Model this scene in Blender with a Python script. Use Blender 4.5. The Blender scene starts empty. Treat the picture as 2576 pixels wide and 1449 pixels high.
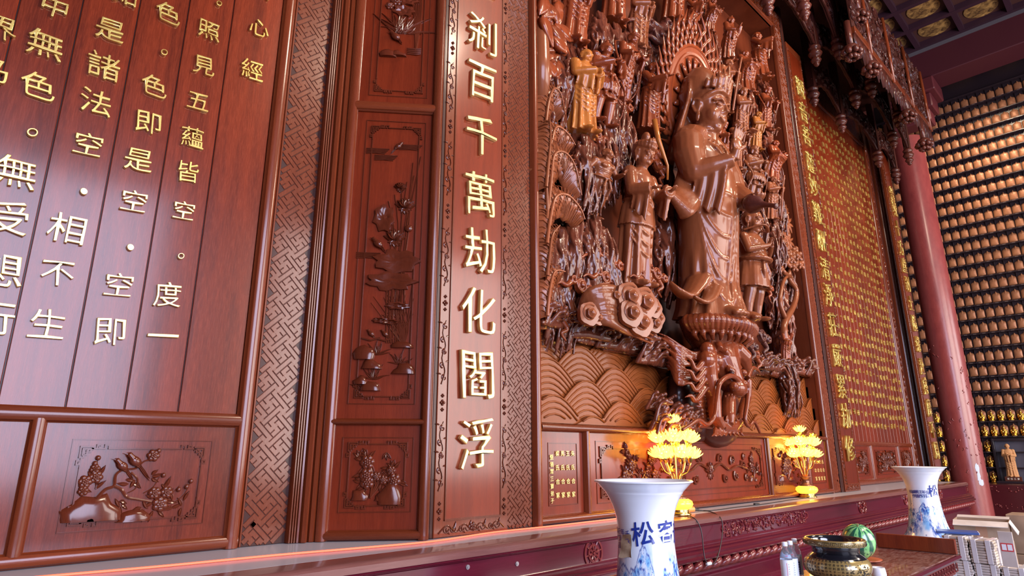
import bpy, math, random
import numpy as np
from mathutils import Vector, Matrix
sc = bpy.context.scene
COL = sc.collection
PI = math.pi
# ---------------------------------------------------------------- camera, world, light, exposure
FPX, PITCH, HEAD = 1548.03, math.radians(15.080), math.radians(46.476)
CAM = Vector((0.0, 0.0, 1.6))
_F = Vector((math.cos(HEAD)*math.cos(PITCH), math.sin(HEAD)*math.cos(PITCH), math.sin(PITCH)))
_R = Vector((math.sin(HEAD), -math.cos(HEAD), 0.0))
_U = _R.cross(_F)
cam_data = bpy.data.cameras.new('camera'); cam = bpy.data.objects.new('camera', cam_data); COL.objects.link(cam)
cam_data.sensor_width = 36.0; cam_data.lens = FPX*36.0/2576.0; cam_data.clip_start = 0.05; cam_data.clip_end = 200
M3 = Matrix((( _R.x, _U.x, -_F.x), (_R.y, _U.y, -_F.y), (_R.z, _U.z, -_F.z)))
cam.matrix_world = Matrix.Translation(CAM) @ M3.to_4x4()
sc.camera = cam
sc.view_settings.view_transform = 'Standard'; sc.view_settings.look = 'None'
sc.view_settings.gamma = 1.0; sc.view_settings.use_curve_mapping = False
sc.view_settings.exposure = 0.80
world = bpy.data.worlds.new('world'); sc.world = world; world.use_nodes = True
world.node_tree.nodes['Background'].inputs['Color'].default_value = (0.80, 0.55, 0.50, 1)
world.node_tree.nodes['Background'].inputs['Strength'].default_value = 0.05

def area(name, loc, target, sx, sy, energy, color, spread=PI):
    L = bpy.data.lights.new(name, 'AREA'); L.shape = 'RECTANGLE'; L.size = sx; L.size_y = sy
    L.energy = energy; L.color = color; L.spread = spread
    o = bpy.data.objects.new(name, L); COL.objects.link(o); o.location = loc
    d = Vector(target)-Vector(loc); o.rotation_euler = d.to_track_quat('-Z', 'Y').to_euler()
    return o
# daylight through the row of tall door openings on the far side of the hall
area('daylight_door', (0.0, -8.5, 4.3), (0.0, 4.0, 4.3), 7.0, 6.6, 1250, (0.68, 0.72, 1.0))
area('daylight_door', (10.2, -8.5, 4.3), (10.2, 4.0, 4.3), 7.6, 6.6, 1050, (1.0, 0.90, 0.86))
area('daylight_door', (18.3, -8.5, 4.0), (18.3, 4.0, 4.0), 5.0, 6.0, 560, (1.0, 0.94, 0.95))
# added warm fill lights to brighten the niche statues, no known fittings
area('niche_fill', (6.5, -3.6, 10.3), (5.8, 3.5, 4.2), 2.0, 1.2, 330, (1.0, 0.80, 0.62))
area('niche_fill', (10.5, -1.6, 7.4), (5.6, 3.6, 3.6), 1.2, 1.2, 110, (1.0, 0.76, 0.58))
area('rack_fill', (17.7, 1.4, 11.0), (20.0, 2.6, 6.6), 0.5, 1.6, 60, (1.0, 0.78, 0.56), math.radians(110))  # added fill light to brighten the votive rack, not a known fitting

def at(px, py, ax, val):
    d = _F*FPX + _R*(px-1288.0) - _U*(py-724.5)
    return CAM + d*((val-CAM[ax])/d[ax])
def aY(px, py, y): return at(px, py, 1, y)
def aZ(px, py, z): return at(px, py, 2, z)
ZS, YN, YL, YE = 1.093, 3.30, 3.738, 2.83      # shelf top; niche, sutra board and shelf edge planes

# ---------------------------------------------------------------- mesh builder
def _arr(v): return np.asarray(v, float).reshape(-1, 3)
class MB:
    def __init__(s): s.v = []; s.f = []; s.n = 0
    def add(s, v, f):
        v = _arr(v); s.v.append(v); n = s.n
        s.f.extend([tuple(i+n for i in q) for q in f]); s.n += len(v); return s
    def merge(s, o, M=None):
        v = np.concatenate(o.v) if o.v else np.zeros((0, 3))
        if M is not None:
            A = np.array(M); v = v @ A[:3, :3].T + A[:3, 3]
        return s.add(v, o.f)
    def verts(s): return np.concatenate(s.v)
    def box(s, x0, x1, y0, y1, z0, z1, bev=0.0):
        if x0 > x1: x0, x1 = x1, x0
        if y0 > y1: y0, y1 = y1, y0
        if z0 > z1: z0, z1 = z1, z0
        if bev <= 0:
            v = [(x, y, z) for z in (z0, z1) for y in (y0, y1) for x in (x0, x1)]
            return s.add(v, [(0, 2, 3, 1), (4, 5, 7, 6), (0, 1, 5, 4), (2, 6, 7, 3), (0, 4, 6, 2), (1, 3, 7, 5)])
        b = min(bev, (x1-x0)/2.01, (y1-y0)/2.01, (z1-z0)/2.01); v = []; idx = {}
        X = (x0, x1); Y = (y0, y1); Z = (z0, z1)
        for i in (0, 1):
            for j in (0, 1):
                for k in (0, 1):
                    sx, sy, sz = (1, -1)[i], (1, -1)[j], (1, -1)[k]
                    for a in range(3):
                        idx[i, j, k, a] = len(v)
                        v.append((X[i]+(0 if a == 0 else sx*b), Y[j]+(0 if a == 1 else sy*b), Z[k]+(0 if a == 2 else sz*b)))
        f = []
        for i in (0, 1):
            q = [idx[i, 0, 0, 0], idx[i, 1, 0, 0], idx[i, 1, 1, 0], idx[i, 0, 1, 0]]; f.append(q if i else q[::-1])
            q = [idx[0, i, 0, 1], idx[1, i, 0, 1], idx[1, i, 1, 1], idx[0, i, 1, 1]]; f.append(q[::-1] if i else q)
            q = [idx[0, 0, i, 2], idx[1, 0, i, 2], idx[1, 1, i, 2], idx[0, 1, i, 2]]; f.append(q if i else q[::-1])
        for i in (0, 1):
            for j in (0, 1):
                f.append([idx[i, j, 0, 0], idx[i, j, 1, 0], idx[i, j, 1, 1], idx[i, j, 0, 1]])
                f.append([idx[i, 0, j, 0], idx[i, 1, j, 0], idx[i, 1, j, 2], idx[i, 0, j, 2]])
                f.append([idx[0, i, j, 1], idx[1, i, j, 1], idx[1, i, j, 2], idx[0, i, j, 2]])
                for k in (0, 1): f.append([idx[i, j, k, 0], idx[i, j, k, 1], idx[i, j, k, 2]])
        return s.add(v, [tuple(q) for q in f])
    def rings(s, R, closed=True, caps=True):
        """R: list of rings (n,3); closed cross-sections lofted into a skin"""
        n = len(R[0]); m = len(R); v = np.concatenate([_arr(r) for r in R]); f = []
        for i in range(m-1):
            for j in range(n if closed else n-1):
                k = (j+1) % n; f.append((i*n+j, i*n+k, (i+1)*n+k, (i+1)*n+j))
        if caps and closed: f.append(tuple(range(n))[::-1]); f.append(tuple((m-1)*n+j for j in range(n)))
        return s.add(v, f)
    def tube(s, P, r, n=8, flat=1.0, up=None, caps=True, tip=True):
        P = [np.asarray(p, float) for p in P]; m = len(P)
        r = [r]*m if np.isscalar(r) else list(r); R = []
        u = None
        for i in range(m):
            t = P[min(i+1, m-1)]-P[max(i-1, 0)]; L = np.linalg.norm(t); t = t/(L if L > 1e-9 else 1)
            if u is None:
                u = np.asarray(up, float) if up is not None else (np.array((0, 0, 1.)) if abs(t[2]) < .9 else np.array((0, 1., 0)))
            elif up is not None: u = np.asarray(up, float)
            u = u-t*(u@t); L = np.linalg.norm(u); u = u/L if L > 1e-6 else np.array((1., 0, 0)); w = np.cross(t, u)
            a = np.arange(n)*2*PI/n
            R.append(P[i]+r[i]*(np.cos(a)[:, None]*w+flat*np.sin(a)[:, None]*u))
        return s.rings(R, True, caps)
    def lathe(s, prof, n=32, c=(0, 0, 0), sy=1.0, mod=None, caps=True):
        a = np.arange(n)*2*PI/n; R = []
        for r, z in prof:
            rr = r if mod is None else mod(r, z, a)
            R.append(np.stack([c[0]+rr*np.cos(a), c[1]+rr*np.sin(a)*sy, np.full(n, c[2]+z)], 1))
        return s.rings(R, True, caps)
    def ball(s, c, r, n=10, m=8, rot=None):
        r = (r, r, r) if np.isscalar(r) else r
        a = np.arange(n)*2*PI/n; R = []
        for i in range(m+1):
            t = -PI/2+PI*max(.02, min(m-.02, i))/m
            p = np.stack([r[0]*np.cos(t)*np.cos(a), r[1]*np.cos(t)*np.sin(a), np.full(n, r[2]*math.sin(t))], 1)
            if rot is not None: p = p @ np.array(rot).T
            R.append(p+np.asarray(c, float))
        return s.rings(R)
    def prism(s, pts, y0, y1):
        """outline in x,z extruded from y0 to y1"""
        n = len(pts)
        if sum(pts[i][0]*pts[(i+1) % n][1]-pts[(i+1) % n][0]*pts[i][1] for i in range(n)) < 0: pts = pts[::-1]
        v = [(p[0], y0, p[1]) for p in pts]+[(p[0], y1, p[1]) for p in pts]
        f = [tuple(range(n)), tuple(range(2*n-1, n-1, -1))]+[(i, i+n, (i+1) % n+n, (i+1) % n) for i in range(n)]
        return s.add(v, f)
    def extrude_x(s, prof, x0, x1):
        """profile in y,z swept along x"""
        n = len(prof)
        return s.rings([np.array([(x, p[0], p[1]) for p in prof]) for x in (x0, x1)])
    def grid(s, U, V, fn):
        nu, nv = len(U), len(V)
        v = [fn(u, w) for u in U for w in V]
        return s.add(v, [(i*nv+j, (i+1)*nv+j, (i+1)*nv+j+1, i*nv+j+1) for i in range(nu-1) for j in range(nv-1)])
    def mesh(s, name, mat=None, smooth=False, fixn=True):
        me = bpy.data.meshes.new(name)
        v = np.concatenate(s.v) if s.v else np.zeros((0, 3))
        me.from_pydata(v.tolist(), [], s.f); me.update()
        if fixn:
            import bmesh
            b = bmesh.new(); b.from_mesh(me); bmesh.ops.recalc_face_normals(b, faces=b.faces); b.to_mesh(me); b.free()
        if mat: me.materials.append(mat)
        if smooth is True: me.shade_smooth()
        elif smooth:
            me.shade_smooth(); me.set_sharp_from_angle(angle=math.radians(smooth))
        return me
    def build(s, name, mat, parent=None, smooth=False, loc=None, fixn=True, **tags):
        o = bpy.data.objects.new(name, s.mesh(name, mat, smooth, fixn)); COL.objects.link(o)
        if parent is not None: o.parent = parent
        if loc is not None: o.location = loc
        for k, v in tags.items(): o[k] = v
        return o
def thing(name, label, cat, loc=(0, 0, 0), rz=0.0, group=None):
    o = bpy.data.objects.new(name, None); COL.objects.link(o); o.location = loc; o.rotation_euler = (0, 0, rz)
    o.empty_display_size = 0.1
    o['label'] = label; o['category'] = cat
    if group: o['group'] = group
    return o
def tag(o, label, cat, group=None):
    o['label'] = label; o['category'] = cat
    if group: o['group'] = group
    return o
def link_mesh(name, me, parent=None, loc=None, rz=0.0, scale=None):
    o = bpy.data.objects.new(name, me); COL.objects.link(o)
    if parent is not None: o.parent = parent
    if loc is not None: o.location = loc
    if rz: o.rotation_euler = (0, 0, rz)
    if scale: o.scale = scale if not np.isscalar(scale) else (scale,)*3
    return o
def remeshed(mb, name, mat, voxel, smooth_it=2, noise=None):
    """join all the overlapping volumes of mb into one continuous carved surface"""
    me = mb.mesh(name+'_raw', None); o = bpy.data.objects.new('tmp', me); COL.objects.link(o)
    m = o.modifiers.new('r', 'REMESH'); m.mode = 'VOXEL'; m.voxel_size = voxel; m.use_smooth_shade = True
    if smooth_it:
        k = o.modifiers.new('s', 'SMOOTH'); k.iterations = smooth_it; k.factor = .5
    dg = bpy.context.evaluated_depsgraph_get(); dg.update()
    out = bpy.data.meshes.new_from_object(o.evaluated_get(dg)); out.name = name
    bpy.data.objects.remove(o); bpy.data.meshes.remove(me)
    out.materials.clear(); out.materials.append(mat)
    out.shade_smooth()
    return out
# ---------------------------------------------------------------- materials
def nmat(name):
    m = bpy.data.materials.new(name); m.use_nodes = True; nt = m.node_tree
    return m, nt, nt.nodes['Principled BSDF']
def N(nt, t, **k):
    n = nt.nodes.new(t)
    for a, b in k.items():
        if a.startswith('i_'): n.inputs[a[2:].replace('_', ' ')].default_value = b
        else: setattr(n, a, b)
    return n
def plain(name, col, rough=.5, metal=0., emit=None, es=0., coat=0., **k):
    m, nt, b = nmat(name); b.inputs['Base Color'].default_value = (*col, 1); b.inputs['Roughness'].default_value = rough
    b.inputs['Metallic'].default_value = metal; b.inputs['Coat Weight'].default_value = coat
    b.inputs['Coat Roughness'].default_value = .12
    if emit: b.inputs['Emission Color'].default_value = (*emit, 1); b.inputs['Emission Strength'].default_value = es
    for a, v in k.items(): b.inputs[a.replace('_', ' ')].default_value = v
    return m
def wood(name, c1, c2, rough=.3, scale=1.0, axis='Z', bump=.15, coat=.35, var=.35, fine=1.0, rr=.1, sheen=0.):
    m, nt, b = nmat(name); L = nt.links
    tc = N(nt, 'ShaderNodeTexCoord'); mp = N(nt, 'ShaderNodeMapping')
    sc_ = {'Z': (14, 14, .9), 'X': (.9, 14, 14)}[axis]
    mp.inputs['Scale'].default_value = [q*scale for q in sc_]
    oi = N(nt, 'ShaderNodeObjectInfo'); L.new(tc.outputs['Object'], mp.inputs['Vector'])
    mul = N(nt, 'ShaderNodeMath', operation='MULTIPLY'); mul.inputs[1].default_value = 37.0
    L.new(oi.outputs['Random'], mul.inputs[0]); L.new(mul.outputs[0], mp.inputs['Location'])
    n1 = N(nt, 'ShaderNodeTexNoise', i_Scale=1.0, i_Detail=8.0, i_Roughness=.62, i_Distortion=.6)
    n2 = N(nt, 'ShaderNodeTexNoise', i_Scale=16.0*fine, i_Detail=5.0, i_Roughness=.75)
    L.new(mp.outputs[0], n1.inputs['Vector']); L.new(mp.outputs[0], n2.inputs['Vector'])
    mix = N(nt, 'ShaderNodeMix', data_type='FLOAT'); mix.inputs[0].default_value = .48
    L.new(n1.outputs['Fac'], mix.inputs[2]); L.new(n2.outputs['Fac'], mix.inputs[3])
    cr = N(nt, 'ShaderNodeValToRGB'); L.new(mix.outputs[0], cr.inputs[0])
    cr.color_ramp.elements[0].position = .5-var*.5; cr.color_ramp.elements[0].color = (*c1, 1)
    cr.color_ramp.elements[1].position = .5+var*.5; cr.color_ramp.elements[1].color = (*c2, 1)
    hv = N(nt, 'ShaderNodeHueSaturation'); mr = N(nt, 'ShaderNodeMapRange'); mr.inputs[3].default_value = .82; mr.inputs[4].default_value = 1.18
    L.new(oi.outputs['Random'], mr.inputs[0]); L.new(mr.outputs[0], hv.inputs['Value']); L.new(cr.outputs[0], hv.inputs['Color'])
    L.new(hv.outputs[0], b.inputs['Base Color'])
    r = N(nt, 'ShaderNodeMapRange'); r.inputs[3].default_value = rough-rr*.5; r.inputs[4].default_value = rough+rr*.5
    L.new(n2.outputs['Fac'], r.inputs[0]); L.new(r.outputs[0], b.inputs['Roughness'])
    bp = N(nt, 'ShaderNodeBump'); bp.inputs['Strength'].default_value = bump; bp.inputs['Distance'].default_value = .003
    L.new(mix.outputs[0], bp.inputs['Height']); L.new(bp.outputs[0], b.inputs['Normal'])
    b.inputs['Specular IOR Level'].default_value = .18
    b.inputs['Coat Weight'].default_value = min(1, coat*1.15); b.inputs['Coat Roughness'].default_value = .13; b.inputs['Coat IOR'].default_value = 1.5
    return m
W_PLANK = wood('lacquered_plank', (.055, .006, .002), (.21, .028, .007), .27, .8, var=.34, coat=.45)
W_PLANK2 = wood('lacquered_plank_red', (.075, .008, .002), (.20, .025, .006), .34, 1.2, var=.5, coat=.45)
W_FRAME = wood('lacquered_frame', (.080, .013, .004), (.17, .033, .010), .27, 1.0, var=.5, coat=.5)
W_FRAMEX = wood('lacquered_frame_rail', (.080, .013, .004), (.17, .033, .010), .27, 1.0, axis='X', var=.5, coat=.5)
W_CARVE = wood('carved_rosewood', (.055, .010, .004), (.14, .026, .010), .22, .8, var=.6, coat=.4, bump=.08)
W_DARK = wood('dark_timber', (.022, .006, .005), (.055, .015, .010), .42, 1.0, coat=.15)
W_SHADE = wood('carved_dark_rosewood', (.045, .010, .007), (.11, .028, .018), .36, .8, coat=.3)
W_EAVE_SHADED = wood('shaded_eave_rosewood', (.022, .005, .004), (.060, .013, .009), .42, .8, coat=.2)  # wood colour darkened to carry the shadow among the eaves
W_STATUE = wood('oiled_rosewood', (.13, .030, .010), (.30, .088, .032), .30, .35, var=.7, coat=.35, bump=.05)
W_STATUE2 = wood('red_rosewood', (.12, .019, .005), (.27, .055, .016), .27, .6, var=.7, coat=.4, bump=.05)
W_AMBER = wood('amber_sapwood', (.22, .055, .010), (.46, .16, .028), .32, .5, var=.6, coat=.35, bump=.05)
W_ROCK = wood('dark_polished_rootwood', (.030, .006, .004), (.20, .050, .022), .22, 1.2, var=.4, coat=.45, bump=.5)
W_ALTAR = wood('altar_red_lacquer', (.060, .004, .011), (.125, .010, .026), .24, .5, axis='X', var=.5, coat=.6, bump=.06)
W_LEDGE = wood('worn_ledge_board', (.075, .022, .018), (.20, .085, .075), .30, .7, axis='X', var=.6, coat=.5)
W_ALTARC = wood('altar_red_carving', (.10, .010, .012), (.19, .028, .028), .28, .8, var=.5, coat=.5, bump=.06)
GOLD = plain('gold_leaf', (.84, .58, .16), .26, .8)
GOLD2 = plain('pale_gold_leaf', (.90, .68, .26), .34, .65)
# ---------------------------------------------------------------- gilded characters
_glyph = {}
def glyph(ch, size, depth, mat=None, bold=-.009, bev=.013, slant=.06, seed=0):
    """a raised brush-like character, centred, facing -y, height = size"""
    key = (ch, round(size, 4), round(depth, 4), mat.name if mat else '')
    if key in _glyph: return _glyph[key]
    cu = bpy.data.curves.new('t', 'FONT'); cu.body = ch; cu.size = 1.0; cu.offset = bold
    cu.extrude = max(.001, depth/size/2-bev); cu.bevel_depth = bev; cu.bevel_resolution = 1; cu.resolution_u = 3
    o = bpy.data.objects.new('t', cu); COL.objects.link(o); bpy.context.view_layer.update()
    me = bpy.data.meshes.new_from_object(o.evaluated_get(bpy.context.evaluated_depsgraph_get()))
    bpy.data.objects.remove(o); bpy.data.curves.remove(cu)
    n = len(me.vertices); co = np.zeros(n*3); me.vertices.foreach_get('co', co); co = co.reshape(-1, 3)
    if n:
        nn_ = np.zeros(n*3); me.vertices.foreach_get('normal', nn_); nn_ = nn_.reshape(-1, 3)
        q_ = .013*np.sin(co[:, 0]*9+ord(ch)) * np.cos(co[:, 1]*8+ord(ch)*.7)-.004
        if bev > .011: co[:, :2] += nn_[:, :2]*q_[:, None]
        lo, hi = co.min(0), co.max(0); c = (lo+hi)/2
        if ch in '。·、•一': c = np.array(((lo[0]+hi[0])/2, (lo[1]+hi[1])/2, c[2]))
        x = co[:, 0]-c[0]; z = co[:, 1]-c[1]; d = co[:, 2]-lo[2]
        r = random.Random(ord(ch)+seed); a, b2 = r.uniform(0, 6), r.uniform(0, 6)
        z2 = z+slant*x+.018*np.sin(5*x+a)+.012*np.sin(9*z+b2); x2 = x-.03*z+.02*np.sin(5*z+b2)+.010*np.sin(11*x+a)
        k = size/ .93
        out = np.stack([x2*k, -d*size*1.0, z2*k], 1)
        me.vertices.foreach_set('co', out.ravel())
    me.update(); me.materials.clear()
    if mat: me.materials.append(mat)
    me.name = 'gilded_character'
    _glyph[key] = me
    return me
def put_char(ch, x, y, z, size, depth, parent, mat=None, sx=1.0, name='gilded_character'):
    me = glyph(ch, size, depth, mat or GOLD)
    o = link_mesh(name, me, parent, (x, y, z)); 
    if sx != 1.0: o.scale = (sx, 1, 1)
    return o
# ---------------------------------------------------------------- frame and carving vocabulary (local frame: x right, z up, front faces -y)
def bar_v(mb, x0, x1, y, z0, z1, d, steps=None):
    """vertical moulded bar with rounded front: y = plane behind, projects d towards -y"""
    w = x1-x0; pr = steps or [(0, 0), (0, .35), (.08, .45), (.14, .8), (.3, .96), (.5, 1), (.7, .96), (.86, .8), (.92, .45), (1, .35), (1, 0)]
    R = [np.array([(x0+w*p[0], y-d*p[1], z) for p in pr]) for z in (z0, z1)]
    mb.rings(R)
def bar_h(mb, x0, x1, y, z0, z1, d, steps=None):
    h = z1-z0; pr = steps or [(0, 0), (0, .35), (.08, .45), (.14, .8), (.3, .96), (.5, 1), (.7, .96), (.86, .8), (.92, .45), (1, .35), (1, 0)]
    R = [np.array([(x, y-d*p[1], z0+h*p[0]) for p in pr]) for x in (x0, x1)]
    mb.rings(R)
RIBS = [(0, 0), (0, .5), (.03, .62), (.07, .62), (.09, .5), (.11, .66), (.15, .66), (.17, .54), (.19, .7), (.23, .7), (.25, .56), (.27, .75), (.33, .78), (.35, .6),
        (.40, .9), (.50, 1), (.60, .9), (.62, .55), (.66, .55), (.70, .85), (.80, .95), (.92, .85), (.95, .5), (1, .45), (1, 0)]
_rk = [0]
def rib(mb, x0, z0, x1, z1, w, y, h, e=0.0):
    _rk[0] = (_rk[0]+1) % 7; h = h*(1-.035*_rk[0])
    _rib(mb, x0, z0, x1, z1, w, y, h, e)
def _rib(mb, x0, z0, x1, z1, w, y, h, e=0.0):
    """raised flat strip with chamfered edges between two points of the panel plane"""
    dx, dz = x1-x0, z1-z0; L = math.hypot(dx, dz)
    if L < 1e-6: return
    dx /= L; dz /= L; nx, nz = -dz, dx; a = w/2+e; x0 -= dx*a; z0 -= dz*a; x1 += dx*a; z1 += dz*a
    v = []
    for k, hh in ((w/2, 0), (w/2, h*.6), (w/2*.84, h)):
        kk = w/2-k
        for X, Z, s in ((x0, z0, 1), (x1, z1, -1)):
            for q in (1, -1): v.append((X+dx*kk*s+nx*k*q, y-hh, Z+dz*kk*s+nz*k*q))
    f = []
    for i in (0, 4):
        f += [(i, i+1, i+5, i+4), (i+1, i+3, i+7, i+5), (i+3, i+2, i+6, i+7), (i+2, i, i+4, i+6)]
    f.append((8, 9, 11, 10)); mb.add(v, f)
def clipseg(x0, z0, x1, z1, X0, X1, Z0, Z1):
    t0, t1 = 0., 1.; dx, dz = x1-x0, z1-z0
    for p, q in ((-dx, x0-X0), (dx, X1-x0), (-dz, z0-Z0), (dz, Z1-z0)):
        if abs(p) < 1e-12:
            if q < 0: return None
        else:
            r = q/p
            if p < 0: t0 = max(t0, r)
            else: t1 = min(t1, r)
    if t0 >= t1: return None
    return x0+dx*t0, z0+dz*t0, x0+dx*t1, z0+dz*t1
def fretwork(mb, X0, X1, Z0, Z1, y, u=.026, h=.006, rw=.88):
    """interlocking key fret turned 45 degrees: hooked crosses between long parallel bars"""
    segs = []
    for sgn in (1, -1):
        for (a, b) in (((0, 0), (1, 0)), ((1, 0), (1, 4))):
            segs.append((a, b))
    base = [((0, 0), (1, 0)), ((1, 0), (1, 4)), ((0, 0), (0, 1)), ((0, 0), (-1, 0)), ((0, 0), (0, -1)), ((0, 1), (-4, 1))]
    ext = [((3, 1), (4, 1)), ((4, 1), (4, 0)), ((3, 1), (3, 2)), ((3, 2), (4, 2)), ((3, 1), (2, 1)), ((2, 1), (2, 2)), ((3, 1), (3, 0)), ((3, 0), (2, 0))]
    c = math.sqrt(.5)*u; W = u*rw; mx, mz = (X0+X1)/2, Z0
    ext_r = max(X1-X0, Z1-Z0)/(c*2)*1.6; n = int(ext_r/4)+3; seen = set()
    for i in range(-n, n+1):
        for j in range(-n, n+1):
            ox, oz = 2*i-4*j, 4*i+2*j
            px, pz = mx+(ox-oz)*c, mz+(ox+oz)*c
            if px < X0-6*u or px > X1+6*u or pz < Z0-6*u or pz > Z1+6*u: continue
            for a, b in base+ext:
                ax, az = a[0]+ox, a[1]+oz; bx, bz = b[0]+ox, b[1]+oz
                q = (mx+(ax-az)*c, mz+(ax+az)*c, mx+(bx-bz)*c, mz+(bx+bz)*c)
                k = clipseg(*q, X0+W*.5, X1-W*.5, Z0+W*.5, Z1-W*.5)
                if k: rib(mb, *k, W, y, h)
def inner_line(mb, x0, x1, z0, z1, y, w=.006, h=.004):
    for a in ((x0, z0, x1, z0), (x1, z0, x1, z1), (x1, z1, x0, z1), (x0, z1, x0, z0)): rib(mb, *a, w, y, h)
def key_corner(mb, x, z, sx, sz, u, y, w, h):
    P = lambda l: [(x+sx*a*u, z+sz*b*u) for a, b in l]
    for l in ([(0, 0), (6, 0), (6, 1.6), (5, 1.6), (5, 3), (3.2, 3), (3.2, 4.6), (1.8, 4.6), (1.8, 6), (0, 6), (0, 0)],
              [(1.2, 1.2), (4.6, 1.2), (3.2, 2.2)], [(1.2, 1.2), (1.2, 4.6), (2.2, 3.2), (1.2, 2.4)],
              [(6, 1), (9, 1)], [(8, 1), (8, -1), (10, -1), (10, .2), (9, .2)], [(9, 1), (12, 1), (12, -1.), (14, -1), (14, 1)],
              [(1, 6), (1, 9)], [(1, 8), (-1, 8), (-1, 10), (.2, 10), (.2, 9)], [(1, 9), (1, 12)]):
        q = P(l)
        for a, b in zip(q, q[1:]): rib(mb, *a, *b, w, y, h)
    return P([(14, 1), (1, 12)])
def key_frame(mb, x0, x1, z0, z1, y, u=.009, w=.0065, h=.006):
    w *= 1.35; h *= 1.8; c = [key_corner(mb, x0, z0, 1, 1, u, y, w, h), key_corner(mb, x1, z0, -1, 1, u, y, w, h),
         key_corner(mb, x0, z1, 1, -1, u, y, w, h), key_corner(mb, x1, z1, -1, -1, u, y, w, h)]
    for a, b in ((c[0][0], c[1][0]), (c[2][0], c[3][0]), (c[0][1], c[2][1]), (c[1][1], c[3][1])): rib(mb, *a, *b, w, y, h)
def leaf(mb, x, z, ang, L, w, y, h, curl=.25, n=7, vein=True):
    ca, sa = math.cos(ang), math.sin(ang); R = []
    for i in range(n):
        t = i/(n-1); ww = w*math.sin(PI*min(1, max(.04, t**.8)))*.5+.0005; k = curl*L*t*t
        cx, cz = x+ca*L*t-sa*k, z+sa*L*t+ca*k
        hh = h*(.5+.5*math.sin(PI*t)); dn = (-sa, ca)
        R.append(np.array([(cx-dn[0]*ww, y, cz-dn[1]*ww), (cx-dn[0]*ww*.6, y-hh*.8, cz-dn[1]*ww*.6), (cx, y-hh*(.55 if vein else 1), cz),
                           (cx+dn[0]*ww*.6, y-hh*.9, cz+dn[1]*ww*.6), (cx+dn[0]*ww, y, cz+dn[1]*ww)]))
    mb.rings(R, closed=True, caps=True)
def bloom(mb, x, z, r, y, h, n=6, rot=0., inner=True):
    for k in range(n):
        a = rot+2*PI*k/n; mb.ball((x+math.cos(a)*r*.55, y-h*.25, z+math.sin(a)*r*.55), (r*.42, h*.55, r*.42), 8, 5)
    if inner:
        for k in range(n):
            a = rot+2*PI*(k+.5)/n; mb.ball((x+math.cos(a)*r*.28, y-h*.55, z+math.sin(a)*r*.28), (r*.25, h*.5, r*.25), 7, 5)
        mb.ball((x, y-h*.8, z), (r*.18, h*.4, r*.18), 7, 5)
def vine(mb, pts, r, y, h=None, n=6):
    P = smooth_pts(pts, 4); m = len(P); rr = np.interp(np.arange(m), [0, m-1], r if not np.isscalar(r) else (r, r*.5))
    mb.tube([(p[0], y-(h or 0), p[1]) for p in P], rr, n)
def smooth_pts(p, k=4):
    p = [np.asarray(q, float) for q in p]; q = [p[0]]+p+[p[-1]]; out = []
    for i in range(1, len(q)-2):
        for j in range(k):
            t = j/k; a, b, c, d = q[i-1], q[i], q[i+1], q[i+2]
            out.append(.5*((2*b)+(-a+c)*t+(2*a-5*b+4*c-d)*t*t+(-a+3*b-3*c+d)*t**3))
    out.append(p[-1]); return out
def scroll(mb, x, z, R, turns, ang, sgn, y, r, h=0., n=6, taper=.3):
    """volute curling inwards from its outer end; returns the outer end"""
    P = []; m = int(14*turns)+4
    for i in range(m+1):
        t = i/m; a = ang+sgn*turns*2*PI*t; rr = R*(1-.86*t); P.append((x+math.cos(a)*rr, y-h-r*.3*t, z+math.sin(a)*rr))
    mb.tube(P, np.linspace(r, r*taper, m+1), n); mb.ball(P[-1], r*.9, 7, 5)
    return P[0]
def rockling(mb, x, z, w, h, y, d, seed=0, nn=9):
    r = random.Random(seed); a = np.arange(nn)*PI/(nn-1); R = []
    js = [1+r.uniform(-.18, .14) for _ in range(nn)]
    for s, k in ((1, 0), (.9, .6), (.6, .92), (.25, 1.)):
        R.append(np.array([(x+math.cos(t)*w*.5*s*j, y-d*k, z+math.sin(t)*h*s*j) for t, j in zip(a, js)]))
    mb.rings(R)
def bird(mb, x, z, s, y, flip=1, tail=1.):
    f = flip
    mb.ball((x, y-s*.12, z), (s*.30, s*.16, s*.20), 10, 7, rot=[[.80, 0, .6*f], [0, 1, 0], [-.6*f, 0, .80]]); mb.tube([(x-f*s*.12, y-s*.13, z+s*.12), (x-f*s*.25, y-s*.14, z+s*.27)], [s*.15, s*.10], 8)
    mb.ball((x-f*s*.25, y-s*.14, z+s*.27), (s*.12, s*.10, s*.12), 8, 6)
    mb.tube([(x-f*s*.33, y-s*.14, z+s*.3), (x-f*s*.5, y-s*.12, z+s*.34)], [s*.04, s*.006], 5)
    for k in (-.06, .04): leaf(mb, x+f*s*.16, z-s*.12+k*s, -.9 if f > 0 else PI+.9, s*.8*tail, s*.09, y, s*.08, 0)
    for k in range(4): leaf(mb, x-f*s*.08, z+s*(.1-.06*k), (-.6 if f > 0 else PI+.6), s*.42, s*.10, y-s*.16, s*.05, 0)
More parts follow.
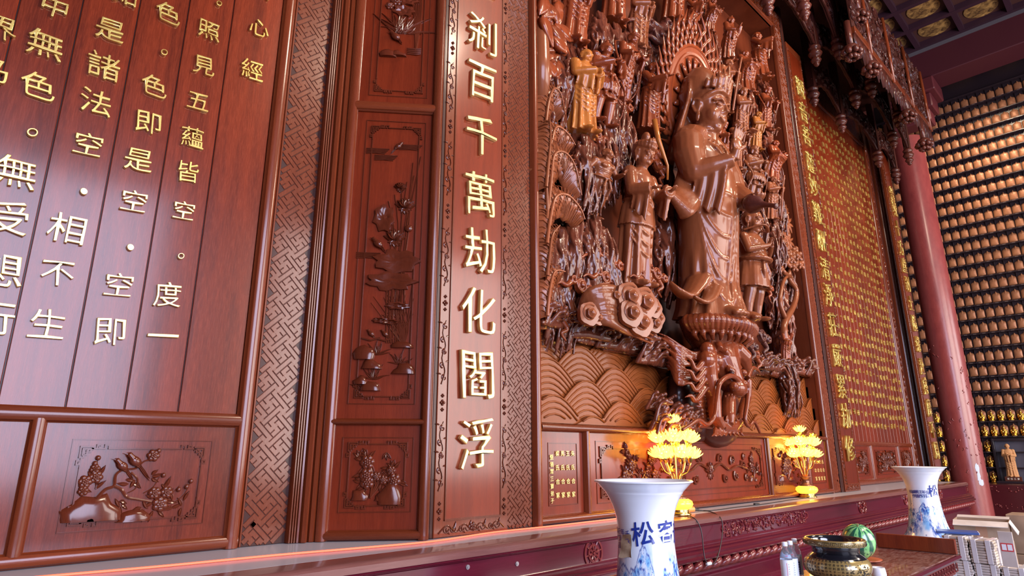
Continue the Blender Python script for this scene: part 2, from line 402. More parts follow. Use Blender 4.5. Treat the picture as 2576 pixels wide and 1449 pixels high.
def bouquet(mb, cx, cz, w, h, y, d=.018, seed=0, dens=1.0, rocks=True):
    """peony branch growing from a rock: stems, toothed leaves, blooms, buds"""
    r = random.Random(seed); s = min(w, h)
    if rocks:
        rockling(mb, cx-w*.30, cz-h*.46, w*.34, h*.22, y, d, seed); rockling(mb, cx+w*.08, cz-h*.47, w*.22, h*.12, y, d*.8, seed+1)
    heads = []
    for k in range(int(5*dens)):
        a = r.uniform(.15, .85) if k else .3; tx, tz = cx+w*(a-.5)*.95, cz+h*r.uniform(-.15, .42)
        vine(mb, [(cx-w*.1, cz-h*.42), (cx+(tx-cx)*.3+r.uniform(-.05, .05)*w, cz-h*.15), ((cx+tx)/2+r.uniform(-.08, .08)*w, (cz+tz)/2), (tx, tz)], (s*.022, s*.01), y, d*.3)
        heads.append((tx, tz))
    for k, (tx, tz) in enumerate(heads):
        R = s*(.15 if k % 2 == 0 else .10)
        for j in range(7):
            a = r.uniform(0, 6.28); leaf(mb, tx+math.cos(a)*R*.7, tz+math.sin(a)*R*.7, a, s*r.uniform(.13, .2), s*.075, y, d*.7, r.uniform(-.3, .3))
        bloom(mb, tx, tz, R, y-d*.15, d, 6, r.uniform(0, 1))
    for k in range(int(6*dens)):
        tx, tz = cx+w*r.uniform(-.46, .46), cz+h*r.uniform(-.4, .45); a = r.uniform(0, 6.28)
        for j in (-.6, 0, .6): leaf(mb, tx, tz, a+j, s*.15, s*.055, y, d*.6, .2)
def arabesque(mb, cx, cz, w, h, y, r=.007, d=.012, seed=1):
    """symmetric scrolling foliage around a central lotus"""
    for f in (1, -1):
        for (ox, oz, R, ang, sg) in ((.12, .24, .11, 3.6, -1), (.17, -.24, .10, 2.4, 1), (.27, .2, .12, 3.9, -1), (.30, -.2, .11, 2.2, 1), (.40, .05, .11, 3.3, -1), (.43, -.26, .08, 1.2, 1), (.42, .3, .07, 4.2, -1)):
            x, z = cx+f*ox*w, cz+oz*h; RR = R*h*1.25
            a = ang if f > 0 else PI-ang
            p = scroll(mb, x, z, RR, 1.25, a, sg*f, y, r, d*.5)
            leaf(mb, p[0], p[2], (1.2 if oz > 0 else -1.2) if f > 0 else (PI-1.2 if oz > 0 else PI+1.2), h*.16, h*.06, y, d, .3*f)
        vine(mb, [(cx+f*.03*w, cz), (cx+f*.12*w, cz+.12*h), (cx+f*.22*w, cz-.04*h), (cx+f*.33*w, cz+.06*h), (cx+f*.46*w, cz-.05*h)], (r*1.1, r*.8), y, d*.5)
    for k in range(7): leaf(mb, cx, cz-.1*h, PI*(.1+.8*k/6), h*.27, h*.1, y-d*.3*(1-abs(k-3)/4), d, 0)
    for k in range(5): leaf(mb, cx, cz-.08*h, -PI*(.2+.6*k/4), h*.2, h*.08, y, d*.8, 0)
    bloom(mb, cx, cz-.04*h, h*.09, y-d*.5, d, 6)
# ---------------------------------------------------------------- the room shell
def bw(mb, name, mat, parent, smooth=False, **t):
    o = mb.build(name, mat, parent, smooth, **t); o.location = -parent.location; return o
mb = MB().box(-3, 20.4, -9.5, 5.2, -.12, 0.0); fl = mb.build('floor', plain('grey_stone_floor', (.16, .15, .15), .35)); fl['kind'] = 'structure'
mb = MB().box(-3, 17.4, 4.15, 4.35, 0.0, 13.0).box(17.2, 17.4, 4.35, 5.2, 0, 13).box(17.4, 20.4, 5.0, 5.2, 0, 13); o = mb.build('wall_back', W_DARK); o['kind'] = 'structure'
mb = MB().box(20.25, 20.4, -9.5, 5.0, 0.0, 13.0); o = mb.build('wall_right', plain('dark_blue_black_paint', (.010, .008, .016), .6)); o['kind'] = 'structure'

# ---------------------------------------------------------------- gilded sutra board on the left
B1 = thing('sutra_board', 'wide plank board of large gilded sutra characters at far left', 'carved board', (.6, YL, ZS))
XS = [-1.02, -.76, -.505, -.25, .005, .261, .523, .776, 1.031, 1.345]
mb = MB().box(-1.1, 1.43, YL+.012, YL+.06, ZS, 6.4); bw(mb, 'backing_board', W_DARK, B1)
for a, b in zip(XS, XS[1:]):
    bw(MB().box(a+.0028, b-.0028, YL-.004, YL+.02, 1.80, 6.3, .003), 'plank', W_PLANK, B1)
mb = MB(); bar_v(mb, 1.345, 1.432, YL+.01, ZS+.003, 6.3, .055); mb.box(1.432, 1.444, YL-.02, YL+.02, ZS+.003, 6.3, .003); bw(mb, 'stile', W_FRAME, B1, 40)
mb = MB(); bar_h(mb, -1.1, 1.40, YL+.01, 1.745, 1.822, .05); bw(mb, 'rail', W_FRAMEX, B1, 40)
mb = MB(); bar_h(mb, -1.1, 1.42, YL+.01, ZS+.003, 1.165, .05); bw(mb, 'rail', W_FRAMEX, B1, 40)
for x0, x1 in ((.395, .465), (-.62, -.55)):
    mb = MB(); bar_v(mb, x0, x1, YL+.01, 1.150, 1.765, .047); bw(mb, 'muntin', W_FRAME, B1, 40)
for k, (x0, x1) in enumerate(((.462, 1.348), (-.55, .398))):
    bw(MB().box(x0, x1, YL-.002, YL+.02, 1.158, 1.752), 'dado_panel', W_PLANK, B1)
    mb = MB(); y = YL-.002; cx, cz = (x0+x1)/2, 1.452
    inner_line(mb, cx-.325, cx+.325, 1.237, 1.668, y, .005, .005); key_frame(mb, cx-.288, cx+.288, 1.268, 1.634, y, .0085, .006, .006)
    if k == 0:
        # two birds on a flowering branch above rocks
        r_ = random.Random(5); Q = lambda px, py: tuple(aY(px, py, YL)[i] for i in (0, 2))
        V = lambda *p: [Q(*q) for q in p]
        vine(mb, V((235, 1262), (262, 1232), (285, 1222), (290, 1195), (308, 1182), (340, 1178), (362, 1160), (385, 1158)), (.010, .004), y, .006)
        vine(mb, V((285, 1222), (305, 1232), (318, 1250), (345, 1256), (380, 1262)), (.009, .006), y, .005)
        vine(mb, V((328, 1188), (345, 1205), (340, 1228), (320, 1240)), (.006, .003), y, .004)
        for a in ((440, 1262, 478, 1212), (400, 1250, 450, 1222), (240, 1230, 246, 1155), (360, 1240, 400, 1200)):
            vine(mb, V(a[:2], ((a[0]+a[2])/2+4, (a[1]+a[3])/2+5), a[2:]), (.004, .003), y, .003)
        for px, py in ((246, 1152), (238, 1166), (479, 1210), (468, 1224), (448, 1231), (398, 1134), (410, 1195)):
            q = Q(px, py); mb.ball((q[0], y-.010, q[1]), (.012, .010, .013), 9, 7)
        for px, py, R in ((213, 1212, .034), (240, 1200, .034), (238, 1180, .026), (385, 1146, .034), (388, 1240, .034), (418, 1238, .034), (402, 1268, .042), (208, 1235, .026)):
            q = Q(px, py); bloom(mb, *q, R, y-.003, .017, 6, R*90)
        for k2 in range(54):
            px, py = r_.choice([(218, 1215), (238, 1188), (400, 1255), (410, 1228), (440, 1265), (285, 1275), (390, 1200), (330, 1222), (350, 1290), (395, 1290)])
            px += r_.uniform(-22, 22); py += r_.uniform(-17, 17); q = Q(px, py)
            leaf(mb, *q, r_.uniform(0, 6.28), r_.uniform(.035, .06), .02, y, .012, r_.uniform(-.3, .3))
        for a in ((188, 1278, .26, .125), (335, 1302, .17, .055), (225, 1298, .12, .05)):
            q = Q(a[0]+38 if a[0] < 200 else a[0], 1306); rockling(mb, q[0], q[1]-.01, a[2], a[3], y, .026, a[0])
        q = Q(306, 1172); bird(mb, *q, .10, y-.004, 1, .9); q = Q(338, 1160); bird(mb, *q, .115, y-.006, 1, 1.1)
    else: bouquet(mb, cx, cz, .48, .30, y, .02, 4)
    bw(mb, 'relief_carving', W_CARVE, B1, 45)
CH = [(650, 75, '心', .155), (632, 178, '經', .165), (655, -25, '密', .16),
      (548, 13, '。', .12), (523, 80, '照', .15), (510, 168, '見', .15), (496, 258, '五', .155), (482, 348, '蘊', .15), (472, 435, '皆', .15), (460, 531, '空', .14), (452, 647, '。', .12), (420, 742, '度', .165), (407, 845, '一', .155), (560, -70, '時', .15),
      (421, 37, '色', .155), (410, 136, '。', .13), (386, 220, '色', .155), (371, 312, '即', .165), (347, 406, '是', .165), (335, 507, '空', .155), (324, 624, '•', .16), (297, 717, '空', .16), (275, 836, '即', .175), (440, -55, '異', .155),
      (312, -10, '如', .15), (276, 80, '是', .165), (260, 170, '諸', .18), (240, 260, '法', .17), (220, 365, '空', .16), (207, 484, '•', .16), (167, 577, '相', .19), (144, 690, '不', .165), (118, 815, '生', .175),
      (136, 20, '中', .15), (113, 115, '無', .18), (95, 220, '色', .17), (79, 338, '。', .16), (40, 435, '無', .19), (18, 550, '受', .20), (0, 680, '想', .20), (-18, 800, '行', .19),
      (0, 75, '界', .16), (-20, 180, '乃', .16)]
for px, py, ch, s in CH:
    p = aY(px, py, YL)
    s2 = s*.84
    put_char(ch, p.x-B1.location.x, -.004, p.z-ZS, s2 if ch not in '一' else s, .020, B1, GOLD2 if py > 450 else GOLD)

# ---------------------------------------------------------------- key-fret strip and ribbed pilaster beside it
def fret_strip(x0, x1, z0, z1, y, label, u=.024, side=.006, dpt=.04):
    t = thing('fretwork_strip', label, 'carved panel', ((x0+x1)/2, y, z0))
    bw(MB().box(x0, x1, y, y+dpt, z0+.003, z1), 'base_board', W_DARK, t)
    mb = MB(); fretwork(mb, x0+.004, x1-.004, z0+.008, z1, y, u, .0048); bw(mb, 'key_fret', W_FRAME, t)
    return t
fret_strip(1.446, 1.700, ZS, 6.0, YL-.004, 'broad key-fret strip right of the gilded sutra board', .031)
t = thing('ribbed_pilaster', 'ribbed and rounded wooden pilaster left of the flower-carved door panel', 'pilaster', (1.78, YL, ZS))
mb = MB(); bar_v(mb, 1.700, 1.868, YL+.02, ZS+.003, 6.3, .115, RIBS); bw(mb, 'ribbed_moulding', W_FRAME, t, 35)

# ---------------------------------------------------------------- canted carved door panel
CA = math.radians(-37.594); CW = .672
D1 = thing('carved_door_panel', 'tall canted door panel carved with lotus pond above a peony', 'carved panel', (1.864, 3.678, ZS), CA)
h0 = lambda z: z-ZS
MB().box(.0, CW, 0, .045, .003, h0(6.2)).build('panel_board', W_PLANK2, D1)
for x0, x1 in ((-.004, .074), (.604, .676)):
    mb = MB(); bar_v(mb, x0, x1, .0, .003, h0(6.2), .045); mb.build('stile', W_FRAME, D1, 40)
for z0, z1 in ((.003, .062), (h0(1.775), h0(1.815)), (h0(3.985), h0(4.065))):
    mb = MB(); bar_h(mb, .04, .640, .0, z0, z1, .043); mb.build('rail', W_FRAMEX, D1, 40)
mb = MB(); inner_line(mb, .125, .560, h0(1.256), h0(1.698), 0, .006, .005); key_frame(mb, .163, .523, h0(1.285), h0(1.668), 0, .0085, .006, .006)
bouquet(mb, .345, h0(1.478), .32, .33, 0, .024, 8, 1.4)
rockling(mb, .43, h0(1.30), .16, .15, 0, .03, 3)
mb.build('relief_carving', W_CARVE, D1, 45)
mb = MB(); inner_line(mb, .139, .558, h0(1.907), h0(3.918), 0, .006, .005); key_frame(mb, .178, .525, h0(1.945), h0(3.872), 0, .0085, .006, .006)
r_ = random.Random(3)
# lotus pond: stems, round leaves, blooms, seed head, kingfisher, rocks, grasses, ducks, cloud bands
for k in range(9):
    x = .36+.014*k; vine(mb, [(x, h0(2.30)), (x+r_.uniform(-.03, .03), h0(2.7)), (x+.02*r_.uniform(-1, 1), h0(3.05)), (x+r_.uniform(-.06, .08), h0(3.25+.05*k))], (.005, .004), 0, .004)
def lotus_leaf(x, z, w, h, sd):
    rr = random.Random(sd); n = 22; a = np.arange(n)*2*PI/n; j = 1+.16*np.sin(a*7+sd)+.05*np.array([rr.uniform(-1, 1) for _ in a]); R = []
    for s, d in ((1, 0), (.96, .018), (.7, .022), (.35, .010), (.05, .016)):
        R.append(np.stack([x+w*.5*s*j*np.cos(a), np.full(n, -d)-.006*np.sin(a*2+sd)*s, z+h*.5*s*j*np.sin(a)], 1))
    mb.rings(R)
for a in ((.40, h0(2.86), .30, .17, 1), (.37, h0(2.72), .32, .13, 2), (.30, h0(3.17), .14, .20, 3), (.42, h0(2.55), .16, .05, 4), (.31, h0(2.45), .10, .035, 5), (.38, h0(2.44), .12, .035, 6)): lotus_leaf(*a)
def lotus(x, z, R):
    for rng, rr, hh in ((np.linspace(.12, .88, 7), 1.0, .020), (np.linspace(.25, .75, 4), .82, .030), (np.linspace(-.9, -.1, 5), .6, .016)):
        for q in rng: leaf(mb, x, z-R*.1, PI*q, R*rr, R*.5, 0 if hh < .03 else -.012, hh, 0)
lotus(.38, h0(3.02), .085); lotus(.44, h0(3.26), .08); lotus(.40, h0(3.40), .05)
mb.ball((.47, -.014, h0(3.10)), (.028, .014, .026), 10, 6)
bird(mb, .27, h0(2.98), .12, -.004, 1, .5); bird(mb, .37, h0(3.72), .09, 0, -1, .8)
for x, z in ((.22, h0(3.66)), (.28, h0(3.61)), (.45, h0(3.70)), (.20, h0(2.88))):
    for k in range(4): mb.tube([(x-.07, -.004, z+.012*k), (x, -.008, z+.010*k+.004), (x+.06+.01*k, -.004, z+.012*k)], .0045, 5)
for k in range(26):
    x = r_.uniform(.36, .50); vine(mb, [(.47, h0(2.28)), (x, h0(2.42)), (x+r_.uniform(-.16, .05), h0(2.48+r_.uniform(0, .22)))], (.005, .0015), 0, .005)
for x, z, w, h, s in ((.22, h0(2.19), .15, .10, 1), (.27, h0(2.13), .13, .07, 2), (.21, h0(2.03), .10, .06, 3), (.28, h0(1.99), .14, .07, 4), (.48, h0(2.10), .15, .07, 5), (.46, h0(2.27), .15, .05, 6)): rockling(mb, x, z, w, h, 0, .03, s)
for x in (.26, .35): bird(mb, x, h0(2.36), .075, -.002, 1, .3); mb.tube([(x-.06, -.004, h0(2.33)), (x, -.01, h0(2.315)), (x+.06, -.004, h0(2.335))], .006, 6)
for cx, cz in ((.30, h0(2.22)), (.29, h0(2.06)), (.22, h0(1.99)), (.45, h0(2.16))):
    for k in range(9): leaf(mb, cx, cz, PI*(.08+.1*k), r_.uniform(.06, .12), .012, 0, .01, r_.uniform(-.3, .3))
mb.build('relief_carving', W_CARVE, D1, 45)
mb = MB(); inner_line(mb, .141, .556, h0(4.125), h0(6.1), 0, .006, .005); key_frame(mb, .180, .523, h0(4.16), h0(6.05), 0, .0085, .006, .006)
for k in range(7): lotus_leaf(.36+.03*math.sin(k*2), h0(4.86+.1*k), .16, .10, k+9)
for x, z, w, h, s in ((.26, h0(4.45), .14, .07, 1), (.33, h0(4.46), .12, .05, 2)): rockling(mb, x, z, w, h, 0, .03, s)
bird(mb, .31, h0(4.62), .13, -.004, 1, .4)
for k in range(30): leaf(mb, .30+.01*k % .12, h0(4.66), PI*(.1+.8*r_.random()), r_.uniform(.08, .26), .02, 0, .014, r_.uniform(-.4, .4))
for k in range(6): vine(mb, [(.46, h0(4.50)), (.44+.01*k, h0(4.8)), (.38+.02*k, h0(5.2))], (.006, .004), 0, .004)
for k in range(4): mb.tube([(.40, -.004, h0(4.49+.015*k)), (.47, -.010, h0(4.485+.015*k)), (.50, -.004, h0(4.495+.015*k))], .006, 5)
bloom(mb, .30, h0(4.95), .05, 0, .02); bloom(mb, .25, h0(4.90), .035, 0, .02)
mb.build('relief_carving', W_CARVE, D1, 45)
t = thing('corner_post', 'narrow dark post between the canted door panel and the couplet board', 'post', (2.41, 3.31, ZS))
bw(MB().box(2.408, 2.436, 3.275, 3.40, ZS+.003, 6.5, .004), 'post_body', W_DARK, t)

# ---------------------------------------------------------------- couplet boards
def couplet(name, label, x0, x1, y, z1, chars, size, gold, scroll_u=1.0, z0=ZS):
    t = thing(name, label, 'couplet board', ((x0+x1)/2, y, z0))
    w = x1-x0; b = w*.135
    bw(MB().box(x0, x1, y, y+.05, z0+.003, z1, .004), 'board', W_FRAME, t)
    mb = MB(); ix0, ix1, iz0 = x0+b, x1-b*.85, z0+.105
    for a in ((ix0, iz0, ix1, iz0), (ix1, iz0, ix1, z1-.14), (ix1, z1-.14, ix0, z1-.14), (ix0, z1-.14, ix0, iz0)): rib(mb, *a, .012, y, .010)
    bw(mb, 'inner_moulding', W_FRAME, t, 40)
    bw(MB().box(ix0+.006, ix1-.006, y-.004, y, iz0+.006, z1-.146), 'field_panel', W_PLANK2, t)
    mb = MB(); r = .0048*scroll_u
    def sc_seg(cx, za, zb):
        n = max(2, int((zb-za)/.085)); s = 1
        for k in range(n):
            z = za+(zb-za)*(k+.5)/n; sc_x = cx+s*b*.10
            scroll(mb, sc_x, z, b*.27, 1.1, (PI/2 if s > 0 else -PI/2), s, y, r, .002); 
            leaf(mb, cx-s*b*.2, z+.02, 1.2*s+PI/2, b*.4, b*.14, y, .006, .2*s); s = -s
        vine(mb, [(cx+(b*.16 if k % 2 else -b*.16), za+(zb-za)*k/n) for k in range(n+1)], r*1.1, y, .003)
        bloom(mb, cx, (za+zb)/2, b*.22, y, .010, 5)
    for cx in (x0+b*.48, x1-b*.43):
        z = z0+.16
        while z < z1-.2:
            bloom(mb, cx, z, b*.25, y, .014, 4); bloom(mb, cx, z+.045, b*.16, y, .012, 4); bloom(mb, cx, z-.045, b*.16, y, .012, 4)
            sc_seg(cx, z+.12, min(z+.55, z1-.1)); z += .67
    cx = (x0+x1)/2; n = 8
    for k in range(n):
        x = x0+w*(.1+.8*(k+.5)/n); scroll(mb, x, z0+.05, .026, 1.1, PI*(k % 2), 1 if k % 2 else -1, y, r, .002)
        leaf(mb, x, z0+.05, 1.0 if k % 2 else -1.0, .045, .016, y, .008, .2)
    bloom(mb, cx, z0+.052, .03, y, .016, 5)
    vine(mb, [(x0+w*(.06+.88*k/n), z0+.05+(.022 if k % 2 else -.022)) for k in range(n+1)], r, y, .003)
    bw(mb, 'scroll_border', W_CARVE, t, 45)
    for ch, px, py in chars:
        p = aY(px, py, y)
        o = put_char(ch, cx+(.004) - t.location.x, -.002, p.z-z0, size, .034, t, gold); o.scale = (.93, 1, 1.0)
    return t
couplet('couplet_board', 'tall couplet board of large gilded characters left of the niche', 2.437, 3.066, 3.27, 6.6,
        [('塵', 1208, -60), ('剎', 1208, 88), ('百', 1212, 212), ('千', 1208, 345), ('萬', 1203, 492), ('劫', 1198, 632), ('化', 1198, 785), ('閻', 1196, 943), ('浮', 1190, 1117)], .335, GOLD2)
couplet('couplet_board', 'tall gilded couplet board close to the right of the niche', 9.40, 9.99, 3.27, 8.25,
        list(zip('觀音菩薩妙難酬清淨莊嚴累劫修', [2007, 2014, 2024, 2032, 2041, 2050, 2060, 2068, 2078, 2089, 2100, 2110, 2120, 2128], [220, 281, 342, 408, 467, 535, 605, 675, 742, 817, 895, 972, 1047, 1128])), .36, GOLD, 1.4)
couplet('couplet_board', 'rightmost gilded couplet board, beside the red column', 14.90, 15.47, 3.47, 8.6,
        list(zip('普現十方塵剎土隨緣赴感靡不周', [2235, 2241, 2249, 2259, 2266, 2275, 2285, 2293, 2302, 2310, 2320, 2330, 2338, 2348], [483, 520, 570, 620, 664, 711, 761, 811, 864, 920, 970, 1025, 1081, 1133])), .36, GOLD, 1.6)
t = fret_strip(3.078, 3.336, ZS, 6.4, YN+.004, 'narrow key-fret strip between the left couplet board and the niche frame', .026)

# ---------------------------------------------------------------- the niche: frame, recess, dado
NX0, NX1, NZ0, NZ1, NB = 3.425, 8.97, 1.825, 8.33, 3.66
F1 = thing('niche_frame', 'large rectangular wooden niche frame around the carved statues', 'niche', (6.2, YN, ZS))
mb = MB()
for x0, x1, z0, z1 in ((NX0-.02, NX1+.02, NZ0-.02, NZ1+.02),): mb.box(x0, x1, NB, NB+.06, z0, z1)
mb.box(NX1, NX1+.05, YN+.01, NB+.02, NZ0, NZ1+.03); mb.box(NX0-.05, NX0, YN+.01, NB+.02, NZ0, NZ1+.03)
mb.box(NX0-.04, NX1+.04, YN+.01, NB+.02, NZ1, NZ1+.05); mb.box(NX0, NX1, YN+.01, NB+.02, NZ0-.04, NZ0)
bw(mb, 'recess_lining', wood('niche_lining', (.075, .014, .006), (.19, .040, .014), .38, .35, var=.6, coat=.35), F1)
mb = MB(); bar_v(mb, 3.345, 3.428, YN+.03, ZS+.003, 8.42, .07); bw(mb, 'stile', W_FRAME, F1, 40)
mb = MB(); bar_v(mb, 8.965, 9.02, YN+.03, ZS+.003, 8.42, .06); bw(mb, 'stile', W_FRAME, F1, 40)
mb = MB(); bar_h(mb, 3.35, 9.02, YN+.03, 8.33, 8.40, .06); bw(mb, 'head_rail', W_FRAMEX, F1, 40)
mb = MB(); bar_h(mb, 3.42, 8.97, YN+.03, 1.765, 1.828, .065); bw(mb, 'rail', W_FRAMEX, F1, 40)
mb = MB(); bar_h(mb, 3.40, 8.98, YN+.03, ZS+.003, 1.160, .065); bw(mb, 'rail', W_FRAMEX, F1, 40)
for x0, x1 in ((3.932, 3.992), (7.175, 7.33-.075), (8.27, 8.345)):
    mb = MB(); bar_v(mb, x0, x1, YN+.03, 1.15, 1.775, .058); bw(mb, 'muntin', W_FRAME, F1, 40)
y = YN+.02
for k, (x0, x1) in enumerate(((3.428, 3.935), (3.99, 7.177), (7.253, 8.272), (8.343, 8.968))):
    bw(MB().box(x0, x1, y, y+.03, 1.152, 1.770), 'dado_panel', W_PLANK2, F1)
    mb = MB()
    if k == 0: inner_line(mb, 3.530, 3.860, 1.225, 1.680, y, .006, .005)
    elif k == 1:
        inner_line(mb, 4.10, 7.10, 1.215, 1.700, y, .007, .006); key_frame(mb, 4.15, 7.04, 1.255, 1.655, y, .0125, .008, .007)
        arabesque(mb, 5.90, 1.455, 1.75, .40, y, .013, .022)
        bouquet(mb, 4.72, 1.46, .75, .36, y, .03, 12, 1.6, False); bouquet(mb, 6.85, 1.46, .3, .32, y, .03, 13, .8)
    elif k == 2:
        inner_line(mb, 7.33, 8.19, 1.215, 1.700, y, .007, .006); key_frame(mb, 7.38, 8.14, 1.255, 1.655, y, .012, .008, .007); bouquet(mb, 7.76, 1.46, .6, .36, y, .03, 21, 1.8)
    else: inner_line(mb, 8.43, 8.88, 1.235, 1.68, y, .007, .006)
    bw(mb, 'relief_carving', W_CARVE, F1, 45)
# donor names on the small panel: four columns of names and the dedication
colx = [(1733, '朱'), (1712, '王')]
for cx, nm in ((3.805, '朱'), (3.745, '王'), (3.685, '馬'), (3.625, '梁')):
    for z, ch in zip((1.602, 1.498, 1.396, 1.298), nm+'氏合家'): put_char(ch, cx-6.2, y-YN-.002, z-ZS, .041, .008, F1, GOLD2)
for k, ch in enumerate('暨領眾三寶弟子'): put_char(ch, 3.560-6.2, y-YN-.002, 1.575-.0525*k-ZS, .038, .008, F1, GOLD2)
for j, cx in enumerate((8.83, 8.74, 8.65, 8.56)):
    for k, ch in enumerate('李張陳黃'[j]+'氏合家'): put_char(ch, cx-6.2, y-YN-.002, 1.60-.103*k-ZS, .050, .008, F1, GOLD2)
t = fret_strip(9.022, 9.30, ZS, 8.40, YN+.002, 'tall key-fret strip along the right edge of the niche', .030)
t = thing('fretwork_strip', 'key-fret strip along the top of the niche, under the eaves', 'carved panel', (6.2, YN, 8.41))
bw(MB().box(3.3, 9.30, YN, YN+.04, 8.41, 8.72), 'base_board', W_FRAMEX, t); mb = MB(); fretwork(mb, 6.4, 9.3, 8.415, 8.715, YN, .030, .0075); bw(mb, 'key_fret', W_FRAME, t, 50)
t = thing('corner_post', 'dark square post left of the right couplet board', 'post', (9.35, YN, ZS))
bw(MB().box(9.302, 9.395, YN-.015, YN+.3, ZS+.003, 8.9, .006), 'post_body', W_DARK, t)

# ---------------------------------------------------------------- right sutra board of small characters
B2 = thing('sutra_board', 'board covered in small gilded characters right of the niche', 'carved board', (12.2, YL, ZS))
bw(MB().box(9.9, 14.65, YL+.012, YL+.06, ZS, 9.4), 'backing_board', W_DARK, B2)
tx0, tx1, ncol = 9.95, 14.56, 24
cw = (tx1-tx0)/ncol
for k in range(ncol): bw(MB().box(tx0+cw*k+.004, tx0+cw*(k+1)-.004, YL-.004, YL+.02, 1.80, 8.36, .003), 'plank', W_PLANK2, B2)
mb = MB(); bar_v(mb, 14.57, 14.66, YL+.01, ZS+.003, 9.0, .06); bw(mb, 'stile', W_FRAME, B2, 40)
mb = MB(); bar_h(mb, 9.9, 14.6, YL+.01, 1.725, 1.805, .05); bw(mb, 'rail', W_FRAMEX, B2, 40)
mb = MB(); bar_h(mb, 9.9, 14.6, YL+.01, 8.36, 8.45, .06); bw(mb, 'rail', W_FRAMEX, B2, 40)
mb = MB(); bar_h(mb, 9.9, 14.6, YL+.01, ZS+.003, 1.19, .05); bw(mb, 'rail', W_FRAMEX, B2, 40)
bw(MB().box(9.9, 14.6, YL-.004, YL+.02, 8.45, 9.3), 'head_board', W_FRAMEX, B2)
for x in (12.16, 13.70): 
    mb = MB(); bar_v(mb, x-.05, x+.05, YL+.01, 1.18, 1.74, .047); bw(mb, 'muntin', W_FRAME, B2, 40)
for k, (x0, x1) in enumerate(((10.6, 12.11), (12.21, 13.65), (13.75, 14.57))):
    bw(MB().box(x0, x1, YL-.002, YL+.02, 1.185, 1.73), 'dado_panel', W_PLANK2, B2)
    mb = MB(); cx = (x0+x1)/2; w = (x1-x0)*.78; y = YL-.002
    inner_line(mb, cx-w/2, cx+w/2, 1.245, 1.665, y, .008, .008); key_frame(mb, cx-w/2+.05, cx+w/2-.05, 1.285, 1.63, y, .012, .010, .010)
    bouquet(mb, cx+(.3 if k == 0 else 0), 1.46, w*.75 if k else .6, .34, y, .035, 30+k, 2.2)
    if k == 1: arabesque(mb, cx, 1.46, 1.05, .34, y, .014, .03)
    bw(mb, 'relief_carving', W_CARVE, B2, 45)
SUTRA = ('南無喝囉怛那哆囉夜耶。南無阿唎耶。婆盧羯帝爍缽囉耶。菩提薩埵婆耶。摩訶薩埵婆耶。摩訶迦盧尼迦耶。唵。薩皤囉罰曳。數怛那怛寫。南無悉吉慄埵伊蒙阿唎耶。婆盧吉帝室佛囉愣馱婆。'
         '南無那囉謹墀。醯利摩訶皤哆沙咩。薩婆阿他豆輸朋。阿逝孕。薩婆薩哆那摩婆薩哆那摩婆伽。摩罰特豆。怛姪他。唵阿婆盧醯。盧迦帝。迦羅帝。夷醯唎。摩訶菩提薩埵。薩婆薩婆。摩囉摩囉。'
         '摩醯摩醯唎馱孕。俱盧俱盧羯蒙。度盧度盧罰闍耶帝。摩訶罰闍耶帝。陀囉陀囉。地唎尼。室佛囉耶。遮囉遮囉。摩麼罰摩囉。穆帝隸。伊醯伊醯。室那室那。阿囉參佛囉舍利。罰沙罰參。佛囉舍耶。')
cand = []
nrow = 33; z_hi, z_lo = 8.05, 2.10; i = 0
for c in range(ncol-1, -1, -1):
    for r in range(nrow):
        ch = SUTRA[i % len(SUTRA)]; i += 1
        x = tx0+cw*(c+.5); z = z_hi-(z_hi-z_lo)*r/(nrow-1)
        if x < 10.85 + .13*(z-1.8)*0: continue
        cand.append((ch, x, z))
cand.sort(key=lambda q: (q[1]**2+q[2]**2*.6))
rest = MB(); GS = .090; rj = random.Random(6)
for k, (ch, x, z) in enumerate(cand):
    me = glyph(ch, GS, .016, GOLD, bold=.004, bev=.012); x += rj.uniform(-.014, .014); z += rj.uniform(-.02, .02)
    if k < 100: link_mesh('gilded_character', me, B2, (x-12.2, -.005, z-ZS), scale=(1.05, 1, 1))
    else:
        n = len(me.vertices); co = np.zeros(n*3); me.vertices.foreach_get('co', co); co = co.reshape(-1, 3)*(1.05, 1, 1)+(x, YL-.005, z)
        rest.add(co, [tuple(p.vertices) for p in me.polygons])
o = rest.build('gilded_character_field', GOLD, B2, fixn=False); o.location = -B2.location; o['kind'] = 'stuff'
t = thing('fretwork_strip', 'narrow flower-carved strip right of the small-character board', 'carved panel', (14.85, YL, ZS))
bw(MB().box(14.66, 15.03, YL-.01, YL+.04, ZS+.003, 9.2), 'base_board', W_SHADE, t); mb = MB()
for k in range(34):
    z = 1.25+.21*k; s = 1 if k % 2 else -1; scroll(mb, 14.845+s*.03, z, .09, 1.1, s*PI/2, s, YL-.01, .014, .003); leaf(mb, 14.845, z+.1, PI/2+s*.6, .16, .07, YL-.01, .02, .2)
bw(mb, 'scroll_carving', W_CARVE, t, 45)
t = thing('ribbed_pilaster', 'ribbed pilaster right of the small-character board', 'pilaster', (15.3, YL, ZS))
mb = MB(); bar_v(mb, 15.03, 15.62, YL+.05, ZS+.003, 9.3, .16, RIBS); bw(mb, 'ribbed_moulding', W_FRAME, t, 35)
t = thing('wall_panel', 'dark wooden boarding between the far pilaster and the red column', 'panelling', (16.6, YL, ZS))
bw(MB().box(15.62, 16.9, YL+.02, YL+.08, ZS+.003, 9.4), 'boarding', W_DARK, t)
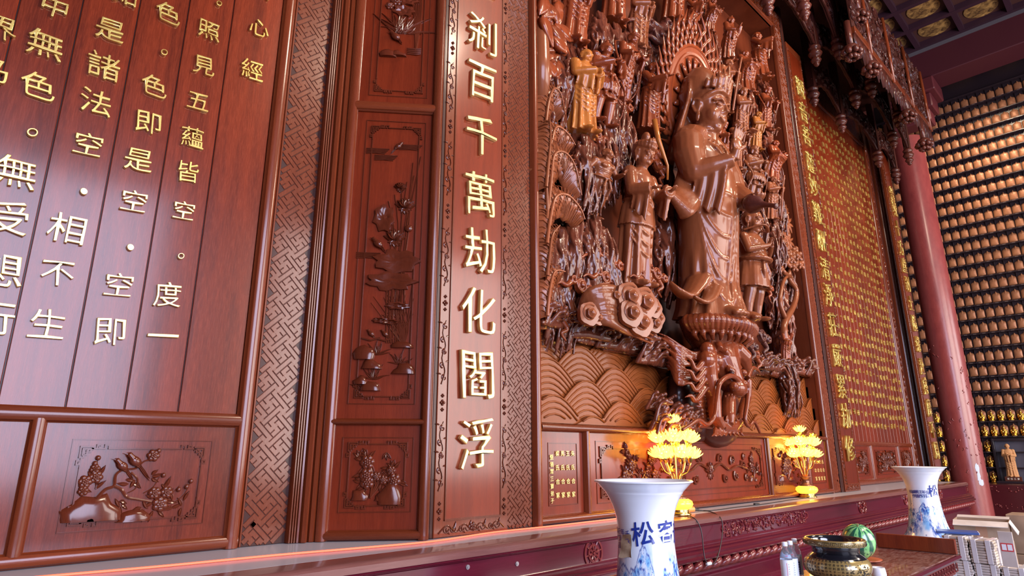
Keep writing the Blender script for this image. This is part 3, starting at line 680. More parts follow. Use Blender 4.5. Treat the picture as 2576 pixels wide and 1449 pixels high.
# ---------------------------------------------------------------- altar platform under the wall
AX0, AX1 = -1.2, 14.32
AL = thing('altar_platform', 'long dark red lacquered altar platform with carved frieze', 'altar', (6.5, YE, 0))
GREY = plain('grey_ledge', (.42, .40, .43), .45, coat=.2)  # one even grey for the ledge top
bw(MB().box(AX0, AX1-.02, 3.02, 4.14, ZS-.05, ZS, .003), 'ledge_slab', GREY, AL)
mb = MB().extrude_x([(3.02, ZS-.05), (3.02, ZS), (YE+.05, ZS-.002), (YE+.025, ZS-.006), (YE+.012, ZS-.018), (YE+.012, ZS-.05)], AX0, AX1); bw(mb, 'edge_board', W_LEDGE, AL, 40)
bw(MB().box(AX0, AX1-.01, YE+.03, YE+.10, .885, ZS-.045), 'frieze', W_ALTAR, AL)
pr = [(YE+.10, .90), (YE+.022, .90), (YE+.018, .893), (YE+.006, .886), (YE+.006, .878), (YE-.010, .870), (YE-.018, .862), (YE-.010, .852), (YE-.030, .846), (YE-.040, .832), (YE-.034, .818),
      (YE-.052, .812), (YE-.062, .797), (YE-.052, .782), (YE-.03, .778), (YE+.10, .778)]
bw(MB().extrude_x(pr, AX0, AX1+.03), 'cornice_moulding', W_ALTAR, AL, 50)
bw(MB().extrude_x([(YE+.06, ZS-.05), (YE+.018, ZS-.05), (YE+.010, ZS-.058), (YE+.018, ZS-.066), (YE+.026, ZS-.074), (YE+.06, ZS-.074)], AX0, AX1), 'upper_bead', W_ALTAR, AL, 50)
# twisted rope moulding
mb = MB(); n = 104; L = (AX1-AX0)/n
for k in range(n):
    x = AX0+L*(k+.5); P = []
    for q in np.linspace(-1, 1, 7): P.append((x+q*L*.55, YE+.030-.055*math.cos(q*1.25), .742+q*.042))
    mb.tube(P, [.012, .026, .034, .036, .034, .026, .012], 8)
mb.box(AX0, AX1, YE+.01, YE+.12, .69, .785)
bw(mb, 'rope_moulding', W_ALTARC, AL, 60)
pr = [(YE+.20, .70), (YE+.035, .70), (YE+.035, .66), (YE+.02, .648), (YE+.02, .636), (YE+.045, .626), (YE+.06, .52), (YE+.04, .508), (YE+.04, .49), (YE+.02, .48), (YE+.005, .46), (YE+.02, .44), (YE+.05, .43), (YE+.05, .0), (YE+.2, .0)]
bw(MB().extrude_x(pr, AX0, AX1-.02), 'plinth', W_ALTAR, AL, 40)
bw(MB().box(AX0, AX1-.03, YE+.18, 4.14, .0, ZS-.051), 'core', W_DARK, AL)
# key band low on the plinth
mb = MB()
for k in range(90):
    x = 3.0+.12*k
    for q in ((0, 0, .08, 0), (.08, 0, .08, .035), (.08, .035, .03, .035), (.03, .035, .03, .015)): rib(mb, x+q[0], .375+q[1], x+q[2], .375+q[3], .012, YE+.05, .008)
bw(mb, 'key_band', W_ALTARC, AL, 50)
yf = YE+.03
# dharma wheel
def wheel(cx, cz, R):
    mb = MB(); r = .005
    for q in (1, .93, .58, .50, .2): 
        P = [(cx+math.cos(a)*R*q, yf-.004, cz+math.sin(a)*R*q*1.0) for a in np.linspace(0, 2*PI, 41)]; mb.tube(P, r*1.1, 6)
    for k in range(8):
        a = k*PI/4+.2; mb.tube([(cx+math.cos(a)*R*.2, yf-.004, cz+math.sin(a)*R*.2), (cx+math.cos(a)*R*.36, yf-.006, cz+math.sin(a)*R*.36), (cx+math.cos(a)*R*.52, yf-.004, cz+math.sin(a)*R*.52)], [r, r*1.9, r*2.0], 6)
        mb.tube([(cx+math.cos(a)*R*.6, yf-.003, cz+math.sin(a)*R*.6), (cx+math.cos(a)*R*.92, yf-.003, cz+math.sin(a)*R*.92)], [r*.9, r*1.2], 6)
    mb.lathe([(R*.09, -.012), (R*.12, 0)], 12, (0, 0, 0)) if False else mb.tube([(cx, yf, cz), (cx, yf-.012, cz)], R*.10, 12)
    return bw(mb, 'wheel_carving', W_ALTARC, AL, 50)
wheel(3.468, .955, .092)
def cartouche(x0, x1, z0, z1, seed, name='carved_cartouche', ends=True):
    mb = MB(); r = random.Random(seed); cz = (z0+z1)/2; h = z1-z0
    if ends:
        o = [(x0+.14, z0), (x1-.14, z0), (x1-.14, z0+.025), (x1-.07, z0+.02), (x1-.07, z0+.05), (x1-.01, cz-.02), (x1, cz), (x1-.01, cz+.02), (x1-.07, z1-.05), (x1-.07, z1-.02), (x1-.14, z1-.025), (x1-.14, z1),
             (x0+.14, z1), (x0+.14, z1-.025), (x0+.07, z1-.02), (x0+.07, z1-.05), (x0+.01, cz+.02), (x0, cz), (x0+.01, cz-.02), (x0+.07, z0+.05), (x0+.07, z0+.02), (x0+.14, z0+.025)]
    else: o = [(x0, z0), (x1, z0), (x1, z1), (x0, z1)]
    for a, b in zip(o, o[1:]+o[:1]): rib(mb, *a, *b, .012, yf, .010)
    n = int((x1-x0)*h/.0011)
    for k in range(n):
        x = r.uniform(x0+.05, x1-.05); z = r.uniform(z0+.02, z1-.02)
        if ends and min(x-x0, x1-x) < .13 and abs(z-cz) > h*.33: continue
        a = r.uniform(0, 6.28); q = r.random()
        if q < .55: leaf(mb, x, z, a, r.uniform(.03, .055), .016, yf, r.uniform(.008, .018), r.uniform(-.7, .7), 5)
        elif q < .8: scroll(mb, x, z, .017, .9, a, r.choice((1, -1)), yf, .0048, .004, 5)
        else: mb.ball((x, yf-.006, z), (.010, .010, .010), 6, 4)
    return bw(mb, name, W_ALTARC, AL, 45)
cartouche(5.20, 7.02, .892, 1.058, 1)
cartouche(14.20, 14.31, .89, 1.05, 2, ends=False)
def medallion(cx, cz, rx, rz, seed):
    mb = MB(); r = random.Random(seed)
    P = [(cx+math.cos(a)*rx, yf-.006, cz+math.sin(a)*rz) for a in np.linspace(0, 2*PI, 33)]; mb.tube(P, .009, 6)
    for k in range(4): scroll(mb, cx+(k % 2-.5)*rx*.7, cz+(k//2-.5)*rz*.9, rx*.36, 1.1, r.uniform(0, 6), 1 if k % 2 else -1, yf, .010, .004)
    for k in range(10): a = r.uniform(0, 6.28); leaf(mb, cx+math.cos(a)*rx*.4, cz+math.sin(a)*rz*.4, a, rx*.5, rx*.2, yf, .02, .3)
    return bw(mb, 'medallion_carving', W_ALTARC, AL, 45)
medallion(8.69, .972, .125, .088, 1); medallion(10.55, .975, .16, .095, 2); medallion(12.3, .975, .16, .09, 5); medallion(1.2, .97, .1, .09, 7)
for x, z in ((2.374, .992), (2.755, .967), (3.62, 1.04), (1.55, .98)):
    mb = MB().tube([(x, yf, z), (x, yf-.006, z)], .013, 14).tube([(x, yf-.006, z), (x, yf-.010, z)], .007, 8); bw(mb, 'screw_head', plain('dull_steel', (.35, .32, .34), .45, .8) if 'dull_steel' not in bpy.data.materials else bpy.data.materials['dull_steel'], AL, 40)
# glowing red strip lying along the foot of the wall
P = [aZ(-40, 1465, ZS+.008), aZ(124, 1449, ZS+.008), aZ(400, 1425, ZS+.008), aZ(700, 1396, ZS+.008), aZ(900, 1379, ZS+.008), aZ(1087, 1362, ZS+.008)]
P = [tuple(p) for p in P]+[(2.9, 3.225, ZS+.008), (3.4, 3.205, ZS+.008), (3.95, 3.205, ZS+.008), (4.35, 3.20, ZS+.008)]
mb = MB(); mb.tube(smooth_pts(P, 4), .0055, 8)
tag(mb.build('light_strip', plain('glowing_red_tube', (.8, .12, .06), .4, 0, (1.0, .10, .04), 1.1), smooth=True), 'thin glowing red light strip lying along the foot of the wall', 'light strip')
# ---------------------------------------------------------------- carved figures (face -y, feet at z = 0)
def rot(ax, a):
    c, s = math.cos(a), math.sin(a)
    return np.array({'x': [[1, 0, 0], [0, c, -s], [0, s, c]], 'y': [[c, 0, s], [0, 1, 0], [-s, 0, c]], 'z': [[c, -s, 0], [s, c, 0], [0, 0, 1]]}[ax])
def M4(R=None, t=(0, 0, 0), s=1.0):
    A = np.eye(4); A[:3, :3] = (np.eye(3) if R is None else R)*s; A[:3, 3] = t; return A
def head_mb(style='bald', beard=0, smile=0, fine=True):
    """unit head: one unit chin to crown, centred between"""
    m = MB()
    m.ball((0, .06, .10), (.36, .42, .40), 20, 14); m.ball((0, -.08, -.10), (.305, .32, .41), 20, 14); m.ball((0, -.235, -.385), (.135, .115, .095), 12, 8)
    m.tube([(0, -.375, .12), (0, -.415, 0), (0, -.445, -.10)], [.028, .040, .055], 10); m.ball((.05, -.39, -.115), .036, 8, 6); m.ball((-.05, -.39, -.115), .036, 8, 6)
    m.ball((0, -.385, -.235), (.100+smile*.03, .040, .022), 12, 6); m.ball((0, -.376, -.278), (.075, .044, .027), 12, 6)
    for s in (1, -1):
        m.tube([(s*.04, -.385, .10), (s*.15, -.385, .145), (s*.28, -.27, .10)], [.03, .032, .02], 8)
        m.ball((s*.145, -.345, .03), (.085, .05, .033), 12, 7); m.ball((s*.17, -.20, -.15), (.135, .15, .17), 14, 10)
        m.ball((s*.365, .02, .0), (.045, .10, .17), 10, 8); m.ball((s*.375, -.02, -.22), (.04, .055, .13), 8, 6)
        m.tube([(s*.40, -.06, .10), (s*.43, .06, .14), (s*.43, .10, 0), (s*.41, .03, -.14)], .025, 6)
    if beard:
        for k in range(7):
            x = (k-3)*.07; m.tube([(x, -.30+abs(x)*.3, -.33), (x*1.2, -.36, -.55), (x*.7, -.34, -.55-beard*(.5-abs(x)))], [.06, .06, .015], 7)
    if style == 'bun':
        m.ball((0, .08, .16), (.40, .44, .40), 18, 12); m.ball((0, .08, .62), (.15, .15, .14), 12, 8); m.tube([(0, .08, .5), (0, .08, .60)], .1, 10); m.tube([(0, .08, .70), (0, .05, .86)], [.08, .02], 8)
    if style in ('crown', 'guanyin'):
        m.ball((0, .09, .15), (.395, .44, .40), 18, 12); m.ball((0, .12, .64), (.17, .17, .2), 12, 8)
        if style == 'crown':
            for k in range(11):
                a = PI*(.0+k/10); R = .37; x, y = math.cos(a)*R, .06-math.sin(a)*(.42)
                h = .20+.22*math.sin(a)**2
                m.tube([(x, y, .26), (x*1.04, y-.03, .26+h*.6), (x*.95, y+.02, .26+h)], [.07, .085, .02], 7); m.ball((x*1.1, y*1.1-.02, .30), .05, 7, 5)
            m.tube([(math.cos(a)*.39, .06+math.sin(a)*.44, .26) for a in np.linspace(0, 2*PI, 25)], .04, 6)
    if style == 'hat': m.tube([(0, .04, .22), (0, .05, .40), (0, .06, .62), (0, .06, .72)], [.43, .40, .34, .30], 14); m.tube([(-.75, .1, .36), (0, .1, .34), (.75, .1, .36)], .03, 6); m.ball((0, -.33, .5), .07, 8, 6)
    if style == 'curls':
        for i in range(9):
            for k in range(12):
                t = .25+i*.14; a = k*PI/6+i*.26
                if math.sin(a) < -.2 and t < .75: continue
                m.ball((.38*math.cos(t)*math.cos(a), .08+.43*math.cos(t)*math.sin(a), .12+.42*math.sin(t)), .062, 6, 5)
        m.ball((0, .1, .55), (.17, .17, .14), 10, 8)
    if style == 'horns':
        for s in (1, -1): m.tube([(s*.25, .05, .40), (s*.36, .12, .58), (s*.30, .06, .74), (s*.17, 0, .76)], [.10, .09, .065, .03], 9)
    if style == 'hood':
        m.ball((0, .12, .10), (.46, .48, .50), 18, 12); m.tube([(0, .2, .25), (0, .34, -.3), (0, .30, -.8)], [.42, .42, .48], 16)
    if style == 'flame': 
        for k in range(5): m.tube([(0, .1, .4), ((k-2)*.12, .08, .65), ((k-2)*.17, .1, .95-abs(k-2)*.12)], [.12, .10, .02], 7)
    return m
def hand_mb(s, curl=.5, thumb=1):
    """hand pointing +z, palm facing -y, wrist at the origin, length s"""
    m = MB(); m.ball((0, 0, s*.24), (s*.21, s*.085, s*.27), 12, 8)
    for k, L in enumerate((.42, .50, .46, .36)):
        x = (-.15+.10*k)*s; b = np.array((x, 0, s*.42)); c = curl*(.8+.12*k); p = [b]
        for j, q in enumerate((.42, .33, .25)):
            a = c*(j+.6)*.8; p.append(p[-1]+np.array(((k-1.5)*.03*s*q, -math.sin(a)*L*s*q, math.cos(a)*L*s*q)))
        m.tube(p, [s*.052, s*.05, s*.045, s*.032], 8); m.ball(p[-1], s*.034, 7, 5)
    t = thumb; m.tube([(-t*s*.12, -s*.02, s*.10), (-t*s*.26, -s*.07, s*.24), (-t*s*.28, -s*.11, s*.40)], [s*.075, s*.06, s*.04], 8); m.ball((-t*s*.28, -s*.11, s*.40), s*.042, 7, 5)
    return m
def put_hand(m, w, d, palm, s, curl=.5, thumb=1):
    z = np.array(d, float); z /= np.linalg.norm(z); y = -np.array(palm, float); y = y-z*(y@z); y /= np.linalg.norm(y); x = np.cross(y, z)
    m.merge(hand_mb(s, curl, thumb), M4(np.stack([x, y, z], 1), w))
def robe_loft(m, prof, n=48, folds=11, amp=.012, seed=0, sway=(0, 0), top=.62):
    """prof rows: z, rx, ry, cy"""
    r = random.Random(seed); ph = r.uniform(0, 6); a = np.arange(n)*2*PI/n
    Z = np.array([p[0] for p in prof]); zz = np.linspace(Z[0], Z[-1], 34); R = []
    for z in zz:
        rx, ry, cy = (np.interp(z, Z, [p[k] for p in prof]) for k in (1, 2, 3))
        k = amp*max(0, 1-(z-Z[0])/max(.01, top-Z[0]))**.7
        f = k*(np.cos(a*folds+ph+z*1.3)+.5*np.cos(a*(folds+5)+ph*2-z*.9)); f = np.where(f < 0, f*1.5, f)
        R.append(np.stack([(rx+f)*np.cos(a)+sway[0]*z, (ry+f)*np.sin(a)+cy+sway[1]*z, np.full(n, z)], 1))
    m.rings(R); return zz
def surf(prof, th, z):
    Z = [p[0] for p in prof]; rx, ry, cy = (np.interp(z, Z, [p[k] for p in prof]) for k in (1, 2, 3))
    return np.array((rx*math.cos(th), ry*math.sin(th)+cy, z))
def swag(m, prof, t0, t1, z0, z1, sag, r, n=13, out=.0):
    P = []
    for k in range(n):
        t = k/(n-1); z = z0+(z1-z0)*t-sag*math.sin(PI*t)**1.0; th = t0+(t1-t0)*t; p = surf(prof, th, z); p[:2] *= (1+out); P.append(p)
    m.tube(P, [r*(.4+.6*math.sin(PI*k/(n-1))) for k in range(n)], 8)
def drape(m, A, B, L0, L1, th=.022, amp=.010, k=3.0, back=(0, 0, 0), n=15, r0=.02):
    """cloth hanging in folds below the line A-B, L0..L1 long"""
    A = np.array(A, float); B = np.array(B, float); back = np.array(back, float); d = B-A; q = np.array((-d[1], d[0], 0)); q /= (np.linalg.norm(q)+1e-9); R = []
    for i in range(n):
        t = i/(n-1); p = A+d*t; L = (L0+(L1-L0)*t)*(1+.06*math.cos(t*PI*k*2)); f = []
        for j in range(9): s = j/8; o = amp*s*math.sin(t*PI*k*2)+0*s; w = th*(1-.55*s); f.append(p+np.array((0, 0, r0))*(1-s)-np.array((0, 0, L*s))+back*s*s+q*(o+w))
        for j in range(8, -1, -1): s = j/8; o = amp*s*math.sin(t*PI*k*2); w = th*(1-.55*s); f.append(p+np.array((0, 0, r0))*(1-s)-np.array((0, 0, L*s))+back*s*s+q*(o-w))
        R.append(np.array(f))
    m.rings(R)
BODY = [(0, .150, .115, -.005), (.06, .142, .108, -.005), (.25, .128, .100, 0), (.45, .132, .100, 0), (.55, .125, .095, -.005), (.63, .112, .082, 0), (.72, .128, .086, 0), (.78, .132, .080, .005), (.82, .10, .065, .008), (.845, .055, .05, .005), (.86, .038, .038, 0)]
def figure(pose='fold', style='bald', beard=0, belly=0, H=1.0, seed=0, folds=11, bare=False, armor=False, wide=1.0, turn=0., tilt=.18, staff=None, scarf=False, hs=.152, zs=.985):
    m = MB(); r = random.Random(seed)
    prof = [(p[0], p[1]*wide, p[2]*wide*(1+.35*belly*math.exp(-((p[0]-.55)/.10)**2)), p[3]-.045*belly*math.exp(-((p[0]-.55)/.10)**2)) for p in BODY]
    if bare or armor:
        up = [p for p in prof if p[0] >= .55]; lo = [(p[0]*.85+.20, p[1]*1.0, p[2], p[3]) for p in prof if p[0] <= .45]
        robe_loft(m, [(.30, .135*wide, .105, 0), (.40, .135*wide, .105, 0), (.52, .125*wide, .095, 0), (.60, .108*wide, .08, 0)], 40, 9, .012, seed, top=.6)
        robe_loft(m, up, 36, 9, .0, seed)
        for s in (1, -1):
            m.tube([(s*.065, 0, .42), (s*.075, -.02, .27), (s*.08, .0, .15), (s*.08, .0, .03)], [.068, .052, .047, .030], 12); m.ball((s*.085, -.05, .022), (.035, .075, .024), 10, 6)
            m.tube([(s*.075, -.01, .25+k*.001) for k in (0, 1)], .05, 8)
        if bare:
            for k in range(5): swag(m, prof, PI+.5, 2*PI-.5, .70-.022*k, .70-.022*k, .02, .007)
            for s in (1, -1): m.ball((s*.052, -.072, .745), (.045, .022, .032), 10, 6)
        else:
            for k in range(4): swag(m, prof, PI+.15, 2*PI-.15, .80-.05*k, .80-.05*k, .02, .013)
            for k in range(16):
                a = PI+PI*k/15; p = surf(prof, a, .5); m.tube([p*(1.02, 1.02, 1), p*(1.12, 1.15, .86), p*(1.16, 1.2, .72)], [.018, .024, .008], 7)
            for s in (1, -1): m.ball((s*.135, 0, .79), (.055, .06, .045), 10, 7)
        m.tube([surf(prof, a, .575)*(1.06, 1.08, 1) for a in np.linspace(0, 2*PI, 25)], .016, 8); m.ball((0, -.105, .57), .028, 8, 6)
        for s in (1, -1): m.tube([(s*.02, -.11, .56), (s*.05, -.13, .45), (s*.03+.01, -.12, .33)], [.012, .018, .008], 7)
    else:
        robe_loft(m, prof, 48, folds, .013, seed)
        for s in (1, -1): m.ball((s*.055, -.11, .018), (.034, .07, .024), 10, 6)
        for k in range(5): swag(m, prof, PI+.25, 2*PI-.35, .60-.055*k, .52-.055*k, .05+.02*k, .0085)
        for k in range(3): m.tube([surf(prof, PI*1.05+.1*k, .80), surf(prof, PI*1.35+.06*k, .70)*(1, 1.06, 1), surf(prof, PI*1.62, .60-.02*k)*(1, 1.08, 1)], [.010, .014, .008], 7)
        m.tube([surf(prof, 2*PI-.35, .80), surf(prof, 1.62*PI, .70)*(1, 1.05, 1), surf(prof, 1.45*PI, .62)*(1, 1.06, 1)], [.010, .013, .008], 7)
        if pose != 'fold': m.tube([surf(prof, a, .60)*(1.03, 1.05, 1) for a in np.linspace(0, 2*PI, 25)], .011, 7)
    m.tube([(0, .005, .82), (0, .0, .87), (0, -.008, .90)], [.040, .036, .036], 12)
    sh = {1: np.array((.118*wide, .0, .79)), -1: np.array((-.118*wide, .0, .79))}
    def arm(s, el, wr, sleeve=.5, hs=.088, hd=None, palm=(0, 0, 1), curl=.5, drop=.16):
        el = np.array(el, float)*(s, 1, 1); wr = np.array(wr, float)*(s, 1, 1); S = sh[s]
        b = .036 if (bare) else .046
        m.ball(S, (b*1.15, b*1.1, b*1.1), 10, 8); m.tube([S, (S+el)/2, el], [b, b*.95, b*.85], 12); m.ball(el, b*.88, 10, 8)
        m.tube([el, (el+wr)/2, wr], [b*.88, b*(.82 if bare else 1.0), b*(.5 if bare else .5+sleeve)], 12)
        if not bare and drop:
            d = wr-el; drape(m, el+d*.10, wr-d*.03, drop*.55, drop, .020, .010, 2.0, back=(0, .02, 0))
        hd_ = np.array(hd if hd is not None else (wr-el), float)*((s, 1, 1) if hd is not None else 1)
        put_hand(m, wr, hd_, np.array(palm)*(s, 1, 1), hs, curl, s)
    if pose == 'fold': arm(1, (.15, -.04, .64), (.02, -.155, .66), .5, drop=.22); arm(-1, (.15, -.04, .64), (.02, -.150, .675), .5, drop=.22)
    elif pose == 'pray': arm(1, (.17, -.06, .64), (.018, -.17, .70), .2, hd=(-.05, -.1, 1), palm=(-1, 0, 0), curl=.05, drop=.14); arm(-1, (.17, -.06, .64), (.018, -.17, .70), .2, hd=(-.05, -.1, 1), palm=(-1, 0, 0), curl=.05, drop=.14)
    elif pose == 'forward': arm(1, (.14, -.07, .66), (.09, -.19, .68), .5, palm=(0, 0, 1), drop=.20); arm(-1, (.145, -.05, .645), (.10, -.17, .65), .5, palm=(0, 0, 1), drop=.22)
    elif pose == 'palm': arm(1, (.15, -.03, .63), (.06, -.14, .62), .4, palm=(0, 0, 1), drop=.2); arm(-1, (.15, -.10, .64), (.10, -.27, .66), .4, palm=(0, 0, 1), curl=.3, drop=.24)
    elif pose == 'raise': arm(1, (.19, -.04, .70), (.17, -.10, .88), .3, palm=(0, -1, 0), curl=.3, drop=.1); arm(-1, (.15, -.04, .63), (.07, -.15, .62), .4, drop=.2)
    elif pose == 'tray':
        arm(1, (.14, -.08, .66), (.07, -.20, .70), .3, palm=(0, 0, 1), drop=.2); arm(-1, (.14, -.08, .66), (.07, -.20, .70), .3, palm=(0, 0, 1), drop=.2)
        m.lathe([(.04, .72), (.085, .735), (.085, .748), (.05, .745)], 16, (0, -.25, 0)); m.ball((0, -.25, .775), (.05, .05, .035), 10, 7); m.ball((.01, -.25, .80), .025, 8, 6)
    elif pose == 'wave': arm(1, (.18, -.04, .66), (.14, -.16, .72), .3, hd=(.1, -.2, 1), palm=(0, -1, 0), curl=.15, drop=0); arm(-1, (.19, .0, .64), (.16, .04, .50), .3, hd=(0, -.1, -1), palm=(0, 1, 0), drop=0)
    elif pose == 'side': arm(1, (.15, -.08, .66), (.02, -.17, .73), .3, palm=(0, 1, 0), drop=.12); arm(-1, (.17, -.03, .64), (.05, -.15, .70), .3, drop=.12)
    if zs != 1: m.v = [v*np.array((1, 1, zs)) for v in m.v]
    m.merge(head_mb(style, beard, 1), M4(rot('z', turn) @ rot('x', tilt), (0, -.014, .850*zs+hs*.50), hs))
    if staff: m.tube([(s_[0], s_[1], s_[2]) for s_ in staff], [.016, .014, .018], 8)
    if scarf:
        for s in (1, -1): m.tube(smooth_pts([(s*.05, .08, .86), (s*.19, .06, .80), (s*.22, -.03, .60), (s*.19, -.09, .42), (s*.22, -.04, .22), (s*.17, -.02, .10)], 3), .016, 7, flat=.5)
    return m
def make_fig(name, mat, voxel=.0078, sm=1, **k):
    m = figure(**k); return remeshed(m, name, mat, voxel, sm)
FIG = {
 'monk': make_fig('monk_figure', W_AMBER, pose='fold', style='bald', seed=1, tilt=.35),
 'general': make_fig('general_figure', W_STATUE2, pose='side', style='bun', seed=2, armor=True, scarf=True),
 'lady': make_fig('lady_figure', W_STATUE2, pose='forward', style='crown', seed=3, folds=13, scarf=True),
 'bearer': make_fig('bearer_figure', W_STATUE2, pose='palm', style='curls', seed=4),
 'robed': make_fig('robed_figure', W_STATUE2, pose='fold', style='hood', seed=5, folds=9, wide=1.05),
 'ascetic': make_fig('ascetic_figure', W_STATUE, pose='wave', style='bald', seed=6, bare=True, beard=.3),
 'elder': make_fig('elder_figure', W_STATUE, pose='side', style='bald', seed=7, beard=1.1, staff=[(0, -.19, .98), (.0, -.18, .6), (.02, -.17, .02)], tilt=.4),
 'raiser': make_fig('raiser_figure', W_STATUE2, pose='raise', style='bun', seed=8, beard=.9, belly=.8),
 'tray': make_fig('tray_figure', W_STATUE, pose='tray', style='crown', seed=9, wide=.95),
 'official': make_fig('official_figure', W_STATUE, pose='fold', style='hat', seed=10, beard=.5, wide=1.08),
 'palm': make_fig('palm_figure', W_STATUE2, pose='palm', style='curls', seed=11, turn=.2),
 'stout': make_fig('stout_figure', W_STATUE2, pose='forward', style='bald', seed=12, belly=1.5, wide=1.18, tilt=.25),
 'warrior': make_fig('warrior_figure', W_STATUE, pose='side', style='hat', seed=13, armor=True, wide=1.15, scarf=True),
}
def statue(kind, name, feet, head, yf, label, cat='statue', k=1.06, rz=0., mat=None, sx=1.28):
    """stands with its feet on the carving at depth yf and leans outwards as the relief does"""
    a = aY(feet[0], feet[1], yf); x = a.x; b = aY(head[0], head[1], yf); ry = b.x/yf; yh = min(yf, max(yf-.28, x/ry)); s = yh/yf
    zh = 1.6+(b.z-1.6)*s; h = math.hypot(zh-a.z, yf-yh)*k; lean = math.atan2(yf-yh, zh-a.z)
    t = thing(name, label, cat, a, rz, 'wooden statues of the niche relief')
    o = link_mesh('figure', FIG[kind], t, scale=(h*sx, h*sx, h)); o.rotation_euler = (lean, 0, 0)
    if mat: 
        me = FIG[kind].copy(); me.materials.clear(); me.materials.append(mat); o.data = me
    return t, a, h
STAT = [
 ('monk', 'monk_statue', (1462, 340), (1471, 137), 3.36, 'amber-sided statue of a bald monk looking down, upper left of the niche'),
 ('general', 'general_statue', (1513, 318), (1522, 122), 3.42, 'statue of a topknotted general in scale armour beside the bald monk'),
 ('lady', 'crowned_statue', (1552, 256), (1590, 95), 3.46, 'crowned statue reaching both arms forward above the rootwood crag'),
 ('bearer', 'robed_statue', (1630, 332), (1642, 170), 3.40, 'dark-headed statue with curled hair directly left of the flame halo'),
 ('robed', 'robed_statue', (1435, 112), (1462, -85), 3.40, 'big orange-brown robed statue cut off by the top edge, above the bald monk'),
 ('robed', 'robed_statue', (1541, 60), (1552, -100), 3.48, 'robed statue cut off by the top edge, second from the left up there'),
 ('official', 'robed_statue', (1598, 128), (1614, -22), 3.46, 'robed statue with a tan draped shoulder, top of the niche left of the dark cloud'),
 ('robed', 'robed_statue', (1690, 60), (1704, -90), 3.46, 'tall plain robed statue above the dark cloud knot, cut off at its chest'),
 ('bearer', 'robed_statue', (1733, 98), (1745, -5), 3.46, 'slim upright statue standing just behind the tip of the flame halo'),
 ('stout', 'seated_statue', (1781, 82), (1795, 2), 3.42, 'dark stout statue under the niche ceiling, right of the halo tip'),
 ('raiser', 'bearded_statue', (1828, 155), (1837, 50), 3.42, 'long-haired statue lifting an arm toward the niche ceiling'),
 ('palm', 'robed_statue', (1916, 200), (1900, 88), 3.36, 'topmost right statue holding out an open palm beside the niche wall'),
 ('stout', 'robed_statue', (1878, 238), (1872, 134), 3.40, 'statue with a gnarled head just below the open-palmed figure'),
 ('elder', 'bearded_statue', (1812, 285), (1832, 156), 3.44, 'stooping old bearded statue immediately right of the headdress of the goddess'),
 ('official', 'official_statue', (1861, 345), (1868, 232), 3.38, 'statue of an official in a pale square hat in front of a streaked crag'),
 ('lady', 'robed_statue', (1921, 330), (1928, 228), 3.34, 'statue stretching a long sleeve toward the right wall of the niche'),
 ('monk', 'robed_statue', (1898, 378), (1907, 286), 3.34, 'brown statue in a long plain robe below the official in the square hat'),
 ('tray', 'small_statue', (1935, 372), (1938, 316), 3.34, 'small half-hidden statue at the right edge, under the long-sleeved one'),
 ('stout', 'bearded_statue', (1938, 458), (1950, 358), 3.30, 'pot-bellied bearded statue of orange wood holding a curved hook'),
 ('warrior', 'warrior_statue', (1895, 515), (1894, 380), 3.32, 'statue of a hatted warrior in armour above the horned attendant'),
 ('tray', 'crowned_statue', (1846, 430), (1853, 313), 3.38, 'crowned child statue carrying a tray beside the raised hand of the goddess'),
 ('lady', 'crowned_statue', (1818, 425), (1818, 316), 3.46, 'small crowned statue peeping from behind the chin of the goddess'),
 ('elder', 'bearded_statue', (1938, 556), (1944, 449), 3.28, 'long-bearded bald old man statue leaning on a staff at the right'),
 ('ascetic', 'ascetic_statue', (1480, 545), (1525, 388), 3.44, 'bare-chested muscular bald statue lifting an open hand, standing on a crag', 'statue', 1.10, 0., None, 1.5),
 ('raiser', 'small_statue', (1975, 905), (1975, 830), 3.34, 'little dancing figure low at the far right of the relief'),
 ('general', 'small_statue', (1575, 200), (1570, 130), 3.56, 'half-hidden statue between the general and the crowned statue'),
 ('palm', 'small_statue', (1905, 455), (1912, 392), 3.52, 'half-hidden small statue behind the hatted warrior'),
 ('robed', 'robed_statue', (1757, 52), (1768, -30), 3.54, 'half-hidden robed statue at the top, between the slim and the stout figures'),
]
mats = {'ascetic': W_STATUE}
PLACED = []
for i, s in enumerate(STAT):
    t, a, h = statue(*s); PLACED.append((a, h))
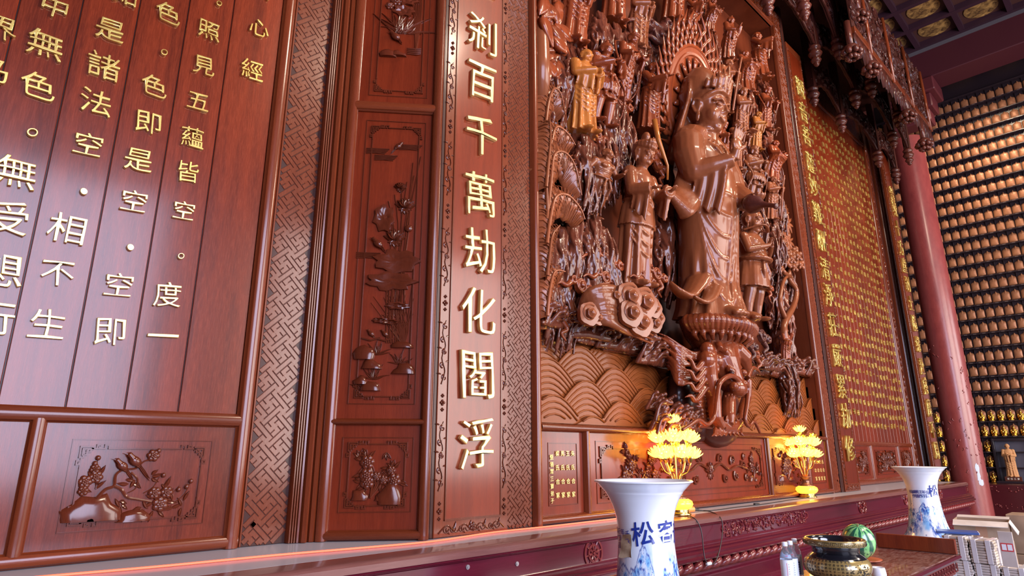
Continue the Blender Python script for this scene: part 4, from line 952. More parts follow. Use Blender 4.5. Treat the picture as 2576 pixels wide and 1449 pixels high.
# ---------------------------------------------------------------- the standing goddess in the middle
GX, GYF = 5.86, 3.16
def goddess():
    m = MB(); H = 1.0
    P = [(0, .205, .135, -.01), (.04, .185, .125, -.01), (.14, .150, .110, 0), (.30, .150, .110, 0), (.46, .165, .115, -.005), (.58, .150, .108, -.010), (.66, .150, .105, -.005), (.72, .158, .098, 0), (.765, .145, .082, .008), (.795, .10, .062, .01), (.815, .055, .048, .008), (.83, .042, .042, .0)]
    P = [(a, b*.80, c*.86, d) for a, b, c, d in P[:-2]]+P[-2:]
    robe_loft(m, P, 72, 13, .0065, 4, top=.28)
    # nested swags hanging from the two forearms
    for k in range(6): swag(m, P, PI-.10+.05*k, 2*PI-.55-.10*k, .60-.015*k, .56-.03*k, .06+.070*k, .0075, 27, -.025)
    # folds sweeping from the forearm down to the hem
    for k in range(8):
        th = 2*PI-.15-.20*k; p = []
        for t in np.linspace(0, 1, 13): q = surf(P, th-.55*t*t*(1 if k > 2 else .3), .55-.53*t); q[:2] *= .985; p.append(q)
        m.tube(p, [.004+.006*math.sin(PI*j/12) for j in range(13)], 8)
    # train curling up at the hem on the viewer's left
    m.tube(smooth_pts([(-.10, -.02, .16), (-.16, -.03, .10), (-.215, -.04, .062), (-.27, -.04, .070), (-.285, -.02, .10)], 4), np.linspace(.045, .014, 17), 12, flat=.5)
    m.tube(smooth_pts([(-.08, -.06, .12), (-.14, -.08, .065), (-.20, -.09, .035), (-.24, -.08, .05)], 4), np.linspace(.036, .010, 13), 10, flat=.5)
    # feet
    for s in (1, -1):
        m.ball((s*.055, -.105, .018), (.034, .055, .026), 14, 8)
        for k in range(5): m.ball((s*.055+(k-2)*.013, -.156+abs(k-(1 if s > 0 else 3))*.006, .012), (.008, .014, .010), 7, 5)
    # neck with rings
    m.tube([(0, .0, .80), (0, -.005, .84), (0, -.012, .875)], [.052, .046, .045], 16)
    for k in range(3): m.tube([(math.cos(a)*.049, -.006+math.sin(a)*.049, .828+.014*k) for a in np.linspace(0, 2*PI, 21)], .0045, 6)
    # necklace
    for k in range(15):
        a = PI*(1.12+.76*k/14); p = surf(P, a, .79-.035*math.sin(PI*k/14)); p[:2] *= 1.04; m.ball(p, .0065, 7, 5)
    for k in range(4): m.ball((0, -.078-.006*k, .748-.014*k), .006, 7, 5)
    m.tube([surf(P, PI*1.18, .78), surf(P, PI*1.36, .72)*(1, 1.03, 1), surf(P, PI*1.52, .66)*(1, 1.03, 1), surf(P, PI*1.72, .60)*(1, 1.03, 1)], [.006, .008, .008, .004], 7)
    # near arm bent forward, hand raised in blessing, sleeve folds draped from the forearm
    S = np.array((-.110, 0, .755)); E = np.array((-.128, -.030, .60)); Wp = np.array((-.070, -.150, .635))
    m.ball(S, (.060, .058, .052), 16, 10); m.tube([(-.03, .01, .82), (-.07, .01, .80), S], [.045, .052, .056], 14); m.tube([S, (S+E)/2-(.012, 0, 0), E], [.058, .056, .050], 16); m.ball(E, .049, 12, 9); m.tube([E, (E+Wp)/2, Wp], [.048, .040, .026], 14); m.tube([Wp, Wp+(0, -.012, .04)], [.021, .018], 10)
    put_hand(m, Wp+(0, -.012, .035), (.08, -.05, 1), (-.15, -1, 0), .120, .28, -1)
    drape(m, E+(Wp-E)*.05, Wp-(Wp-E)*.12, .16, .21, .026, .007, 3.0, back=(-.012, .035, 0), n=21, r0=.03)
    # far arm lower, holding the tilted water vase
    S = np.array((.110, 0, .75)); E = np.array((.135, -.04, .59)); Wp = np.array((.070, -.130, .50))
    m.ball(S, (.060, .058, .052), 16, 10); m.tube([(.03, .01, .82), (.07, .01, .80), S], [.045, .052, .056], 14); m.tube([S, (S+E)/2+(.012, 0, 0), E], [.060, .058, .052], 14); m.ball(E, .054, 12, 9); m.tube([E, (E+Wp)/2, Wp], [.054, .050, .034], 14)
    put_hand(m, Wp, (-.35, -.6, -.1), (0, .2, 1), .105, .9, 1)
    m.v = [v*np.array((1, 1, .868)) for v in m.v]
    # head, bowed, under a tall veil with a crown in front
    hd = head_mb('guanyin', 0, 1); hd.tube([(0, .20, .0), (0, .26, .35), (0, .24, .70), (0, .16, .88), (0, .10, .97)], [.36, .42, .36, .26, .12], 22)
    hd.tube([(0, .30, .4), (0, .42, -.1), (0, .46, -.6), (0, .50, -1.1)], [.30, .33, .40, .50], 18, flat=.55, up=(0, 1, 0))
    for s in (1, -1):
        for j in range(3): hd.tube(smooth_pts([(s*(.10+.10*j), .30, .92-.10*j), (s*(.30+.04*j), .24, .55), (s*(.40+.03*j), .18, .2), (s*(.44+.04*j), .24, -.3), (s*(.52+.05*j), .30, -.85)], 3), .035, 7)
        hd.tube(smooth_pts([(0, -.34, .34), (s*.16, -.33, .33), (s*.30, -.22, .24), (s*.37, -.04, .10)], 3), [.05]*9+[.03], 8)
    for k in range(9):
        a = PI*(.12+.76*k/8); x, y = math.cos(a)*.34, .03-math.sin(a)*.40; h = .20+.28*math.sin(a)**3
        hd.tube([(x, y, .38), (x*1.05, y-.02, .38+h*.6), (x, y+.02, .38+h)], [.055, .06, .02], 8); hd.ball((x*1.1, y*1.08, .40), .042, 7, 5)
        for q in (.3, .6): hd.ball((x*1.1, y*1.08, .38+h*q), .028, 6, 5)
    hd.ball((0, -.42, .62), (.06, .04, .09), 9, 7); hd.tube([(0, -.40, .68), (0, -.38, .95)], [.05, .015], 7)
    m.merge(hd, M4(rot('x', .14), (0, -.020, .722+.088), .186))
    return m, P
gm, GP = goddess()
# wide right sleeve flying out to the viewer's left
for k in range(9):
    t = k/8
    gm.tube(smooth_pts([(-.115+.04*t, .02-.05*t, .56-.03*t), (-.145+.04*t, .02-.05*t, .48-.04*t), (-.185+.04*t, .01-.04*t, .425-.04*t), (-.245+.07*t, -.0-.03*t, .415-.06*t), (-.270+.09*t, -.0, .435-.09*t)], 4), [.024-.008*abs(j-6)/6 for j in range(17)], 9)
H_G = 2.96; lean = .055
GT = thing('goddess_statue', 'tall central goddess statue with veil and crown, raising one hand', 'statue', (GX, GYF, 2.93))
o = link_mesh('figure', remeshed(gm, 'goddess_figure', W_STATUE, .0038, 3), GT, scale=H_G); o.rotation_euler = (lean, 0, 0)
vm = MB(); vm.lathe([(.012, -.07), (.02, -.065), (.055, -.03), (.065, .0), (.055, .035), (.022, .07), (.014, .11), (.014, .16), (.020, .175), (.010, .178)], 20)
v = vm.build('water_vase', W_SHADE, GT, True); v.scale = (H_G*.58,)*3; v.location = (.045*H_G, -.180*H_G, .412*H_G); v.rotation_euler = (math.radians(115), 0, math.radians(-12))

# ---------------------------------------------------------------- flame halo behind her head
hc = aY(1738, 256, 3.24); HR = .84; HH = 1.08
HT = thing('flame_halo', 'pierced flame-edged oval halo standing behind the head of the goddess', 'halo', (hc.x, 3.24, hc.z))
mb = MB(); HT.rotation_euler = (.20, 0, 0); a_ = np.linspace(0, 2*PI, 65)[:-1]; R = []
for s, y in ((1.0, .03), (1.0, -.02), (.95, -.03), (.93, -.018), (.86, -.018), (.84, -.032), (.80, -.030), (.78, -.012), (.4, -.02), (.02, -.03)): R.append(np.stack([np.cos(a_)*HR*.64*s, np.full(64, y), np.sin(a_)*HH*.64*s], 1))
mb.rings(R); mb.build('disc', W_STATUE2, HT, 40)
mb = MB(); n = 34
for ring in (0, 1, 2):
    for k in range(n):
        a = -PI/2+.25+(2*PI-.5)*(k+.5*(ring % 2))/(n-1); f = .5+.5*math.sin(a); tall = 1+.30*max(0, math.sin(a))**4
        r0 = .60+.085*ring*tall; r1 = r0+(.13+.03*f)*tall
        if ring == 2 and f < .35: continue
        def pt(r, da, y=0): return (math.cos(a+da)*HR*r, y, math.sin(a+da)*HH*r)
        lean_ = .12 if math.cos(a) > 0 else -.12
        mb.tube(smooth_pts([pt(r0-.02, 0), pt(r0+.35*(r1-r0), -lean_*.55, -.012), pt(r0+.7*(r1-r0), lean_*.15, -.012), pt(r1+.03, lean_*.9)], 3), [.022, .026, .032, .034, .032, .028, .022, .014, .008, .003], 7, flat=.6, up=(0, 1, 0))
mb.build('flame_border', W_STATUE2, HT, True)
mb = MB()
for k in range(18):
    a = 2*PI*k/18; mb.tube([(math.cos(a)*HR*.30, -.03, math.sin(a)*HH*.30), (math.cos(a)*HR*.42, -.045, math.sin(a)*HH*.42), (math.cos(a)*HR*.49, -.03, math.sin(a)*HH*.49)], [.02, .04, .015], 8, flat=.4, up=(0, 1, 0))
mb.build('petal_ring', W_STATUE2, HT, True)

# ---------------------------------------------------------------- attendants beside her
fm = figure(pose='forward', style='crown', seed=31, folds=9, wide=1.0, tilt=.28, hs=.182, zs=.90)
fm.rings([np.stack([np.cos(a)*q*(1+.03*np.cos(a*9)), np.sin(a)*q*.74*(1+.03*np.cos(a*9)), np.full(36, z)], 1) for a in [np.arange(36)*2*PI/36] for q, z in ((.10, .56), (.135, .50), (.148, .42), (.156, .37), (.135, .38), (.1, .5))])
FIG['attendant'] = remeshed(fm, 'attendant_figure', W_STATUE, .0062, 1)
t, a, h = statue('attendant', 'attendant_statue', (1590, 722), (1618, 338), 3.38, 'large attendant statue left of the goddess with a staff over its shoulder', k=1.0, sx=.92)
mb = MB(); mb.tube([(-.10*h, -.30*h, .99*h), (-.07*h, -.30*h, .86*h), (-.02*h, -.32*h, .70*h), (0, -.30*h, .62*h)], [.026, .024, .012, .010], 10); mb.build('staff', W_AMBER, t, True)
mb = MB(); leaf(mb, -.2*h, .06*h, 1.75, .22*h, .05*h, .02, .03, .05); mb.build('blade_tip', W_AMBER, t, True)
fm = figure(pose='pray', style='horns', seed=33, bare=True, belly=.5, wide=1.15, tilt=.15, hs=.215, zs=.88)
fm.tube(smooth_pts([(-.10, .02, .76), (-.02, -.12, .80), (.10, -.10, .77), (.16, .0, .80), (.20, .08, .74)], 4), .016, 8, flat=.5)
fm.rings([np.stack([np.cos(a)*q*(1+.04*np.cos(a*8)), np.sin(a)*q*.80*(1+.04*np.cos(a*8)), np.full(36, z)], 1) for a in [np.arange(36)*2*PI/36] for q, z in ((.10, .52), (.140, .46), (.165, .36), (.180, .26), (.155, .27), (.1, .4))])
FIG['horned'] = remeshed(fm, 'horned_figure', W_STATUE, .0062, 1)
statue('horned', 'attendant_statue', (1893, 805), (1888, 517), 3.10, 'stout horned attendant statue right of the goddess, palms pressed together', k=1.0, sx=1.0)

# ---------------------------------------------------------------- carved waves filling the foot of the niche
WV = thing('wave_panel', 'carved panel of ridged scalloped waves along the foot of the niche', 'carved panel', (6.2, 3.50, 1.83))
W_WAVE = wood('wave_wood', (.10, .020, .005), (.26, .070, .013), .42, .35, axis='X', var=.9, coat=.12, bump=.05)
def wtop(x): return np.interp(x, [3.43, 4.0, 4.9, 5.4, 7.0, 8.97], [2.60, 2.58, 2.50, 2.42, 2.50, 2.66])
# lower profile stays in front of the recess lining
mb = MB(); mb.prism([(3.43, 1.83), (8.965, 1.83)]+[(x, wtop(x)-.02) for x in np.linspace(8.965, 3.43, 20)], 3.50, 3.56); bw(mb, 'backing', W_WAVE, WV)
def bell(cx, z0, hw, hh, k, n=17):
    q = np.linspace(-1, 1, n); s = 1-k
    return [(cx+t*hw*(1-.35*k), z0+hh*(1-.62*k)*(.5+.5*math.cos(t*PI))**.85-hh*.52*k) for t in q]
row = 0; z = 2.46
ridges = MB(); mounds = MB()
while z > 1.50:
    yy = 3.505-.028*row; hw = .56; hh = .34; off = hw*.80*(row % 2)
    x = 3.2-off
    while x < 9.5:
        pts = bell(x, z, hw, hh, 0)
        c = [(min(max(px, 3.432), 8.96), min(max(pz, 1.832), wtop(min(max(px, 3.43), 8.96))-.004)) for px, pz in pts]
        c += [(c[-1][0], 1.832), (c[0][0], 1.832)] if z < 1.832 else [(min(c[-1][0], 8.96), max(1.832, z-.42)), (max(c[0][0], 3.432), max(1.832, z-.42))]
        if c[0][0] < c[-3][0]-.02: mounds.prism(c, yy-.012, yy+.03)
        for k in range(7):
            p = bell(x, z, hw, hh, k*.125)
            p = [q for q in p if 3.44 < q[0] < 8.955 and 1.84 < q[1] < wtop(q[0])-.006]
            if len(p) > 3:
                ridges.tube([(q[0], yy-.013, q[1]) for q in p], .0105, 6, flat=.8)
        x += hw*1.60
    z -= .150; row += 1
bw(mounds, 'wave_mounds', W_WAVE, WV); bw(ridges, 'wave_ridges', W_WAVE, WV, True)

# ---------------------------------------------------------------- foam crests, rockwork, clouds and plants around the statues
RW = thing('rockwork_relief', 'dark glossy carved rockwork, foam and cloud scrolls filling the niche between statues', 'rockwork', (6.2, 3.55, 2.6))
def put_part(name, me, x, y, z, s=1., rz=0., sz=None):
    o = link_mesh(name, me, RW, (x-6.2, y-3.55, z-2.6), rz); o.scale = (s, s, sz or s); return o
def foam(seed):
    m = MB(); r = random.Random(seed)
    for k in range(10):
        x = (k-4.5)*.048+r.uniform(-.01, .01); h = .10+.05*math.sin(k*1.3+seed)+r.uniform(0, .03); y = r.uniform(-.05, .02)
        m.tube(smooth_pts([(x-.05, .02, -.04), (x-.02, y, h*.45), (x+.01, y-.02, h*.85), (x+.045, y-.05, h)], 3), [.026, .026, .024, .022, .020, .018, .020, .022, .026, .030], 8); m.ball((x+.05, y-.055, h), .030, 8, 6)
    m.tube([(-.25, .02, -.02), (0, .01, .0), (.25, .02, -.02)], [.03, .045, .03], 8)
    return remeshed(m, 'foam', W_ROCK, .009, 1)
FO = [foam(k) for k in range(3)]
r_ = random.Random(9)
for k in range(30):
    x = 3.55+k*.185
    if 5.3 < x < 6.5: continue
    put_part('foam_crest', FO[k % 3], x, 3.42-.05*(k % 2), wtop(x)+.03+.02*math.sin(k), .85+.2*r_.random(), r_.uniform(-.3, .3))
def crag(seed, w=.34, h=.62, d=.20):
    m = MB(); r = random.Random(seed)
    for k in range(52):
        x = r.uniform(-w, w)*.5; top = h*(1-.55*(abs(x)/(w*.5))**2)*r.uniform(.75, 1.0); y = r.uniform(-d*.6, d*.2)*(1-.5*abs(x)/w); b = -h*r.uniform(.05, .45)
        P = []; q = r.uniform(0, 6)
        for t in np.linspace(0, 1, 8): P.append((x*(1+.15*t)+.018*math.sin(q+t*9), y-.05*math.sin(PI*t)+.012*math.sin(q*2+t*13), top+(b-top)*t))
        m.tube(P, [r.uniform(.011, .023)*(1.25-t*.6) for t in np.linspace(0, 1, 8)], 7)
    m.box(-w*.44, w*.44, -d*.42, d*.4, -h*.3, h*.66, .05)
    return remeshed(m, 'crag', W_ROCK, .0085, 1)
CR = [crag(k) for k in range(5)]
for i, (a, h) in enumerate(PLACED[:25]):
    if i in (3, 8, 13, 21): continue
    if i in (4, 5, 7): sc_ = .9
    else: sc_ = .75+.25*h
    put_part('rock_crag', CR[i % 5], a.x, min(a.y+.02, 3.52), a.z-.50*sc_*.98-.10, sc_, 0, sc_)
for px, py, s in ((1475, 640, 1.35), (1440, 620, 1.1), (1500, 650, 1.1), (1460, 700, 1.0), (1530, 320, 1.15), (1545, 350, 1.2), (1410, 150, 1.1), (1395, 210, 1.2), (1425, 240, 1.0), (1460, 370, 1.2), (1430, 400, 1.1), (1480, 390, 1.0),
                  (1500, 95, 1.0), (1580, 130, 1.1), (1620, 150, .9), (1660, 420, .8), (1665, 560, 1.3), (1655, 620, 1.2), (1850, 300, .7), (1895, 305, .8), (1860, 380, .7), (1925, 420, .6), (1925, 640, 1.1), (1945, 680, 1.0),
                  (1920, 470, .7), (1955, 770, 1.1), (1975, 700, .9), (1960, 850, 1.0), (1940, 740, .9), (1370, 700, 1.1), (1390, 740, 1.0), (1400, 640, .9)):
    p = aY(px, py, 3.52); put_part('rock_crag', CR[int(px) % 5], min(p.x, 8.75), 3.52, p.z-.3*s, s, r_.uniform(-.2, .2), s)
def cloud(seed):
    m = MB(); r = random.Random(seed)
    for (x, z, R, t0, sg) in ((0, 0, .12, 2.5, 1), (.19, -.03, .085, .5, -1), (-.17, .05, .07, 1, 1)):
        m.tube([(x, .02, z), (x, -.035, z)], [R*1.02, R*.92], 18)
        P = []
        for i in range(22): t = i/21; a = t0+sg*t*2.3*PI; rr = R*(.95-.80*t); P.append((x+math.cos(a)*rr, -.035-.02*t, z+math.sin(a)*rr))
        m.tube(P, np.linspace(.016, .022, 22), 7); m.ball((x, -.06, z), R*.24, 10, 7)
    m.tube(smooth_pts([(-.22, 0, .02), (-.32, -.02, -.05), (-.42, 0, -.02), (-.52, 0, -.08)], 3), np.linspace(.05, .012, 10), 8)
    m.tube(smooth_pts([(.05, .0, -.1), (.12, -.02, -.2), (.02, 0, -.27), (.12, 0, -.36)], 3), np.linspace(.05, .015, 10), 8)
    return remeshed(m, 'cloud', W_STATUE2, .008, 1)
CL = [cloud(1), cloud(2)]
DK = CL[0].copy(); DK.materials.clear(); DK.materials.append(W_SHADE)
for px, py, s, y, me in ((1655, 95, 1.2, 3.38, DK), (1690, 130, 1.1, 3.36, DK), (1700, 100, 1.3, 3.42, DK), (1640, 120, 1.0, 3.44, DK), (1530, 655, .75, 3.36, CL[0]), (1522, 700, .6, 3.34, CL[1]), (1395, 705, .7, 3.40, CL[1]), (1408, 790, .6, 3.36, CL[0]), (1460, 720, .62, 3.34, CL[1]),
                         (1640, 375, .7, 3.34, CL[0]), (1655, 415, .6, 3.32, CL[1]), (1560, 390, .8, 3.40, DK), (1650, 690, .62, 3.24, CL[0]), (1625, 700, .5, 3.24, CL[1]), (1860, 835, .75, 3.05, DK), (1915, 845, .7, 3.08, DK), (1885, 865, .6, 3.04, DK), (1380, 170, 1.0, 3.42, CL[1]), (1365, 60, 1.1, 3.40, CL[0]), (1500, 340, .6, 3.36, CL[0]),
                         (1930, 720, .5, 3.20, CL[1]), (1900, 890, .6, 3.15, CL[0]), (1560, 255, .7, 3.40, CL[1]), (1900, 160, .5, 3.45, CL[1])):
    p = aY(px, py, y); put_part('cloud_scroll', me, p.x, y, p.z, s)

# streaming cloud pedestal below the left attendant
CP = thing('cloud_pedestal', 'pale swirling cloud pedestal studded with spiral discs, below the left attendant', 'cloud carving', (4.75, 3.36, 2.62))
m = MB(); c = aY(1575, 795, 3.22)
for k in range(10):
    t = k/9; P = [aY(1452+3*t, 808+4*t, 3.34), aY(1475+20*t, 742+66*t, 3.18), aY(1525+10*t, 724+85*t+8*math.sin(t*9), 3.08), aY(1590-6*t, 740+100*t, 3.06), aY(1650-10*t, 770+95*t, 3.14)]
    m.tube(smooth_pts([tuple(p) for p in P], 4), [.012+.026*math.sin(PI*min(1, j/13))**.6 for j in range(17)], 9)
m.ball(aY(1585, 790, 3.36), (.32, .16, .24), 18, 12, rot=rot('y', .25))
me = remeshed(m, 'cloud_mass', W_STATUE, .009, 2); o = link_mesh('cloud_mass', me, CP); o.location = -CP.location
disc = MB()
a = np.arange(20)*2*PI/20; disc.rings([np.stack([np.cos(a)*q*(1+.06*np.cos(a*5)), np.full(20, y), np.sin(a)*q*(1+.06*np.cos(a*5))], 1) for q, y in ((.100, .03), (.108, .0), (.104, -.022), (.05, -.028), (.046, -.024), (.044, -.060), (.03, -.066), (.02, -.085), (.004, -.09))])
P = []
for i in range(16): t = i/15; b = 1+t*1.6*PI; P.append((math.cos(b)*(.085-.04*t), -.026, math.sin(b)*(.085-.04*t)))
disc.tube(P, .007, 6)
dme = disc.mesh('spiral_disc', W_STATUE, 45)
for px, py, s, y in ((1518, 734, .75, 3.12), (1545, 745, .85, 3.06), (1580, 748, 1.25, 3.0), (1617, 762, 1.35, 2.99), (1585, 788, 1.15, 2.98), (1610, 812, 1.2, 3.0), (1642, 775, .9, 3.02), (1645, 815, .8, 3.04), (1480, 790, .95, 3.14), (1504, 800, .6, 3.13), (1655, 800, .7, 3.1)):
    p = aY(px, py, y); o = link_mesh('spiral_disc', dme, CP, (p.x-4.75, y-3.36, p.z-2.62), -.25, scale=s)

# banana leaves at the left edge of the niche
BL = thing('banana_plant', 'carved broad-leaved banana plant climbing the left side of the niche', 'plant carving', (3.55, 3.50, 2.7))
def frond(pts, w, seed, y):
    r = random.Random(seed); mb = MB(); P = smooth_pts([tuple(aY(px, py, y)) for px, py in pts], 5); n = len(P); R = []; rr = []
    for i, p in enumerate(P):
        t = i/(n-1); d = P[min(i+1, n-1)]-P[max(i-1, 0)]; d /= np.linalg.norm(d); nn = np.array((-d[2], 0, d[0])); ww = w*math.sin(PI*min(.98, .08+.9*t))**.7*(1+.14*math.sin(i*2.3+seed))
        row = []
        for q in np.linspace(-1, 1, 13): row.append(p+nn*ww*q+np.array((0, -.10*(1-abs(q)**1.5)-.012*math.sin(i*2.4+abs(q)*5), -.04*abs(q))))
        row = np.array(row); bk = row[::-1]+np.array((0, .02, 0)); R.append(np.concatenate([row, bk]))
    mb.rings(R); mb.tube([p+np.array((0, -.108, 0)) for p in P], np.linspace(.018, .006, n), 7)
    for i in range(1, n-1):
        for s in (1, -1):
            for e in (0,): 
                p = P[i]*(1-e)+P[min(i+1, n-1)]*e; d = P[min(i+1, n-1)]-P[i-1]; d /= np.linalg.norm(d); nn = np.array((-d[2], 0, d[0])); t = (i+e)/(n-1); ww = w*math.sin(PI*min(.98, .08+.9*t))**.7
                mb.tube([p+np.array((0, -.104, 0)), p+nn*ww*s*.5+d*ww*.22+np.array((0, -.085, 0)), p+nn*ww*s*.92+d*ww*.4+np.array((0, -.035, -.03))], [.005, .0045, .002], 5)
    return bw(mb, 'leaf_blade', W_STATUE, BL, 60)
frond([(1352, 560), (1362, 470), (1372, 400), (1400, 395), (1425, 430), (1440, 500)], .17, 1, 3.36)
frond([(1352, 620), (1360, 560), (1375, 505), (1405, 500), (1435, 530), (1448, 560)], .14, 2, 3.34)
frond([(1355, 440), (1365, 370), (1378, 330), (1405, 345), (1425, 375)], .15, 3, 3.40)
frond([(1350, 330), (1358, 270), (1372, 235), (1390, 250), (1400, 300)], .15, 4, 3.42)
frond([(1350, 480), (1356, 420), (1362, 360), (1360, 310)], .13, 5, 3.32)
frond([(1352, 700), (1358, 650), (1366, 600), (1385, 575)], .13, 6, 3.34)
frond([(1352, 800), (1358, 740), (1372, 690), (1398, 690)], .13, 7, 3.36)
frond([(1354, 560), (1352, 500), (1350, 440), (1351, 380)], .09, 8, 3.36)
mb = MB(); mb.tube([tuple(aY(1352, 830, 3.46)), tuple(aY(1354, 600, 3.46)), tuple(aY(1353, 300, 3.46)), tuple(aY(1352, 40, 3.46))], [.09, .08, .07, .06], 12); bw(mb, 'stem', W_STATUE, BL, True)
# old tree with curling leaves at the upper left
TR = thing('carved_tree', 'carved gnarled tree with curled leaves in the upper left corner of the niche', 'tree carving', (3.7, 3.5, 5.0))
mb = MB(); mb.tube([tuple(aY(1356, 250, 3.42)), tuple(aY(1360, 150, 3.40)), tuple(aY(1358, 60, 3.40)), tuple(aY(1352, -30, 3.40))], [.10, .09, .08, .08], 12)
bw(mb, 'trunk', W_STATUE, TR, True)
for k in range(26):
    px = r_.uniform(1362, 1412); py = r_.uniform(0, 190)-(px-1362)*.3; p = aY(px, py, 3.34+.04*(k % 3)); mb = MB(); leaf(mb, p.x, p.z, r_.uniform(-2.4, -.4), r_.uniform(.2, .34), .15, p.y, .06, r_.uniform(-.5, .5), 9); bw(mb, 'leaf_cluster', W_STATUE2, TR, True)
# pine and bamboo on the right
def puff(seed):
    m = MB(); r = random.Random(seed)
    for k in range(26): a = r.uniform(0, 6.28); q = r.uniform(0, .12); m.ball((math.cos(a)*q, r.uniform(-.05, .02), math.sin(a)*q*.8), (.034, .034, .038), 8, 6)
    return remeshed(m, 'puff', W_STATUE, .009, 1)
PF = puff(3)
PT = thing('carved_pine', 'carved pine tree with rounded needle clusters at the right edge of the relief', 'tree carving', (8.6, 3.34, 3.0))
mb = MB()
Q = lambda px, py, y=3.30: tuple(aY(px, py, y))
mb.tube(smooth_pts([Q(1980, 880), Q(1972, 820), Q(1996, 770), Q(2003, 730), Q(1985, 700), Q(1990, 665), Q(1998, 645)], 4), np.linspace(.05, .02, 25), 10)
mb.tube(smooth_pts([Q(1975, 800), Q(1962, 760), Q(1970, 710), Q(1985, 690)], 4), np.linspace(.035, .02, 13), 9); mb.tube([Q(1988, 700), Q(1966, 680), Q(1960, 660)], [.04, .03, .02], 8)
o = bw(mb, 'trunk', W_STATUE, PT, True)
for px, py, s in ((2000, 640, .95), (1985, 648, .9), (1972, 655, .85), (2008, 662, .8), (1960, 672, .8), (1992, 668, .8)): p = aY(px, py, 3.27); link_mesh('needle_cluster', PF, PT, (p.x-8.6, p.y-3.34, p.z-3.0), scale=s)
BB = thing('carved_bamboo', 'carved bamboo with spiky leaf tufts right of the staff-bearing old man', 'plant carving', (9.0, 3.38, 3.9))
mb = MB()
for x0 in (1962, 1972, 1980): mb.tube([Q(x0+6, 660, 3.34), Q(x0+3, 600, 3.34), Q(x0, 525, 3.34)], [.022, .020, .014], 8)
bw(mb, 'culm', W_STATUE, BB, True)
for k, (px, py) in enumerate(((1972, 535), (1958, 545), (1980, 560), (1962, 575), (1975, 590), (1983, 605), (1960, 610), (1972, 628), (1982, 640))):
    p = aY(px, py, 3.30); mb = MB()
    for j in range(8): leaf(mb, p.x, p.z, 2*PI*j/8+.2*k, .17, .045, 3.30, .03, .25)
    bw(mb, 'leaf_tuft', W_STATUE, BB, True)

# ---------------------------------------------------------------- lotus base and dragon head under the goddess
LB = thing('petal_pedestal', 'ruffled petal base under the bare feet of the goddess', 'pedestal', (GX, 3.12, 2.72))
m = MB()
for k in range(26):
    a = PI+PI*(k+.5)/26*1.0; x, y = math.cos(a)*.56, math.sin(a)*.34
    m.tube(smooth_pts([(x*.82, y*.82, .16), (x*1.03, y*1.03, .17), (x*1.12, y*1.12, .08), (x*1.04, y*1.04, -.04), (x*.85, y*.85, -.12)], 3), [.03, .036, .042, .044, .044, .044, .04, .036, .03, .026, .022, .018, .014][:13], 8)
    if k % 2: m.tube(smooth_pts([(x*.7, y*.7, -.02), (x*.92, y*.92, -.06), (x*.96, y*.96, -.15), (x*.8, y*.8, -.22)], 3), [.03, .04, .04, .042, .04, .036, .03, .024, .02, .016], 8)
a = np.arange(32)*2*PI/32
m.rings([np.stack([np.cos(a)*q, np.sin(a)*q*.6, np.full(32, z)], 1) for q, z in ((.32, -.30), (.44, -.1), (.5, .1), (.52, .19), (.3, .20))])
o = link_mesh('petal_ring', remeshed(m, 'lotus_petals', W_STATUE2, .0085, 1), LB, (0, 0, .085)); o.scale = (.93, .93, .58)
DG = thing('dragon_head', 'carved dragon head with long whiskers, facing down below the goddess', 'dragon carving', (5.75, 3.0, 1.85))
m = MB(); Y = 2.98
def D(px, py, y=Y): return tuple(aY(px, py, y))
m.tube([D(1790, 865, 3.20), D(1800, 890, 3.12), D(1815, 925, 3.04), D(1835, 955, 2.98), D(1850, 975, 2.94)], [.20, .25, .20, .14, .11], 18)     # skull to muzzle
m.ball(D(1855, 978, 2.90), (.12, .09, .085), 14, 10)
for px, py in ((1846, 972), (1863, 975)): m.ball(D(px, py, 2.86), (.05, .05, .045), 10, 8)
m.tube([D(1830, 868, 3.0), D(1850, 882, 2.95), D(1868, 900, 2.93), D(1880, 930, 2.93)], [.08, .10, .10, .05], 12)
for i in range(4): m.tube([D(1800+6*i, 872+i*3, 3.0-.01*i), D(1825+6*i, 885+i*4, 2.92), D(1850+5*i, 915+i*4, 2.90)], [.02, .035, .015], 8)   # brow folds
m.ball(D(1838, 935, 2.90), (.07, .05, .04), 12, 8, rot=rot('y', .6)); m.ball(D(1868, 938, 2.92), (.05, .05, .04), 10, 8)
for px, py, s in ((1778, 878, .07), (1776, 905, .085), (1800, 908, .075), (1782, 930, .07), (1788, 955, .075), (1795, 930, .06)): m.ball(D(px, py, 2.98), s, 12, 9)   # knobbly cheek
m.tube([D(1786, 862, 3.05), D(1780, 900, 3.0), D(1782, 950, 2.98), D(1796, 1000, 2.96), D(1800, 1050, 2.94), D(1815, 1075, 2.93)], [.07, .09, .09, .07, .06, .05], 12)   # jaw side
m.tube([D(1880, 955, 3.0), D(1878, 1000, 3.0), D(1862, 1050, 2.97), D(1840, 1078, 2.94), D(1815, 1075, 2.93)], [.05, .05, .05, .06, .05], 12)
m.tube([D(1835, 985, 2.98), D(1832, 1020, 2.96), D(1832, 1050, 2.92), D(1838, 1068, 2.88)], [.06, .075, .07, .03], 12)     # tongue
for k in range(7): m.tube([D(1824+8*k, 988+abs(k-3)*2, 2.90), D(1826+7*k, 1002, 2.90)], [.016, .003], 7); m.tube([D(1808+9*k, 1062-abs(k-3)*2, 2.90), D(1812+8*k, 1045, 2.90)], [.016, .003], 7)
for k in range(8): m.tube([D(1800+9*k, 1078, 2.94), D(1798+9.5*k, 1092, 2.90), D(1790+12*k, 1098, 2.87)], [.022, .016, .004], 7)    # beard
